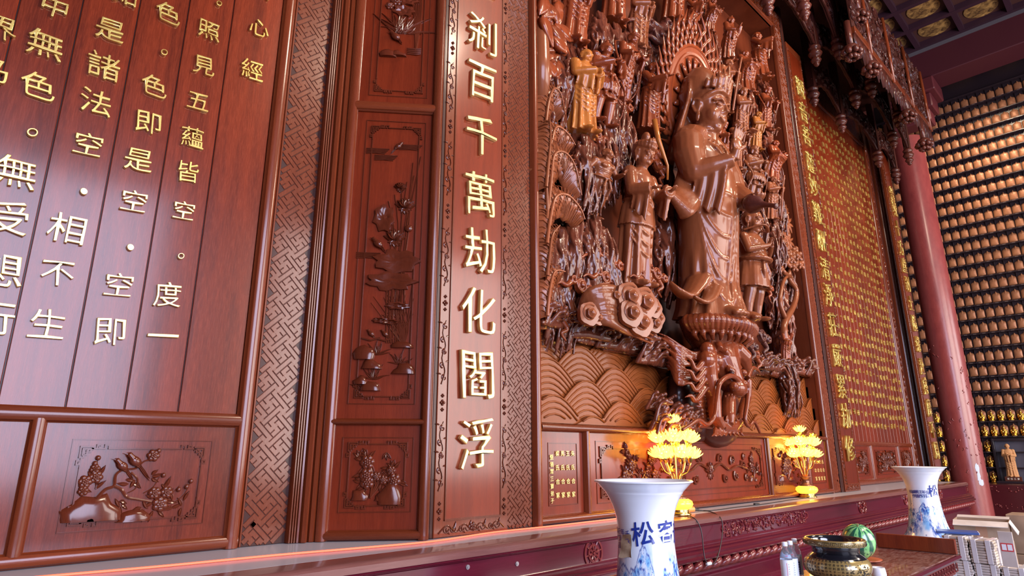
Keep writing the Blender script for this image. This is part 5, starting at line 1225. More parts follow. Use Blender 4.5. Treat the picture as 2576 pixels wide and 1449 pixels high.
m.tube([D(1800, 872, 2.98), D(1808, 868, 2.93), D(1812, 878, 2.90)], [.045, .04, .03], 10)
# mane strands streaming to the left
for k in range(14):
    t = k/13; q = 40*math.sin(k*1.9)*.2
    m.tube(smooth_pts([D(1780, 880+90*t, 3.0), D(1745-10*t, 890+75*t+q, 3.08), D(1712-6*t, 872+95*t, 3.12), D(1678+10*t, 848+85*t+q, 3.20), D(1655+25*t, 838+95*t, 3.26)], 3), [.045-.003*j for j in range(13)], 8, flat=.6)
for px in (0, 1, 2, 3): m.tube(smooth_pts([D(1775, 900+25*px, 2.98), D(1750, 930+26*px, 3.0), D(1738, 905+30*px, 3.0), D(1722, 895+35*px, 3.02)], 3), [.03, .03, .03, .028, .026, .022, .018, .014, .008, .004], 8)
for k in range(9): m.tube([D(1790, 960+14*k, 3.04), D(1765-k, 975+12*k, 3.04), D(1735+2*k, 985+9*k, 3.08)], [.03, .02, .004], 7)
# long whiskers
for P in (([1862, 962], [1840, 945], [1812, 962], [1804, 1000], [1798, 1045], [1780, 1068], [1758, 1056], [1735, 1070], [1716, 1082]), ([1872, 962], [1882, 975], [1880, 1010], [1874, 1055], [1884, 1072], [1896, 1060], [1906, 1075], [1912, 1090])):
    q = smooth_pts([D(px, py, 2.86) for px, py in P], 4); m.tube(q, np.linspace(.028, .014, len(q)), 9)
m.tube(smooth_pts([D(1880, 950, 2.96), D(1892, 925, 2.96), D(1905, 930, 2.96), D(1912, 938, 2.96)], 3), np.linspace(.03, .01, 10), 8)
me = remeshed(m, 'dragon_face', W_STATUE2, .0085, 1); o = link_mesh('head_body', me, DG); o.location = -DG.location
mb = MB(); eye = MB(); eye.ball(D(1840, 938, 2.862), .026, 12, 8); bw(eye, 'eye', W_DARK, DG, True)
# rock and foam mass beside the dragon
for px, py, s, y in ((1690, 1040, .9, 3.16), (1715, 1050, .8, 3.10), (1680, 1060, 1.0, 3.20), (1740, 1062, .7, 3.06), (1640, 895, .9, 3.30), (1660, 880, .9, 3.28), (1925, 905, .8, 3.2), (1945, 915, .8, 3.2), (1690, 1075, .8, 3.12), (1655, 1010, .7, 3.26)):
    p = aY(px, py, y); put_part('foam_crest', FO[int(px) % 3], p.x, y, p.z-.05, s)
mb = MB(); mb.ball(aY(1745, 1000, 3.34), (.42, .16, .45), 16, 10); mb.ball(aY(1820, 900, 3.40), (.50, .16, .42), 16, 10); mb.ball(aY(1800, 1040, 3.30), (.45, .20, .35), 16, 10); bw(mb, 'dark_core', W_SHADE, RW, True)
# ---------------------------------------------------------------- painted surfaces: colour attribute computed per vertex (pattern only)
def paint(o, fn, rough=.15, coat=.6, name='painted_glaze', attr='Pattern'):
    me = o.data; n = len(me.vertices); co = np.zeros(n*3); me.vertices.foreach_get('co', co); co = co.reshape(-1, 3)
    c = np.clip(fn(co), 0, 1); a = me.color_attributes.new(attr, 'FLOAT_COLOR', 'POINT')
    a.data.foreach_set('color', np.concatenate([c, np.ones((n, 1))], 1).ravel())
    m, nt, b = nmat(name); at_ = N(nt, 'ShaderNodeAttribute', attribute_name=attr); nt.links.new(at_.outputs['Color'], b.inputs['Base Color'])
    b.inputs['Roughness'].default_value = rough; b.inputs['Coat Weight'].default_value = coat; b.inputs['Coat Roughness'].default_value = .05
    me.materials.clear(); me.materials.append(m); return m
def vnoise(x, y, seed=0):
    rs = np.random.RandomState(seed); T = rs.rand(64, 64); xi = np.floor(x).astype(int); yi = np.floor(y).astype(int); fx = x-xi; fy = y-yi
    fx = fx*fx*(3-2*fx); fy = fy*fy*(3-2*fy); g = lambda a, b: T[a % 64, b % 64]
    return (g(xi, yi)*(1-fx)+g(xi+1, yi)*fx)*(1-fy)+(g(xi, yi+1)*(1-fx)+g(xi+1, yi+1)*fx)*fy
def fbm(x, y, seed=0, o=5):
    s = 0; a = .5
    for k in range(o): s = s+a*vnoise(x*2**k, y*2**k, seed+k); a *= .5
    return s
# ---------------------------------------------------------------- two tall blue-and-white floor vases
VP = [(.235, 0), (.25, .012), (.25, .03), (.235, .05), (.28, .12), (.34, .24), (.385, .36), (.395, .46), (.375, .56), (.325, .65), (.26, .715), (.215, .77), (.182, .86), (.162, .98), (.150, 1.10), (.145, 1.18), (.148, 1.25), (.160, 1.31), (.182, 1.36), (.208, 1.405), (.243, 1.438), (.262, 1.452), (.266, 1.458), (.261, 1.462), (.248, 1.455), (.205, 1.418), (.175, 1.36), (.145, 1.28), (.135, 1.18), (.135, 1.02)]
def vase_r(z):
    P = [p for p in VP[:23]]; return np.interp(z, [p[1] for p in P], [p[0] for p in P])
def vase_paint(seed, face):
    def f(co):
        th = np.arctan2(co[:, 1], co[:, 0])-face; th = (th+PI) % (2*PI)-PI; z = co[:, 2]; r = np.hypot(co[:, 0], co[:, 1]); inside = (r < vase_r(z)-.006) & (z > 1.03)
        u = th*1.0; W = np.array((.80, .86, .93)); c = np.tile(W, (len(z), 1)); L = lambda m, col: c.__setitem__(slice(None), c*(1-m[:, None])+np.array(col)*m[:, None])
        # soft blue sky wash between the mountains
        n = fbm(u*2.2+9, z*9, seed+3); L(np.clip((n-.47)*5, 0, 1)*np.clip((1.20-z)*6, 0, 1)*np.clip((z-.3)*6, 0, 1)*.75, (.16, .48, .85))
        # mountains: ridge lines at several heights
        for base, amp, col, s, fu in ((1.03, .14, (.30, .58, .88), 11, 1.1), (.93, .22, (.10, .24, .62), 17, 1.5), (.62, .22, (.08, .22, .62), 23, 1.2), (.40, .16, (.07, .20, .60), 29, 1.7)):
            h = base+(.13*np.exp(-((u+.15)/.30)**2)+.10*np.exp(-((u-1.0)/.2)**2) if base > .9 else 0)+amp*(fbm(u*fu+s, u*0+s, seed+s, 3)*2-1)+.05*(fbm(u*7+s, u*0, seed+s+1, 4)*2-1)
            below = np.clip((h-z)*60, 0, 1)*np.clip((z-(h-.20))/.16, 0, 1); rk = fbm(u*9+z*16, z*26-u*5, seed+s+2)
            L(below*np.clip(.25+(rk-.42)*5, 0, 1), col); edge = np.clip(1-np.abs(z-h)*110, 0, 1)*np.clip((fbm(u*30, z*30, seed)-.15)*6, 0, 1); L(edge*.9, (.02, .06, .36))
            L(below*np.clip((rk-.60)*12, 0, 1), (.02, .05, .34)); r2 = fbm(u*13-z*9+s, z*38+u*12, seed+s+5); L(below*np.clip((.030-np.abs(r2-.48))*45, 0, 1)*.85, (.015, .045, .34))
        # pine clumps
        rs = np.random.RandomState(seed)
        for k in range(90):
            tu = rs.uniform(-PI, PI); tz = rs.choice([.35, .5, .62, .78, .95, 1.06])+rs.uniform(-.05, .05)+.06*math.sin(tu*3); R = rs.uniform(.004, .011); d = np.hypot((u-tu)*np.maximum(r, .1), z-tz)+.010*(fbm(u*60, z*60, seed+k % 5)-.5)
            L(np.clip((R-d)*130, 0, 1)*.85, (.03, .09, .42))
        L(np.clip((fbm(u*4, z*14, seed+50)-.56)*9, 0, 1)*np.clip((.62-z)*9, 0, 1)*.8, (.05, .16, .60))
        L(inside*1., (.86, .90, .95)); L(np.clip((z-1.20)*18, 0, 1), (.86, .90, .95)); L((np.abs(z-.02) < .02)*1., (.05, .15, .55))
        return c**1.3
    return f
BLUE = plain('cobalt_brushwork', (.012, .035, .26), .25, coat=.5)
def wrap_char(ch, size, z, th, parent, name='brushed_character', scale_x=1.0):
    me = glyph(ch, size, .004, BLUE, bold=.006, bev=.006, slant=.1).copy()
    import bmesh
    b_ = bmesh.new(); b_.from_mesh(me); bmesh.ops.triangulate(b_, faces=b_.faces)
    for q in range(3):
        es = [e for e in b_.edges if e.calc_length() > .006]
        if es: bmesh.ops.subdivide_edges(b_, edges=es, cuts=1)
        bmesh.ops.triangulate(b_, faces=[f for f in b_.faces if len(f.verts) > 3])
    b_.to_mesh(me); b_.free(); n = len(me.vertices); co = np.zeros(n*3); me.vertices.foreach_get('co', co); co = co.reshape(-1, 3)
    zz = z+co[:, 2]; r = vase_r(zz)+.0036-co[:, 1]*.12; a = th+co[:, 0]*scale_x/np.maximum(vase_r(zz), .1)
    me.vertices.foreach_set('co', np.stack([np.cos(a)*r, np.sin(a)*r, zz], 1).ravel()); me.update()
    return link_mesh(name, me, parent)
def floor_vase(label, x, y, seed, face, inscr):
    t = thing('floor_vase', label, 'vase', (x, y, 0), 0, 'tall blue and white floor vases before the altar')
    Z = [p[1] for p in VP[:23]]; prof = []
    for z in np.linspace(0, 1.452, 330): prof.append((float(np.interp(z, Z, [p[0] for p in VP[:23]])), float(z)))
    k = np.ones(5)/5; rr = np.array([p[0] for p in prof]); rs_ = np.convolve(np.pad(rr, 8, 'edge'), np.ones(17)/17, 'valid'); rs_[-12:] = rr[-12:]*.5+rs_[-12:]*.5
    prof = list(zip(rs_, [p[1] for p in prof]))+VP[21:]+[(.01, 1.02)]
    mb = MB(); mb.lathe(prof, 420); o = mb.build('vase_body', None, t, True, fixn=False); paint(o, vase_paint(seed, face), .10, .5, 'blue_and_white_porcelain')
    for ch, s, z, d in inscr: wrap_char(ch, s, z, face+d, t)
    return t
vx, vy = 2.935, 2.055; fa = math.atan2(-vy, -vx)
INS = [('松', .112, 1.205, -.12), ('客', .104, 1.215, .78), ('迎', .108, 1.205, 1.62)]
for j, (cs) in enumerate(('壬辰', '年', '于景德', '鎮作', '江西', '珍山')):
    for k, ch in enumerate(cs): INS.append((ch, .030, 1.205-.034*k-.005*(j == 0), -.70-.24*j))
floor_vase('nearer tall blue-and-white landscape vase with flared rim, paper tag on its neck', vx, vy, 3, fa+.02, INS)
v2x, v2y = 8.20, 2.06; fb = math.atan2(-v2y, -v2x)
INS2 = [('松', .115, 1.215, .75)]+[(c, .036, 1.20-.042*(i % 2), .30-.22*(i//2)) for i, c in enumerate('壬辰年于江西景德鎮作珍')]
floor_vase('farther tall blue-and-white landscape vase behind the wooden table rail', v2x, v2y, 8, fb, INS2)
# paper tag stuck to the near vase
ta = fa-.72; rr = .152
mb = MB(); U = np.linspace(-.032, .032, 8); Vv = np.linspace(1.085, 1.195, 10)
def tagp(k):
    def f(u, z): a = ta+u/rr-.10*(1.19-z); r = float(vase_r(z))+.004+k+.010*(1.19-z)/.1*abs(u-.02)/.03+.003*math.sin(z*90+u*60); return (vx+math.cos(a)*r, vy+math.sin(a)*r, z+.004*math.sin(u*90))
    return f
mb.grid(U, Vv, tagp(0)); mb.grid(U, Vv, tagp(.0012)); tagm, nt, b = nmat('aged_kraft_paper'); b.inputs['Roughness'].default_value = .7
tc = N(nt, 'ShaderNodeTexCoord'); nz = N(nt, 'ShaderNodeTexNoise', i_Scale=60.0, i_Detail=6.0); cr = N(nt, 'ShaderNodeValToRGB'); nt.links.new(tc.outputs['Object'], nz.inputs['Vector']); nt.links.new(nz.outputs['Fac'], cr.inputs[0]); cr.color_ramp.elements[0].color = (.22, .14, .08, 1); cr.color_ramp.elements[1].color = (.52, .38, .24, 1); nt.links.new(cr.outputs[0], b.inputs['Base Color'])
tag(mb.build('paper_tag', tagm, smooth=True), 'crumpled brown paper tag stuck on the neck of the nearer vase', 'tag')

# ---------------------------------------------------------------- lotus lamps on the altar
PET = plain('lit_lotus_petal', (.9, .62, .16), .4, 0, (1.0, .52, .06), 2.6)
PETC = plain('lit_lotus_heart', (1, .85, .5), .4, 0, (1.0, .78, .34), 11.0)
BRASS = plain('polished_brass', (.85, .52, .16), .22, 1.0); BRONZE = plain('brown_bronze', (.26, .10, .05), .3, .6, coat=.5)
AMBERG = plain('glowing_amber_glass', (.9, .45, .05), .2, 0, (1.0, .42, .03), 1.7)
def lotus_mesh():
    a = MB(); 
    for ring, (n, R, h, L) in enumerate(((9, .060, .010, .045), (8, .045, .028, .045), (6, .026, .040, .038))):
        for k in range(n):
            t = 2*PI*(k+.5*ring)/n; c, s = math.cos(t), math.sin(t); Rr = []
            for q in np.linspace(0, 1, 6):
                w = .019*math.sin(PI*min(.97, .18+.8*q)); rad = R*.25+R*.9*q; z = h*q+L*q*q*.8
                Rr.append(np.array([(c*rad-s*w*e, s*rad+c*w*e, z-abs(e)*-.004+d) for e, d in ((-1, .003), (0, -.002), (1, .003), (0, .002))]))
            a.rings(Rr)
    return a
lm = lotus_mesh(); LOT = lm.mesh('lotus_lamp_flower', PET, True)
hm = MB(); hm.ball((0, 0, .03), (.026, .026, .024), 12, 8); HEART = hm.mesh('bulb', PETC, True)
cm = MB(); cm.lathe([(.004, -.035), (.010, -.03), (.016, -.012), (.026, .0), (.022, .006)], 12); CUP = cm.mesh('flower_cup', BRASS, True)
gl_ = MB()
for k in range(7):
    t = 2*PI*k/7; c, s = math.cos(t), math.sin(t); gl_.rings([np.array([(c*r-s*w*e, s*r+c*w*e, z+.002*e*e) for e in (-1, 0, 1, 0)]) for r, w, z in ((.004, .004, 0), (.018, .010, .012), (.032, .008, .018), (.040, .001, .024))])
GILT = gl_.mesh('gilt_flower', BRASS, True)
def lotus_lamp(label, base, H, seed, rz):
    t = thing('lotus_lamp', label, 'lamp', base, rz, 'lotus flower lamps on the altar ledge'); S = H/.62
    mb = MB(); mb.lathe([(.075, 0), (.08, .008), (.07, .018), (.062, .03), (.068, .036)], 28); mb.build('foot', BRASS, t, True).scale = (S,)*3
    mb = MB(); mb.lathe([(.06, .034), (.084, .05), (.094, .068), (.088, .088), (.06, .104), (.05, .11)], 28); mb.build('glowing_bowl', AMBERG, t, True).scale = (S,)*3
    mb = MB(); mb.lathe([(.064, .102), (.05, .112), (.036, .125), (.030, .142), (.034, .160), (.052, .178), (.056, .184), (.046, .184), (.028, .165)], 28); mb.build('vase_neck', BRONZE, t, True).scale = (S,)*3
    r = random.Random(seed); fl = []
    for k in range(6): a = 2*PI*k/6+.2; fl.append((math.cos(a)*.105, math.sin(a)*.105, .455+.006*(k % 2)))
    for k in range(6): a = 2*PI*k/6+.6; fl.append((math.cos(a)*.10, math.sin(a)*.10, .355+.006*(k % 2)))
    fl.append((0, 0, .575))
    st = MB()
    for k, (x, y, z) in enumerate(fl):
        st.tube(smooth_pts([(x*.12, y*.12, .165), (x*.35, y*.35, .24), (x*.75, y*.75, z-.09), (x, y, z-.03)], 3), .0035, 6)
        R = rot('z', r.uniform(0, 1)) @ (rot('y', .35*(1 if k < 12 else 0)*math.cos(math.atan2(y, x))) @ rot('x', -.35*(1 if k < 12 else 0)*math.sin(math.atan2(y, x))))
        Mx = Matrix(M4(R, (x*S, y*S, z*S), S*(1.0 if k < 12 else .85)).tolist())
        o = link_mesh('lotus_flower', LOT, t); o.matrix_local = Mx
        b_ = link_mesh('bulb', HEART, o); c_ = link_mesh('flower_cup', CUP, o)
    st.build('stems', BRASS, t, True).scale = (S,)*3
    for k in range(9):
        a = 2*PI*k/9; q = r.uniform(.03, .13); z = r.choice([.27, .30, .41, .42, .53]); o = link_mesh('gilt_flower', GILT, t); o.matrix_local = Matrix(M4(rot('x', r.uniform(-.6, .6)) @ rot('y', r.uniform(-.6, .6)), (math.cos(a)*q*S, math.sin(a)*q*S, z*S), S*.9).tolist())
    L = bpy.data.lights.new('lamp_glow', 'POINT'); L.energy = 4.5; L.color = (1, .55, .14); L.shadow_soft_size = .10; o = bpy.data.objects.new('lamp_glow', L); COL.objects.link(o); o.parent = t; o.location = (0, 0, .40*S)
    return t
b1 = aZ(1708, 1296, ZS); b2 = aZ(2032, 1252, ZS)
print('lamp bases', b1, b2)
H1 = (aY(1673, 1043, b1.y).z-ZS)*.985; H2 = (aY(2012, 1072, b2.y).z-ZS)*.985; print('lamp heights', H1, H2)
lotus_lamp('nearer lit lotus-flower lamp, behind the rim of the large vase', (b1.x, b1.y, ZS), H1, 1, .3)
lotus_lamp('farther lit lotus-flower lamp on the altar ledge by the right dado panel', (b2.x, b2.y, ZS), H2, 2, 0)

# ---------------------------------------------------------------- cables on the ledge
CAB = plain('black_cable', (.02, .018, .02), .45)
q = lambda px, py, z=ZS+.006: tuple(aZ(px, py, z))
mb = MB(); P1 = [q(2045, 1251), q(1990, 1257), q(1960, 1262), q(1905, 1270), q(1850, 1276), q(1800, 1283), q(1755, 1285)]
mb.tube(smooth_pts(P1, 4), .0045, 6); p = q(1903, 1268, ZS+.012); mb.box(p[0]-.045, p[0]+.045, p[1]-.014, p[1]+.014, ZS+.001, ZS+.022, .004)
tag(mb.build('power_cable', CAB, smooth=40), 'thin black cable with inline switch running along the ledge between the lamps', 'cable')
e = YE-.02; mb = MB()
P2 = [q(1742, 1283), q(1765, 1284), q(1790, 1288), tuple(aY(1812, 1302, YE+.005)), tuple(aY(1818, 1330, e)), tuple(aY(1812, 1375, e-.04)), tuple(aY(1800, 1412, e-.05)), tuple(aY(1783, 1420, e-.06)), tuple(aY(1772, 1400, e-.05)), tuple(aY(1765, 1340, e)), tuple(aY(1754, 1312, YE+.005)), q(1740, 1300), q(1722, 1294)]
mb.tube(smooth_pts(P2, 5), .0045, 6)
tag(mb.build('power_cable', CAB, smooth=True), 'black cable looping down over the carved altar front beside the near vase', 'cable')
p = aY(1783, 1418, e-.06); mb = MB().box(p.x-.035, p.x+.035, p.y-.012, p.y+.012, p.z-.012, p.z+.012, .006); tag(mb.build('cable_switch', plain('pale_plastic', (.62, .64, .68), .4)), 'small pale inline switch at the bottom of the hanging cable loop', 'switch')
t = thing('plug_adapter', 'orange and black plug adapter lying behind the near vase on the ledge', 'plug', aZ(1735, 1290, ZS))
mb = MB(); mb.tube([(-.06, 0, .03), (.03, -.02, .03)], .024, 14); mb.build('orange_socket', plain('orange_plastic', (.85, .26, .06), .4), t, 40); mb = MB(); mb.box(-.03, .04, .01, .05, .001, .07, .008); mb.tube([(.03, -.02, .03), (.09, -.035, .022)], [.018, .010], 10); mb.build('black_plug', CAB, t, 40)

# ---------------------------------------------------------------- offering table with its side rail
TZ = .90
TB = thing('offering_table', 'low red-lacquered offering table with a raised side rail, in the right foreground', 'table', (4.9, 1.4, 0))
def Tz(px, py, z=TZ): return aZ(px, py, z)
A = Tz(2400, 1396); Bc = Tz(2210, 1377)        # rail foot: front and back corners on the table top
TBX0, TBX1 = 3.35, 5.615; TBY0, TBY1 = 1.28, 1.766
ux = Vector((A.x-Bc.x, A.y-Bc.y, 0)); print('rail', A, Bc)
m_, nt, b = nmat('worn_table_top'); tc = N(nt, 'ShaderNodeTexCoord'); nz = N(nt, 'ShaderNodeTexNoise', i_Scale=9.0, i_Detail=9.0, i_Roughness=.7); mp = N(nt, 'ShaderNodeMapping'); mp.inputs['Scale'].default_value = (1, 5, 1); cr = N(nt, 'ShaderNodeValToRGB')
nt.links.new(tc.outputs['Object'], mp.inputs[0]); nt.links.new(mp.outputs[0], nz.inputs['Vector']); nt.links.new(nz.outputs['Fac'], cr.inputs[0]); nt.links.new(cr.outputs[0], b.inputs['Base Color']); b.inputs['Roughness'].default_value = .3; b.inputs['Coat Weight'].default_value = .5
cr.color_ramp.elements[0].position = .42; cr.color_ramp.elements[0].color = (.12, .035, .03, 1); cr.color_ramp.elements[1].position = .72; cr.color_ramp.elements[1].color = (.36, .23, .20, 1)
bw(MB().box(TBX0, TBX1, TBY0-.02, TBY1, TZ-.03, TZ, .004), 'table_top', m_, TB)
bw(MB().extrude_x([(TBY0+.02, TZ-.004), (TBY0-.035, TZ-.004), (TBY0-.045, TZ-.018), (TBY0-.035, TZ-.035), (TBY0+.02, TZ-.035)], TBX0, TBX1+.02), 'edge_moulding', W_ALTAR, TB, 40)
mb = MB().box(TBX0+.03, TBX1-.02, TBY0+.0, TBY0+.03, TZ-.13, TZ-.035)
for k in range(34):
    x = TBX0+.08+.066*k
    for s in ((0, 0, .045, 0), (.045, 0, .045, .05), (.045, .05, .015, .05), (.015, .05, .015, .022), (.015, .022, .03, .022)): rib(mb, x+s[0], TZ-.115+s[1], x+s[2], TZ-.115+s[3], .008, TBY0, .006)
bw(mb, 'fret_apron', W_ALTARC, TB, 40)
mb = MB().box(TBX0+.03, TBX1-.03, TBY0+.02, TBY0+.05, TZ-.34, TZ-.13)
for k in range(40): a = random.Random(k); leaf(mb, TBX0+.1+.055*k, TZ-.24+a.uniform(-.06, .06), a.uniform(0, 6), .07, .025, TBY0+.02, .014, .4)
bw(mb, 'carved_apron', W_ALTARC, TB, 40)
for x in (TBX0+.06, TBX1-.08):
    for y in (TBY0+.05, TBY1-.06): bw(MB().box(x-.035, x+.035, y-.035, y+.035, .002, TZ-.03, .006), 'leg', W_ALTAR, TB)
# right end rail
W_RAIL = wood('orange_brown_rail', (.10, .014, .006), (.24, .045, .014), .3, .6, coat=.4)
bw(MB().box(TBX1-.035, TBX1, TBY0-.03, TBY1, TZ+.001, TZ+.105, .005), 'side_rail', W_RAIL, TB)

# ---------------------------------------------------------------- incense burner
bc = Tz(2108, 1452); bc = Vector((3.885, 1.450, TZ)); sB = .172
IB = thing('incense_burner', 'black and gold incense bowl with a key-fret rim, on the table', 'incense burner', bc)
pro = [(.62, 0), (.66, .02), (.62, .12), (.60, .16), (.82, .26), (.96, .42), (1.0, .58), (.95, .74), (.82, .88), (.70, .96), (.68, 1.02), (.68, 1.14), (.74, 1.18), (.88, 1.19), (.92, 1.22), (.92, 1.38), (.89, 1.40), (.80, 1.395), (.76, 1.30), (.72, 1.15), (.70, .95)]
GB = plain('antique_gold_lacquer', (.36, .25, .085), .22, .35, coat=.8); BK = plain('black_glaze', (.010, .010, .014), .08, coat=1.0)
def sub(i0, i1): 
    m = MB(); z = [(r*sB, z*sB) for r, z in pro[i0:i1+1]]; Z = np.linspace(0, len(z)-1, (len(z)-1)*5+1); m.lathe([(float(np.interp(q, range(len(z)), [p[0] for p in z])), float(np.interp(q, range(len(z)), [p[1] for p in z]))) for q in Z], 72); return m
bm_ = MB(); z = [(r*sB, q*sB) for r, q in pro]; bm_.lathe(z, 72); bm_.build('bowl_core', BK, IB, True)
g = MB(); g.lathe([(r*sB+.0012, q*sB) for r, q in ((.80, .25), (.90, .33), (.965, .42), (1.0, .54), (.995, .62), (.955, .74), (.88, .82))], 72, caps=False); g.build('gold_belly', GB, IB, True)
g = MB(); g.lathe([(r*sB+.0014, q*sB) for r, q in ((.90, 1.205), (.925, 1.22), (.925, 1.375), (.90, 1.395))], 72, caps=False); g.build('gold_rim', GB, IB, True)
INK = plain('black_ink', (.012, .010, .010), .3)
kf = MB(); n = 26
for k in range(n):
    for s in ((0, .0, .8, 0), (.8, 0, .8, .8), (.8, .8, .2, .8), (.2, .8, .2, .3), (.2, .3, .55, .3), (.55, .3, .55, .55), (0, 0, 0, .98), (0, .98, .95, .98)):
        P = []
        for q in np.linspace(0, 1, 4): a = 2*PI*(k+s[0]+(s[2]-s[0])*q)/n; zz = (1.235+.115*(s[1]+(s[3]-s[1])*q))*sB; rr = .925*sB+.0018; P.append((math.cos(a)*rr, math.sin(a)*rr, zz))
        kf.tube(P, .0011, 4)
kf.build('key_fret_band', INK, IB, True)
bf = math.atan2(-bc.y, -bc.x); HS = '觀自在菩薩行深般若波羅蜜多時照見五蘊皆空度一切苦厄舍利子色不異空空不異色色即是空空即是色受想行識亦復如是舍利子是諸法空相不生不滅不垢不淨不增不減是故空中無色無受想行識無眼耳鼻舌身意'
ink = MB()
def belly(z): return float(np.interp(z/sB, [.25, .33, .42, .54, .62, .74, .82], [.80, .90, .965, 1.0, .995, .955, .88]))*sB+.0016
for col in range(13):
    for row in range(6):
        ch = HS[(col*6+row) % len(HS)]; me = glyph(ch, .0138, .001, INK, bold=.004, bev=.004); n = len(me.vertices); co = np.zeros(n*3); me.vertices.foreach_get('co', co); co = co.reshape(-1, 3)
        zc = (.80-.098*row)*sB; a0 = bf+.38-.118*col; zz = zc+co[:, 2]*.9; rad = np.array([belly(z) for z in zz])+(-co[:, 1])*.3; a = a0+co[:, 0]/sB
        ink.add(np.stack([np.cos(a)*rad, np.sin(a)*rad, zz], 1), [tuple(p.vertices) for p in me.polygons])
ri = random.Random(2)
def blot(a, z, s): ink.tube([(math.cos(a+d)*belly(z+e), math.sin(a+d)*belly(z+e), z+e) for d, e in ((0, 0), (s*.6, s*.03), (s, s*.02*ri.uniform(-1, 2)))], [.0012, .0028, .0006], 5)
for k in range(70): blot(bf+.62+ri.gauss(.18, .14), (.52+ri.gauss(0, .11))*sB, ri.uniform(.02, .07)*ri.choice((1, -1)))
ink.build('painted_inscription', INK, IB, fixn=False)
ash = MB(); ash.lathe([(.001, 1.20*sB), (.5*sB, 1.205*sB), (.735*sB, 1.20*sB), (.735*sB, 1.16*sB), (.001, 1.16*sB)], 40); ash.build('water_surface', plain('dark_blue_ash', (.03, .08, .13), .15, coat=.6), IB, True)

# ---------------------------------------------------------------- watermelon on a dish, cup, bottles
w = Vector((4.80, 1.632, TZ)); 
t = thing('dish', 'shallow red-brown dish under the watermelon', 'dish', w); mb = MB(); mb.lathe([(.06, 0), (.09, .004), (.125, .014), (.128, .018), (.09, .010), (.01, .008)], 40); mb.build('dish_body', plain('copper_glaze', (.45, .10, .04), .3, coat=.6), t, True)
t = thing('watermelon', 'striped green watermelon leaning on the dish behind the incense bowl', 'watermelon', w+Vector((0, 0, .012)))
mb = MB(); mb.ball((0, 0, 0), (.104, .104, .118), 160, 160); o = mb.build('melon', None, t, True, fixn=False); o.location = (0, 0, .113); o.rotation_euler = (.25, -.50, 0)
def melon(co):
    th = np.arctan2(co[:, 1], co[:, 0]); z = co[:, 2]+.15; k = 9; u = th*k/(2*PI)+.28*(fbm(z*26+3, th*3+9, 4)-.5)*2
    d = np.abs((u % 1)-.5)*2; s = np.clip((d-.50+.5*(fbm(th*9+7, z*60, 7)-.45))*7, 0, 1)[:, None]; L = np.array((.22, .58, .20)); D_ = np.array((.012, .11, .065))
    c = L*(1-s)+D_*s; sp = np.clip((fbm(th*14, z*90, 12)-.62)*12, 0, 1)[:, None]; c = c*(1-sp)+D_*sp; y = np.clip((z-.27)*22, 0, 1)[:, None]; return c*(1-y*.8)+np.array((.50, .33, .14))*y*.8
paint(o, melon, .25, .4, 'striped_melon_rind'); MB().tube([(-.053, -.026, .215), (-.062, -.030, .232)], [.005, .004], 6).build('stem', plain('dry_stem', (.30, .24, .10), .7), t)
cu = Tz(2213, 1458); t = thing('tea_cup', 'small white glossy cup at the bottom edge beside the incense bowl', 'cup', cu); mb = MB(); mb.lathe([(.030, 0), (.036, .006), (.040, .03), (.036, .058), (.0335, .066), (.031, .064), (.033, .05), (.034, .02), (.002, .01)], 36); mb.build('cup_body', plain('white_porcelain', (.82, .84, .88), .12, coat=.6), t, True)
PLC = plain('clear_bottle', (.82, .90, 1.0), .04, Transmission_Weight=.92, IOR=1.25, Alpha=1.0); LBL = plain('white_label', (.86, .90, .96), .4); LBP = plain('label_pink_print', (.80, .06, .14), .4); LBB = plain('label_dark_print', (.04, .05, .18), .4); CAPM = plain('white_cap', (.85, .88, .95), .35); WTR = plain('bottle_water', (.75, .86, 1.0), .0, Transmission_Weight=1.0, IOR=1.33)
def bottle(label, x, y, ang, dark):
    t = thing('water_bottle', label, 'bottle', (x, y, TZ), ang, 'plastic water bottles on the table')
    mb = MB(); mb.lathe([(.026, 0), (.031, .006), (.0325, .02), (.031, .03), (.0325, .04), (.0325, .135), (.031, .150), (.024, .170), (.0145, .187), (.0135, .195), (.0155, .197), (.0155, .200), (.0125, .202), (.0125, .213)], 32); mb.build('bottle_body', PLC, t, True)
    mb = MB(); mb.lathe([(.0145, .199), (.0150, .201), (.0150, .217), (.0140, .220), (.004, .221)], 24, mod=lambda r, z, a: r+.0004*np.cos(a*12)); mb.build('cap', CAPM, t, True)
    mb = MB(); n = 30; a = np.linspace(-PI, PI, n); mb.lathe([(.0331, .028), (.0331, .130)], 32, caps=False); mb.build('label_sleeve', LBL, t, True, fixn=False)
    def patch(a0, a1, z0, z1, mat, nm, wav=0):
        m = MB(); A_ = np.linspace(a0, a1, 8); m.rings([np.array([(math.cos(q)*r, math.sin(q)*r, z+wav*math.sin(q*5)) for q in A_]) for r, z in ((.0336, z0), (.0336, z1))], closed=False, caps=False); m.build(nm, mat, t, True)
    if dark:
        patch(1.2, 2.6, .03, .10, LBB, 'dark_print'); patch(1.3, 2.3, .108, .125, LBP, 'pink_print', .006)
        for k in range(5): patch(1.35, 2.4, .038+.012*k, .043+.012*k, LBL, 'white_print')
    else:
        patch(1.9, 2.3, .150, .153, LBP, 'pink_print'); patch(2.0, 2.06, .05, .115, LBP, 'pink_print')
        for k in range(6): patch(2.3, 2.36, .045+.012*k, .050+.012*k, LBB, 'dark_print')
    return t
d_ = bf
TBZ = TZ
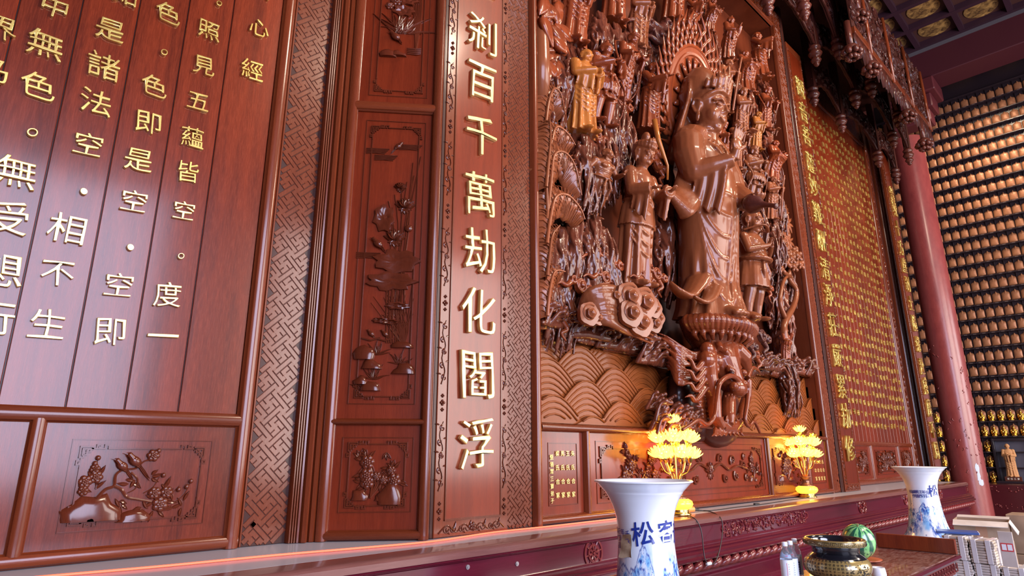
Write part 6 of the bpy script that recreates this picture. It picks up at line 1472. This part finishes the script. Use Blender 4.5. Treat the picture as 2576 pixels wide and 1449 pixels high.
for lab, px, py, dk, dd in (('foremost clear bottle with plain white label, front left on the table', 1973, 1364, 0, 3.38), ('middle clear bottle of the three at the front left of the table', 1986, 1361, 0, 3.50), ('rearmost bottle of the three, with pink and dark printed label', 1997, 1355, 1, 3.62)):
    p = aZ(px, py, TZ+.219); bottle(lab, p.x, p.y, math.atan2(-p.y, -p.x)-2.0, dk); print('bottle', p)

# ---------------------------------------------------------------- cardboard boxes and wrapped paper bundles at the right
def card(name, c1, c2):
    m, nt, b = nmat(name); tc = N(nt, 'ShaderNodeTexCoord'); nz = N(nt, 'ShaderNodeTexNoise', i_Scale=5.0, i_Detail=6.0); cr = N(nt, 'ShaderNodeValToRGB'); nt.links.new(tc.outputs['Object'], nz.inputs['Vector']); nt.links.new(nz.outputs['Fac'], cr.inputs[0]); nt.links.new(cr.outputs[0], b.inputs['Base Color'])
    cr.color_ramp.elements[0].position = .35; cr.color_ramp.elements[0].color = (*c1, 1); cr.color_ramp.elements[1].position = .7; cr.color_ramp.elements[1].color = (*c2, 1); b.inputs['Roughness'].default_value = .6; return m
CARD = card('brown_cardboard', (.26, .17, .11), (.36, .25, .17)); CARDL = card('pale_cardboard', (.50, .44, .40), (.68, .62, .58)); CARDIN = plain('cardboard_inside', (.10, .065, .045), .8)
WRAP = plain('clear_wrap', (.75, .78, .84), .18, Transmission_Weight=.0, coat=.8); REDP = plain('red_print', (.62, .05, .06), .5); TAPE = plain('parcel_tape', (.62, .60, .62), .2, coat=.5)
def obox(name, label, x, y, z, sx, sy, sz, rz, mat, open_=False, extra=None):
    t = thing(name, label, 'box', (x, y, z), rz); mb = MB(); k = .006
    if open_:
        mb.box(-sx/2, sx/2, -sy/2, -sy/2+k, 0, sz); mb.box(-sx/2, sx/2, sy/2-k, sy/2, 0, sz); mb.box(-sx/2, -sx/2+k, -sy/2+k, sy/2-k, 0, sz); mb.box(sx/2-k, sx/2, -sy/2+k, sy/2-k, 0, sz); mb.box(-sx/2, sx/2, -sy/2, sy/2, 0, k)
    else: mb.box(-sx/2, sx/2, -sy/2, sy/2, 0, sz, .006)
    mb.build('box_body', mat, t)
    return t
bx, by = 8.98, 1.72; RZ = -PI/2
t = obox('cardboard_box', 'open-topped brown carton on the stack behind the farther vase', bx, by, .665, .50, .42, .215, RZ+.12, CARD, True)
for s, tl in ((1, .12), (-1, -.35)):
    mb = MB().box(-.245, .245, 0, .13, -.003, .003); o = mb.build('flap', CARDL, t); o.location = (0, s*.21, .215); o.rotation_euler = (tl if s > 0 else -.35, 0, PI if s < 0 else 0)
mb = MB().box(-.19, .19, 0, .14, -.003, .003); o = mb.build('flap', CARDL, t); o.location = (.25, 0, .215); o.rotation_euler = (-1.1, 0, -PI/2)
MB().box(-.05, .05, -.2115, -.21, .0, .215).build('tape', plain('brown_tape', (.38, .20, .12), .35), t)
obox('cardboard_box', 'bottom carton under the open-topped carton, mostly hidden by paper stacks', bx, by, .0, .52, .44, .325, RZ+.12, CARD); obox('cardboard_box', 'middle carton carrying the open-topped carton', bx, by, .33, .50, .43, .33, RZ+.1, CARD)
t = obox('cardboard_box', 'closed brown carton with a pale printed side, at the right edge of the picture', 9.55, 1.24, .505, .62, .42, .42, RZ, CARD)
MB().box(-.10, .08, -.2115, -.21, .02, .40).build('pale_side_panel', CARDL, t)
mb = MB()
for k in range(4): mb.tube([(-.01+.03*math.sin(a)*(1-k*.2), -.213, .25+.05*math.cos(a)*(1-k*.2)) for a in np.linspace(0, 2*PI, 13)], .003, 4)
for k in range(5): mb.box(-.08+.03*k, -.06+.03*k, -.2145, -.2115, .07, .09)
mb.build('pink_print', REDP, t)
obox('cardboard_box', 'lower brown carton under the closed one at the right edge', 9.55, 1.24, 0.0, .66, .46, .50, RZ, CARD)
# wrapped bundles of paper
def bundle(label, x, y, z, sx, sy, sz, rz, seed):
    t = thing('paper_bundle', label, 'bundle', (x, y, z), rz, 'plastic-wrapped paper bundles stacked behind the farther vase'); r = random.Random(seed)
    n = 9; mb = MB(); h = sz/n
    for k in range(n): o_ = r.uniform(-.006, .006); mb.box(-sx/2+o_, sx/2+o_, -sy/2+r.uniform(0, .008), sy/2, k*h+.001, (k+1)*h-.002, .002)
    mb.build('paper_stack', CARDL if seed % 2 else card('kraft_stack_%d' % seed, (.36, .29, .23), (.62, .55, .50)), t)
    mb = MB()
    for s in (-.3, .28): mb.box(sx*s-.02, sx*s+.02, -sy/2-.004, sy/2+.004, -.0, sz+.004, .002)
    mb.box(-sx/2-.010, sx/2+.010, -.03, .03, -.0, sz+.003, .002); mb.build('tape_band', TAPE, t)
    return t
k = 0
for j, (x, y, n, hh) in enumerate(((7.36, 1.86, 3, .235), (7.50, 1.645, 4, .213), (7.52, 1.445, 4, .208), (7.54, 1.245, 3, .205), (7.9, 1.02, 3, .19))):
    for i in range(n):
        pos = ['bottom', 'second', 'third', 'fourth'][i] if i < n-1 else 'topmost'
        bundle('%s paper bundle in the %s wrapped stack right of the farther vase' % (pos, ['half-hidden leftmost', 'second', 'middle', 'fourth', 'rightmost'][j]), x+.010*((i*7) % 3-1), y, hh*i, .19, .30, hh*.965, RZ+.03*((i*5) % 3-1), k); k += 1
t = thing('folder', 'blue folder lying across the tallest paper stack beside the vase', 'folder', (7.55, 1.66, .855), RZ+.25); MB().box(-.17, .17, -.11, .11, 0, .022, .004).build('cover', plain('blue_cover', (.05, .10, .32), .35), t); MB().box(-.165, .174, -.10, .105, .004, .018).build('pages', LBL, t)
t = thing('envelope', 'orange and yellow packet on top of the leftmost paper stack', 'packet', (7.34, 1.84, .708), RZ+.1); MB().box(-.14, .10, -.10, .10, 0, .016, .003).build('packet_body', plain('orange_packet', (.80, .32, .05), .4), t)
t = thing('placard', 'white placard with red print leaning against the paper stacks', 'sign', (7.37, 1.255, .618), RZ)
mb = MB().box(-.055, .055, -.004, .004, 0, .30, .003); mb.build('card', CARDL, t); mb = MB().box(-.045, .045, -.0055, -.004, .13, .20); mb.build('red_block', REDP, t)
for k in range(2): MB().box(-.038+.042*k, -.004+.042*k, -.0065, -.0055, .14, .19).build('white_print', LBL, t)
# ---------------------------------------------------------------- red column, eaves, ceiling, wall of votive niches
m_, nt, b = nmat('red_column_paint'); tc = N(nt, 'ShaderNodeTexCoord'); nz = N(nt, 'ShaderNodeTexNoise', i_Scale=7.0, i_Detail=7.0, i_Roughness=.65); mp = N(nt, 'ShaderNodeMapping'); mp.inputs['Scale'].default_value = (1, 1, .45)
nt.links.new(tc.outputs['Object'], mp.inputs[0]); nt.links.new(mp.outputs[0], nz.inputs['Vector']); cr = N(nt, 'ShaderNodeValToRGB'); nt.links.new(nz.outputs['Fac'], cr.inputs[0])
cr.color_ramp.elements[0].position = .3; cr.color_ramp.elements[0].color = (.21, .034, .034, 1); cr.color_ramp.elements[1].position = .75; cr.color_ramp.elements[1].color = (.30, .056, .050, 1)
bp = N(nt, 'ShaderNodeBump'); bp.inputs['Strength'].default_value = .25; bp.inputs['Distance'].default_value = .02; nt.links.new(nz.outputs['Fac'], bp.inputs['Height']); nt.links.new(bp.outputs[0], b.inputs['Normal'])
nt.links.new(cr.outputs[0], b.inputs['Base Color']); b.inputs['Roughness'].default_value = .34; b.inputs['Coat Weight'].default_value = .4; b.inputs['Coat Roughness'].default_value = .2
CX_, CY_, CR_ = 16.95, 3.325, .335
t = thing('round_column', 'thick red painted column with peeling paint at the end of the altar', 'column', (CX_, CY_, 0))
MB().lathe([(CR_+.10, 0), (CR_+.12, .1), (CR_+.05, .2), (CR_, .24), (CR_, 9.25)], 64).build('shaft', m_, t, 50)
chip = plain('bare_plaster', (.50, .56, .70), .6); rp = random.Random(4)
def patch_c(a0, z0, w, h, seed, mat, nm):
    r = random.Random(seed); n = 16; P = []
    for k in range(n): q = 2*PI*k/n; s = 1+r.uniform(-.35, .3); P.append((a0+w/2*math.cos(q)*s/CR_, z0+h/2*math.sin(q)*s))
    m = MB(); v = [(math.cos(a)*(CR_+.003), math.sin(a)*(CR_+.003), z) for a, z in P]; v.append((math.cos(a0)*(CR_+.004), math.sin(a0)*(CR_+.004), z0)); m.add(v, [(k, (k+1) % n, n) for k in range(n)]); m.build(nm, mat, t, fixn=True)
fa_ = math.atan2(-CY_, -CX_)
patch_c(fa_+.55, 1.22, .08, .40, 1, chip, 'peeled_patch'); patch_c(fa_+.62, 1.02, .09, .18, 2, chip, 'peeled_patch')
fl = MB()
for k in range(46):
    a = fa_+rp.uniform(-1.3, 1.2); z = rp.uniform(1.2, 4.0) if k % 3 else rp.uniform(1.2, 2.4); s = rp.uniform(.02, .06)
    P = [(a+s*rp.uniform(-1, 1)/CR_*.6, z+s*1.6*(j/3-.5)) for j in range(4)]; fl.tube([(math.cos(q)*(CR_+.002), math.sin(q)*(CR_+.002), zz) for q, zz in P], [.002, .010, .012, .003], 5)
fl.build('paint_flakes', m_, t, True)

MAR = plain('dark_maroon_beam', (.075, .012, .018), .45, coat=.2)
# --- hanging eaves of carved valances
def finial(mb, x, y, z0, s=1.0):
    mb.lathe([(.004*s, 0), (.030*s, .02*s), (.050*s, .05*s), (.030*s, .075*s), (.060*s, .085*s), (.085*s, .125*s), (.060*s, .165*s), (.040*s, .18*s), (.085*s, .20*s), (.112*s, .25*s), (.085*s, .30*s), (.055*s, .315*s), (.092*s, .335*s), (.100*s, .365*s), (.080*s, .39*s), (.070*s, .40*s)], 20, (x, y, z0))
def valance(label, y, xs, zp, zt, mid, seed, w0=None):
    t = thing('eave_valance', label, 'carved valance', (xs[0], y, zp)); r = random.Random(seed)
    for k, x in enumerate(xs):
        mb = MB(); mb.box(x-.062, x+.062, y-.062, y+.062, zp+.39, zt, .006); p = bw(mb, 'pendant_post', W_DARK if k % 2 else W_EAVE_SHADED, t)
        f = MB(); finial(f, 0, 0, 0, 1.0); o = f.build('finial', W_SHADE, p, True); o.location = (x, y, zp)
    for xa, xb in zip(xs, xs[1:]):
        L = xb-xa; P = []; n = 26
        for i in range(n+1):
            q = i/n; s = abs(2*q-1); e = s**1.6; z = zp+.42+(mid-.42)*(1-e)+.035*abs(math.sin(q*PI*6))
            P.append((xa+.06+(L-.12)*q, z))
        mb = MB(); top = [(px, min(zt, pz+.42)) for px, pz in P]
        for i in range(n): mb.prism([P[i], P[i+1], top[i+1], top[i]], y-.025, y+.025)
        bw(mb, 'spandrel', W_EAVE_SHADED, t)
        mb = MB(); mb.tube([(px, y-.02, pz) for px, pz in P], .020, 6); mb.tube([(px, y-.03, pz) for px, pz in top], .016, 6)
        for i in (1, n//3, 2*n//3, n-1): mb.tube([(P[i][0], y-.02, P[i][1]), (top[i][0], y-.03, top[i][1])], .02, 6)
        for k in range(int(L*42)):
            i = r.randrange(n); px, pz = P[i]; z = r.uniform(pz+.04, top[i][1]-.03); a = r.uniform(0, 6.28)
            if k % 3: leaf(mb, px, z, a, r.uniform(.09, .16), .05, y-.025, .035, r.uniform(-.6, .6), 5)
            else: scroll(mb, px, z, .05, .9, a, r.choice((1, -1)), y-.025, .013, .006, 5)
        bw(mb, 'openwork_carving', W_EAVE_SHADED, t, 50)
    return t
X3 = [8.1, 9.9, 11.8, 14.07, 15.2]
valance('middle row of carved eave valances with turned pendants, above the niche corner', 3.0, [6.4]+X3, 7.86, 9.2, .72, 1)
valance('back row of carved eave valances, hanging against the sutra board top', 3.40, [10.78, 12.15, 14.35, 15.6], 7.65, 9.2, .66, 2)
valance('front row of carved eave valances with turned pendants, near the ceiling', 2.70, [7.3, 8.7, 10.1, 11.75, 13.4], 7.93, 9.2, .95, 3)
t = thing('eave_fret_panel', 'long openwork carved panel with a brown rail at the front of the eaves', 'carved panel', (9.7, 2.35, 7.6))
bw(MB().box(9.66, 14.2, 2.30, 2.39, 8.03, 8.15, .01), 'rail', W_FRAMEX, t)
mb = MB(); r_ = random.Random(11)
for k in range(420):
    x = r_.uniform(9.7, 14.15); z = r_.uniform(8.16, 9.38); a = r_.uniform(0, 6.28)
    if k % 2: leaf(mb, x, z, a, r_.uniform(.12, .22), .075, 2.345, .04, r_.uniform(-.6, .6), 5)
    else: scroll(mb, x, z, .07, .9, a, r_.choice((1, -1)), 2.345, .020, .006, 5)
bw(mb, 'openwork_carving', W_EAVE_SHADED, t, 50); mb = MB()
for k in range(90):
    x = 9.7+.05*k; leaf(mb, x, 8.04, -PI/2+r_.uniform(-.4, .4), r_.uniform(.2, .42), .08, 2.345, .03, .2, 5)
bw(mb, 'fringe_carving', W_EAVE_SHADED, t, 50); bw(MB().box(9.7, 14.15, 2.35, 2.37, 8.15, 9.38), 'backing', W_DARK, t)
for x in (10.4, 11.6, 12.8, 14.0): 
    bw(MB().tube([(x, 2.31, 8.0), (x, 2.30, 8.7), (x, 2.31, 9.35)], .03, 8), 'colonnette', W_FRAME, t, True)
def bud(mb, x, y, z, s):
    mb.ball((x, y, z), (.10*s, .10*s, .08*s), 12, 8)
    for k in range(8): a = k*PI/4; mb.ball((x+math.cos(a)*.10*s, y+math.sin(a)*.10*s, z-.05*s), .045*s, 7, 5); mb.ball((x+math.cos(a)*.06*s, y+math.sin(a)*.06*s, z-.12*s), .035*s, 7, 5)
    mb.tube([(x, y, z+.05), (x, y, z+.5)], .04*s, 8)
for (px, py) in ((2160, 36), (2141, 125), (2191, 167), (2282, 286), (2324, 358)):
    p = aY(px, py, 2.33); mb = MB(); bud(mb, p.x, p.y, p.z, 1.15); bw(mb, 'lotus_bud', W_SHADE, t, True)
o = thing('eave_soffit', 'dark boarded soffit above the carved eaves', 'soffit', (10, 3, 9.22)); bw(MB().box(5.0, 14.6, 2.42, 4.12, 9.22, 9.34), 'soffit_board', W_DARK, o)

# --- coffered ceiling
ZC = 12.5
NAVY = plain('navy_black_coffer', (.012, .008, .022), .6); OCH = nmat('faded_gold_painting')
mO, nt, b = OCH; tc = N(nt, 'ShaderNodeTexCoord'); nz = N(nt, 'ShaderNodeTexNoise', i_Scale=4.5, i_Detail=8.0, i_Roughness=.7, i_Distortion=1.2); cr = N(nt, 'ShaderNodeValToRGB'); nt.links.new(tc.outputs['Object'], nz.inputs['Vector']); nt.links.new(nz.outputs['Fac'], cr.inputs[0]); nt.links.new(cr.outputs[0], b.inputs['Base Color'])
cr.color_ramp.elements[0].position = .38; cr.color_ramp.elements[0].color = (.05, .02, .012, 1); cr.color_ramp.elements[1].position = .68; cr.color_ramp.elements[1].color = (.62, .36, .12, 1); b.inputs['Roughness'].default_value = .4; b.inputs['Metallic'].default_value = .25
o = MB().box(-3, 20.4, -9.5, 4.35, ZC+.12, ZC+.3).build('ceiling', NAVY); o['kind'] = 'structure'
CT = thing('coffered_ceiling', 'coffered ceiling of dark ribs around faded gold oval paintings', 'ceiling', (16, 1, ZC))
gx = [9.0+1.04*k for k in range(10)]+[19.75, 20.2]; gy = [-4.2+1.02*k for k in range(9)]
mb = MB()
for x in gx[:-2]: mb.box(x-.07, x+.07, -4.5, 4.1, ZC-.06, ZC+.12)
for y in gy: mb.box(8.0, 18.4, y-.06, y+.06, ZC-.05, ZC+.12); mb.box(19.3, 20.2, y-.07, y+.07, ZC-.5, ZC+.12)
bw(mb, 'ceiling_ribs', plain('ceiling_rib', (.03, .009, .02), .5), CT)
pm = MB(); a = np.arange(36)*2*PI/36
pm.rings([np.stack([np.cos(a)*q*.40, np.sin(a)*q*.36, np.full(36, z)], 1) for q, z in ((1.0, .02), (1.0, -.01), (.93, -.012), (.05, -.014))]); PM = pm.mesh('painted_oval', mO, False)
fm_ = MB(); fm_.box(-.47, .47, -.46, .46, .0, .02); FMM = fm_.mesh('coffer_panel', plain('coffer_brown', (.055, .018, .016), .55))
for x in gx[:-3]:
    for y in gy[:-1]:
        if x < 11: continue
        c = link_mesh('coffer_panel', FMM, CT, (x+.52-16, y+.51-1, .10)); q = link_mesh('painted_oval', PM, c, (0, 0, -.01))
for y in gy[:-1]: c = link_mesh('coffer_panel', FMM, CT, (19.78-16, y+.51-1, -.40)); q = link_mesh('painted_oval', PM, c, (0, 0, -.01))
t = thing('ceiling_beam', 'deep dark red ceiling beam crossing near the niche-covered wall', 'beam', (18.85, 0, 11.6))
bw(MB().box(18.42, 19.28, -9.3, 4.12, 11.55, ZC+.1, .02), 'beam_body', plain('beam_red', (.060, .008, .016), .5), t); bw(MB().box(18.40, 18.42, -9.3, 4.12, ZC-.16, ZC-.04), 'grey_band', plain('grey_band', (.10, .09, .11), .5), t)
t = thing('ceiling_beam', 'red carved bracket block where the ceiling beam meets the column top', 'beam', (18.4, 3.3, 10.4))
for k, (w, z0, z1) in enumerate(((.55, 10.4, 10.75), (.75, 10.75, 11.15), (1.0, 11.15, 11.55))): bw(MB().box(18.85-w*.5, 18.85+w*.5, 3.3-w*.55, 4.1, z0, z1, .03), 'bracket_step', plain('bracket_red%d' % k, (.09, .012, .018), .5), t)

# --- wall of votive niches
WX = 20.0; RK = thing('votive_rack', 'tall dark rack of small arched votive niches covering the side wall', 'rack', (WX, 2.4, 0))
BLK = plain('black_brown_rack', (.018, .010, .016), .4, coat=.3)
m_, nt, b = nmat('bronze_arch_back'); tc = N(nt, 'ShaderNodeTexCoord'); nz = N(nt, 'ShaderNodeTexNoise', i_Scale=14.0, i_Detail=5.0); cr = N(nt, 'ShaderNodeValToRGB'); nt.links.new(tc.outputs['Object'], nz.inputs['Vector']); nt.links.new(nz.outputs['Fac'], cr.inputs[0]); nt.links.new(cr.outputs[0], b.inputs['Base Color'])
cr.color_ramp.elements[0].color = (.34, .13, .060, 1); cr.color_ramp.elements[1].color = (.48, .21, .10, 1); b.inputs['Roughness'].default_value = .42; b.inputs['Metallic'].default_value = .2; ARCHM = m_
Z0, ZP, YP, Y0 = .925, .378, .2, 4.81; NR = 28
bw(MB().box(WX+.13, WX+.24, -.6, 4.92, 0, 12.3), 'back_board', BLK, RK)
for k in range(NR+1): bw(MB().box(WX-.02, WX+.13, -.6, 4.92, Z0+ZP*k-.055, Z0+ZP*k-.028, .003), 'shelf', BLK, RK)
arc = MB(); w = .0965; h = .290; o_ = []
for q in np.linspace(0, 1, 7): o_.append((-w, .005+h*.62*q))
for q in np.linspace(0, 1, 8)[1:]: a = PI-q*PI*.40; o_.append((math.cos(a)*w*(1-.0*q), .005+h*.62+math.sin(a)*h*.22+.0*q))
o_.append((-.012, h*.925)); o_.append((0, h)); o2 = o_+[(-x, z) for x, z in o_[-2::-1]]
n = len(o2); R = [np.array([(d, x*s, .12+(z-.12)*s) for x, z in o2]) for s, d in ((1, 0), (.97, -.014), (.85, -.028), (.6, -.040), (.3, -.046), (.04, -.047))]
arc.rings(R); ARC = arc.mesh('arched_back', ARCHM, 40)
cells = []
for k in range(NR):
    z = Z0+ZP*k; ymin = np.interp(z, [1, 3.47, 11.4], [2.72, 2.35, 1.0])-.25
    j = 0
    while Y0-YP*j > ymin:
        y = Y0-YP*j; j += 1
        if z < 1.9 and 2.45 < y < 3.35: continue
        cells.append((y, z, k))
cells.sort(key=lambda c: (WX**2+c[0]**2+(c[1]-1.6)**2)); rest = MB(); av = arc.verts()
vis = [c for c in cells if c[0] < 3.62 or 4.1 < c[0] < 4.65]; oth = [c for c in cells if c not in vis]
cells = vis+oth
for i, (y, z, k) in enumerate(cells):
    if i < 100: link_mesh('arched_back', ARC, RK, (.125, y-2.4, z))
    else: rest.add(av+(WX+.125, y, z), arc.f)
o = bw(rest, 'arched_back_field', ARCHM, RK, 40); o['kind'] = 'stuff'
dv = MB(); lb = MB()
for (y, z, k) in cells:
    dv.box(WX+.085, WX+.13, y-YP/2-.0025, y-YP/2+.0025, z-.03, z+ZP-.055); lb.box(WX-.026, WX-.02, y-.035, y+.035, z-.052, z-.032)
o = bw(dv, 'divider', BLK, RK); o['kind'] = 'stuff'; o = bw(lb, 'name_plate', plain('dull_name_plate', (.10, .07, .07), .4), RK); o['kind'] = 'stuff'
# seated gold statuettes in the lower niches
bd = MB(); bd.lathe([(.045, 0), (.052, .01), (.045, .022), (.036, .03), (.05, .042), (.052, .05)], 16); bd.ball((0, 0, .066), (.056, .040, .022), 14, 8); bd.tube([(0, .006, .06), (0, .004, .10), (0, 0, .128)], [.036, .038, .026], 14); bd.ball((0, .002, .118), (.040, .024, .020), 12, 7)
for s in (1, -1): bd.tube([(s*.036, 0, .12), (s*.046, -.006, .092), (s*.014, -.038, .078)], [.014, .013, .010], 8)
bd.tube([(0, 0, .13), (0, 0, .15)], .011, 8); bd.ball((0, -.002, .162), (.019, .020, .024), 12, 9); bd.ball((0, .002, .184), (.009, .009, .010), 8, 6)
GM = remeshed(bd, 'seated_figure', plain('gilded_figure', (.95, .58, .13), .25, 1.0), .0028, 1)
lotm = plain('pale_gold_lotus', (.80, .66, .30), .3, .8)
low = [c for c in cells if c[1] < Z0+ZP*5.5]
rowname = ['lowest', 'second', 'third', 'fourth', 'fifth', 'sixth']; cnt = {}
low.sort(key=lambda c: (c[2], -c[0])); nn = 0
for (y, z, k) in low:
    if k > 4: continue
    nn += 1; side = 'left of the red column' if 4.25 < y < 4.65 else ('hidden behind the red column' if y > 3.45 else 'right of the red column')
    j = cnt.get((k, side), 0); cnt[(k, side)] = j+1
    if side.startswith('hidden'): continue
    posn = ['nearest the column' if side.startswith('right') else 'farthest left', 'second along', 'third along', 'fourth along', 'fifth along', 'sixth along', 'seventh along', 'eighth along'][j]
    t = thing('golden_statuette', 'seated gold statuette, %s shelf from the bottom, %s, %s' % (rowname[k], side, posn), 'statuette', (WX+.045, y, z-.028), -PI/2, 'small seated gold statuettes in the votive niches')
    link_mesh('seated_figure', GM, t, (0, 0, .001), scale=1.32)
# display cabinet with standing wooden monk
cb = thing('display_cabinet', 'dark open display case set in the rack around the wooden monk', 'cabinet', (WX, 2.95, .92))
bw(MB().box(WX-.05, WX+.12, 3.26, 3.31, .92, 1.97, .004), 'side_panel', BLK, cb); bw(MB().box(WX-.05, WX+.12, 2.50, 2.54, .92, 1.97, .004), 'side_panel', BLK, cb); bw(MB().box(WX-.05, WX+.12, 2.54, 3.26, 1.91, 1.97, .004), 'top_panel', BLK, cb)
bw(MB().box(WX+.10, WX+.128, 2.54, 3.26, .95, 1.91), 'back_panel', plain('grey_blue_back', (.10, .10, .14), .3, coat=.5), cb); bw(MB().box(WX-.3, WX+.12, 2.50, 3.31, .903, .95, .004), 'base_panel', BLK, cb)
PINE_ = wood('light_boxwood', (.42, .19, .08), (.62, .33, .15), .5, .8, coat=.0)
mk = thing('monk_statue', 'pale wooden standing monk with joined hands in the display case', 'statue', (WX-.13, 2.99, .951), -PI/2+.15, None)
me = FIG['monk'].copy(); me.materials.clear(); me.materials.append(PINE_); link_mesh('figure', me, mk, (0, 0, .10), scale=.80)
MB().box(-.17, .17, -.10, .10, 0, .105, .006).build('pedestal', W_SHADE, mk)
for k, c in enumerate('常住三寶'): put_char(c, -.10+.065*k, -.101, .055, .045, .004, mk, plain('white_lettering', (.8, .75, .65), .5) if k == 0 else bpy.data.materials['white_lettering'], name='carved_character')
cbn = thing('low_cabinet', 'dark red carved cabinet under the wall of votive niches', 'cabinet', (19.3, 2.0, 0))
bw(MB().box(18.75, WX-.02, -.6, 4.9, .0, .90, .01), 'cabinet_body', plain('dark_red_cabinet', (.07, .008, .012), .3, coat=.4), cbn)
mb = MB(); r_ = random.Random(8); 
for k in range(150):
    y = r_.uniform(.8, 3.4); z = r_.choice([.80, .42])+r_.uniform(-.06, .06); mb.ball((18.748, y, z), (.008, r_.uniform(.01, .035), r_.uniform(.008, .02)), 6, 4)
bw(mb, 'carved_front', W_ALTARC, cbn, True)
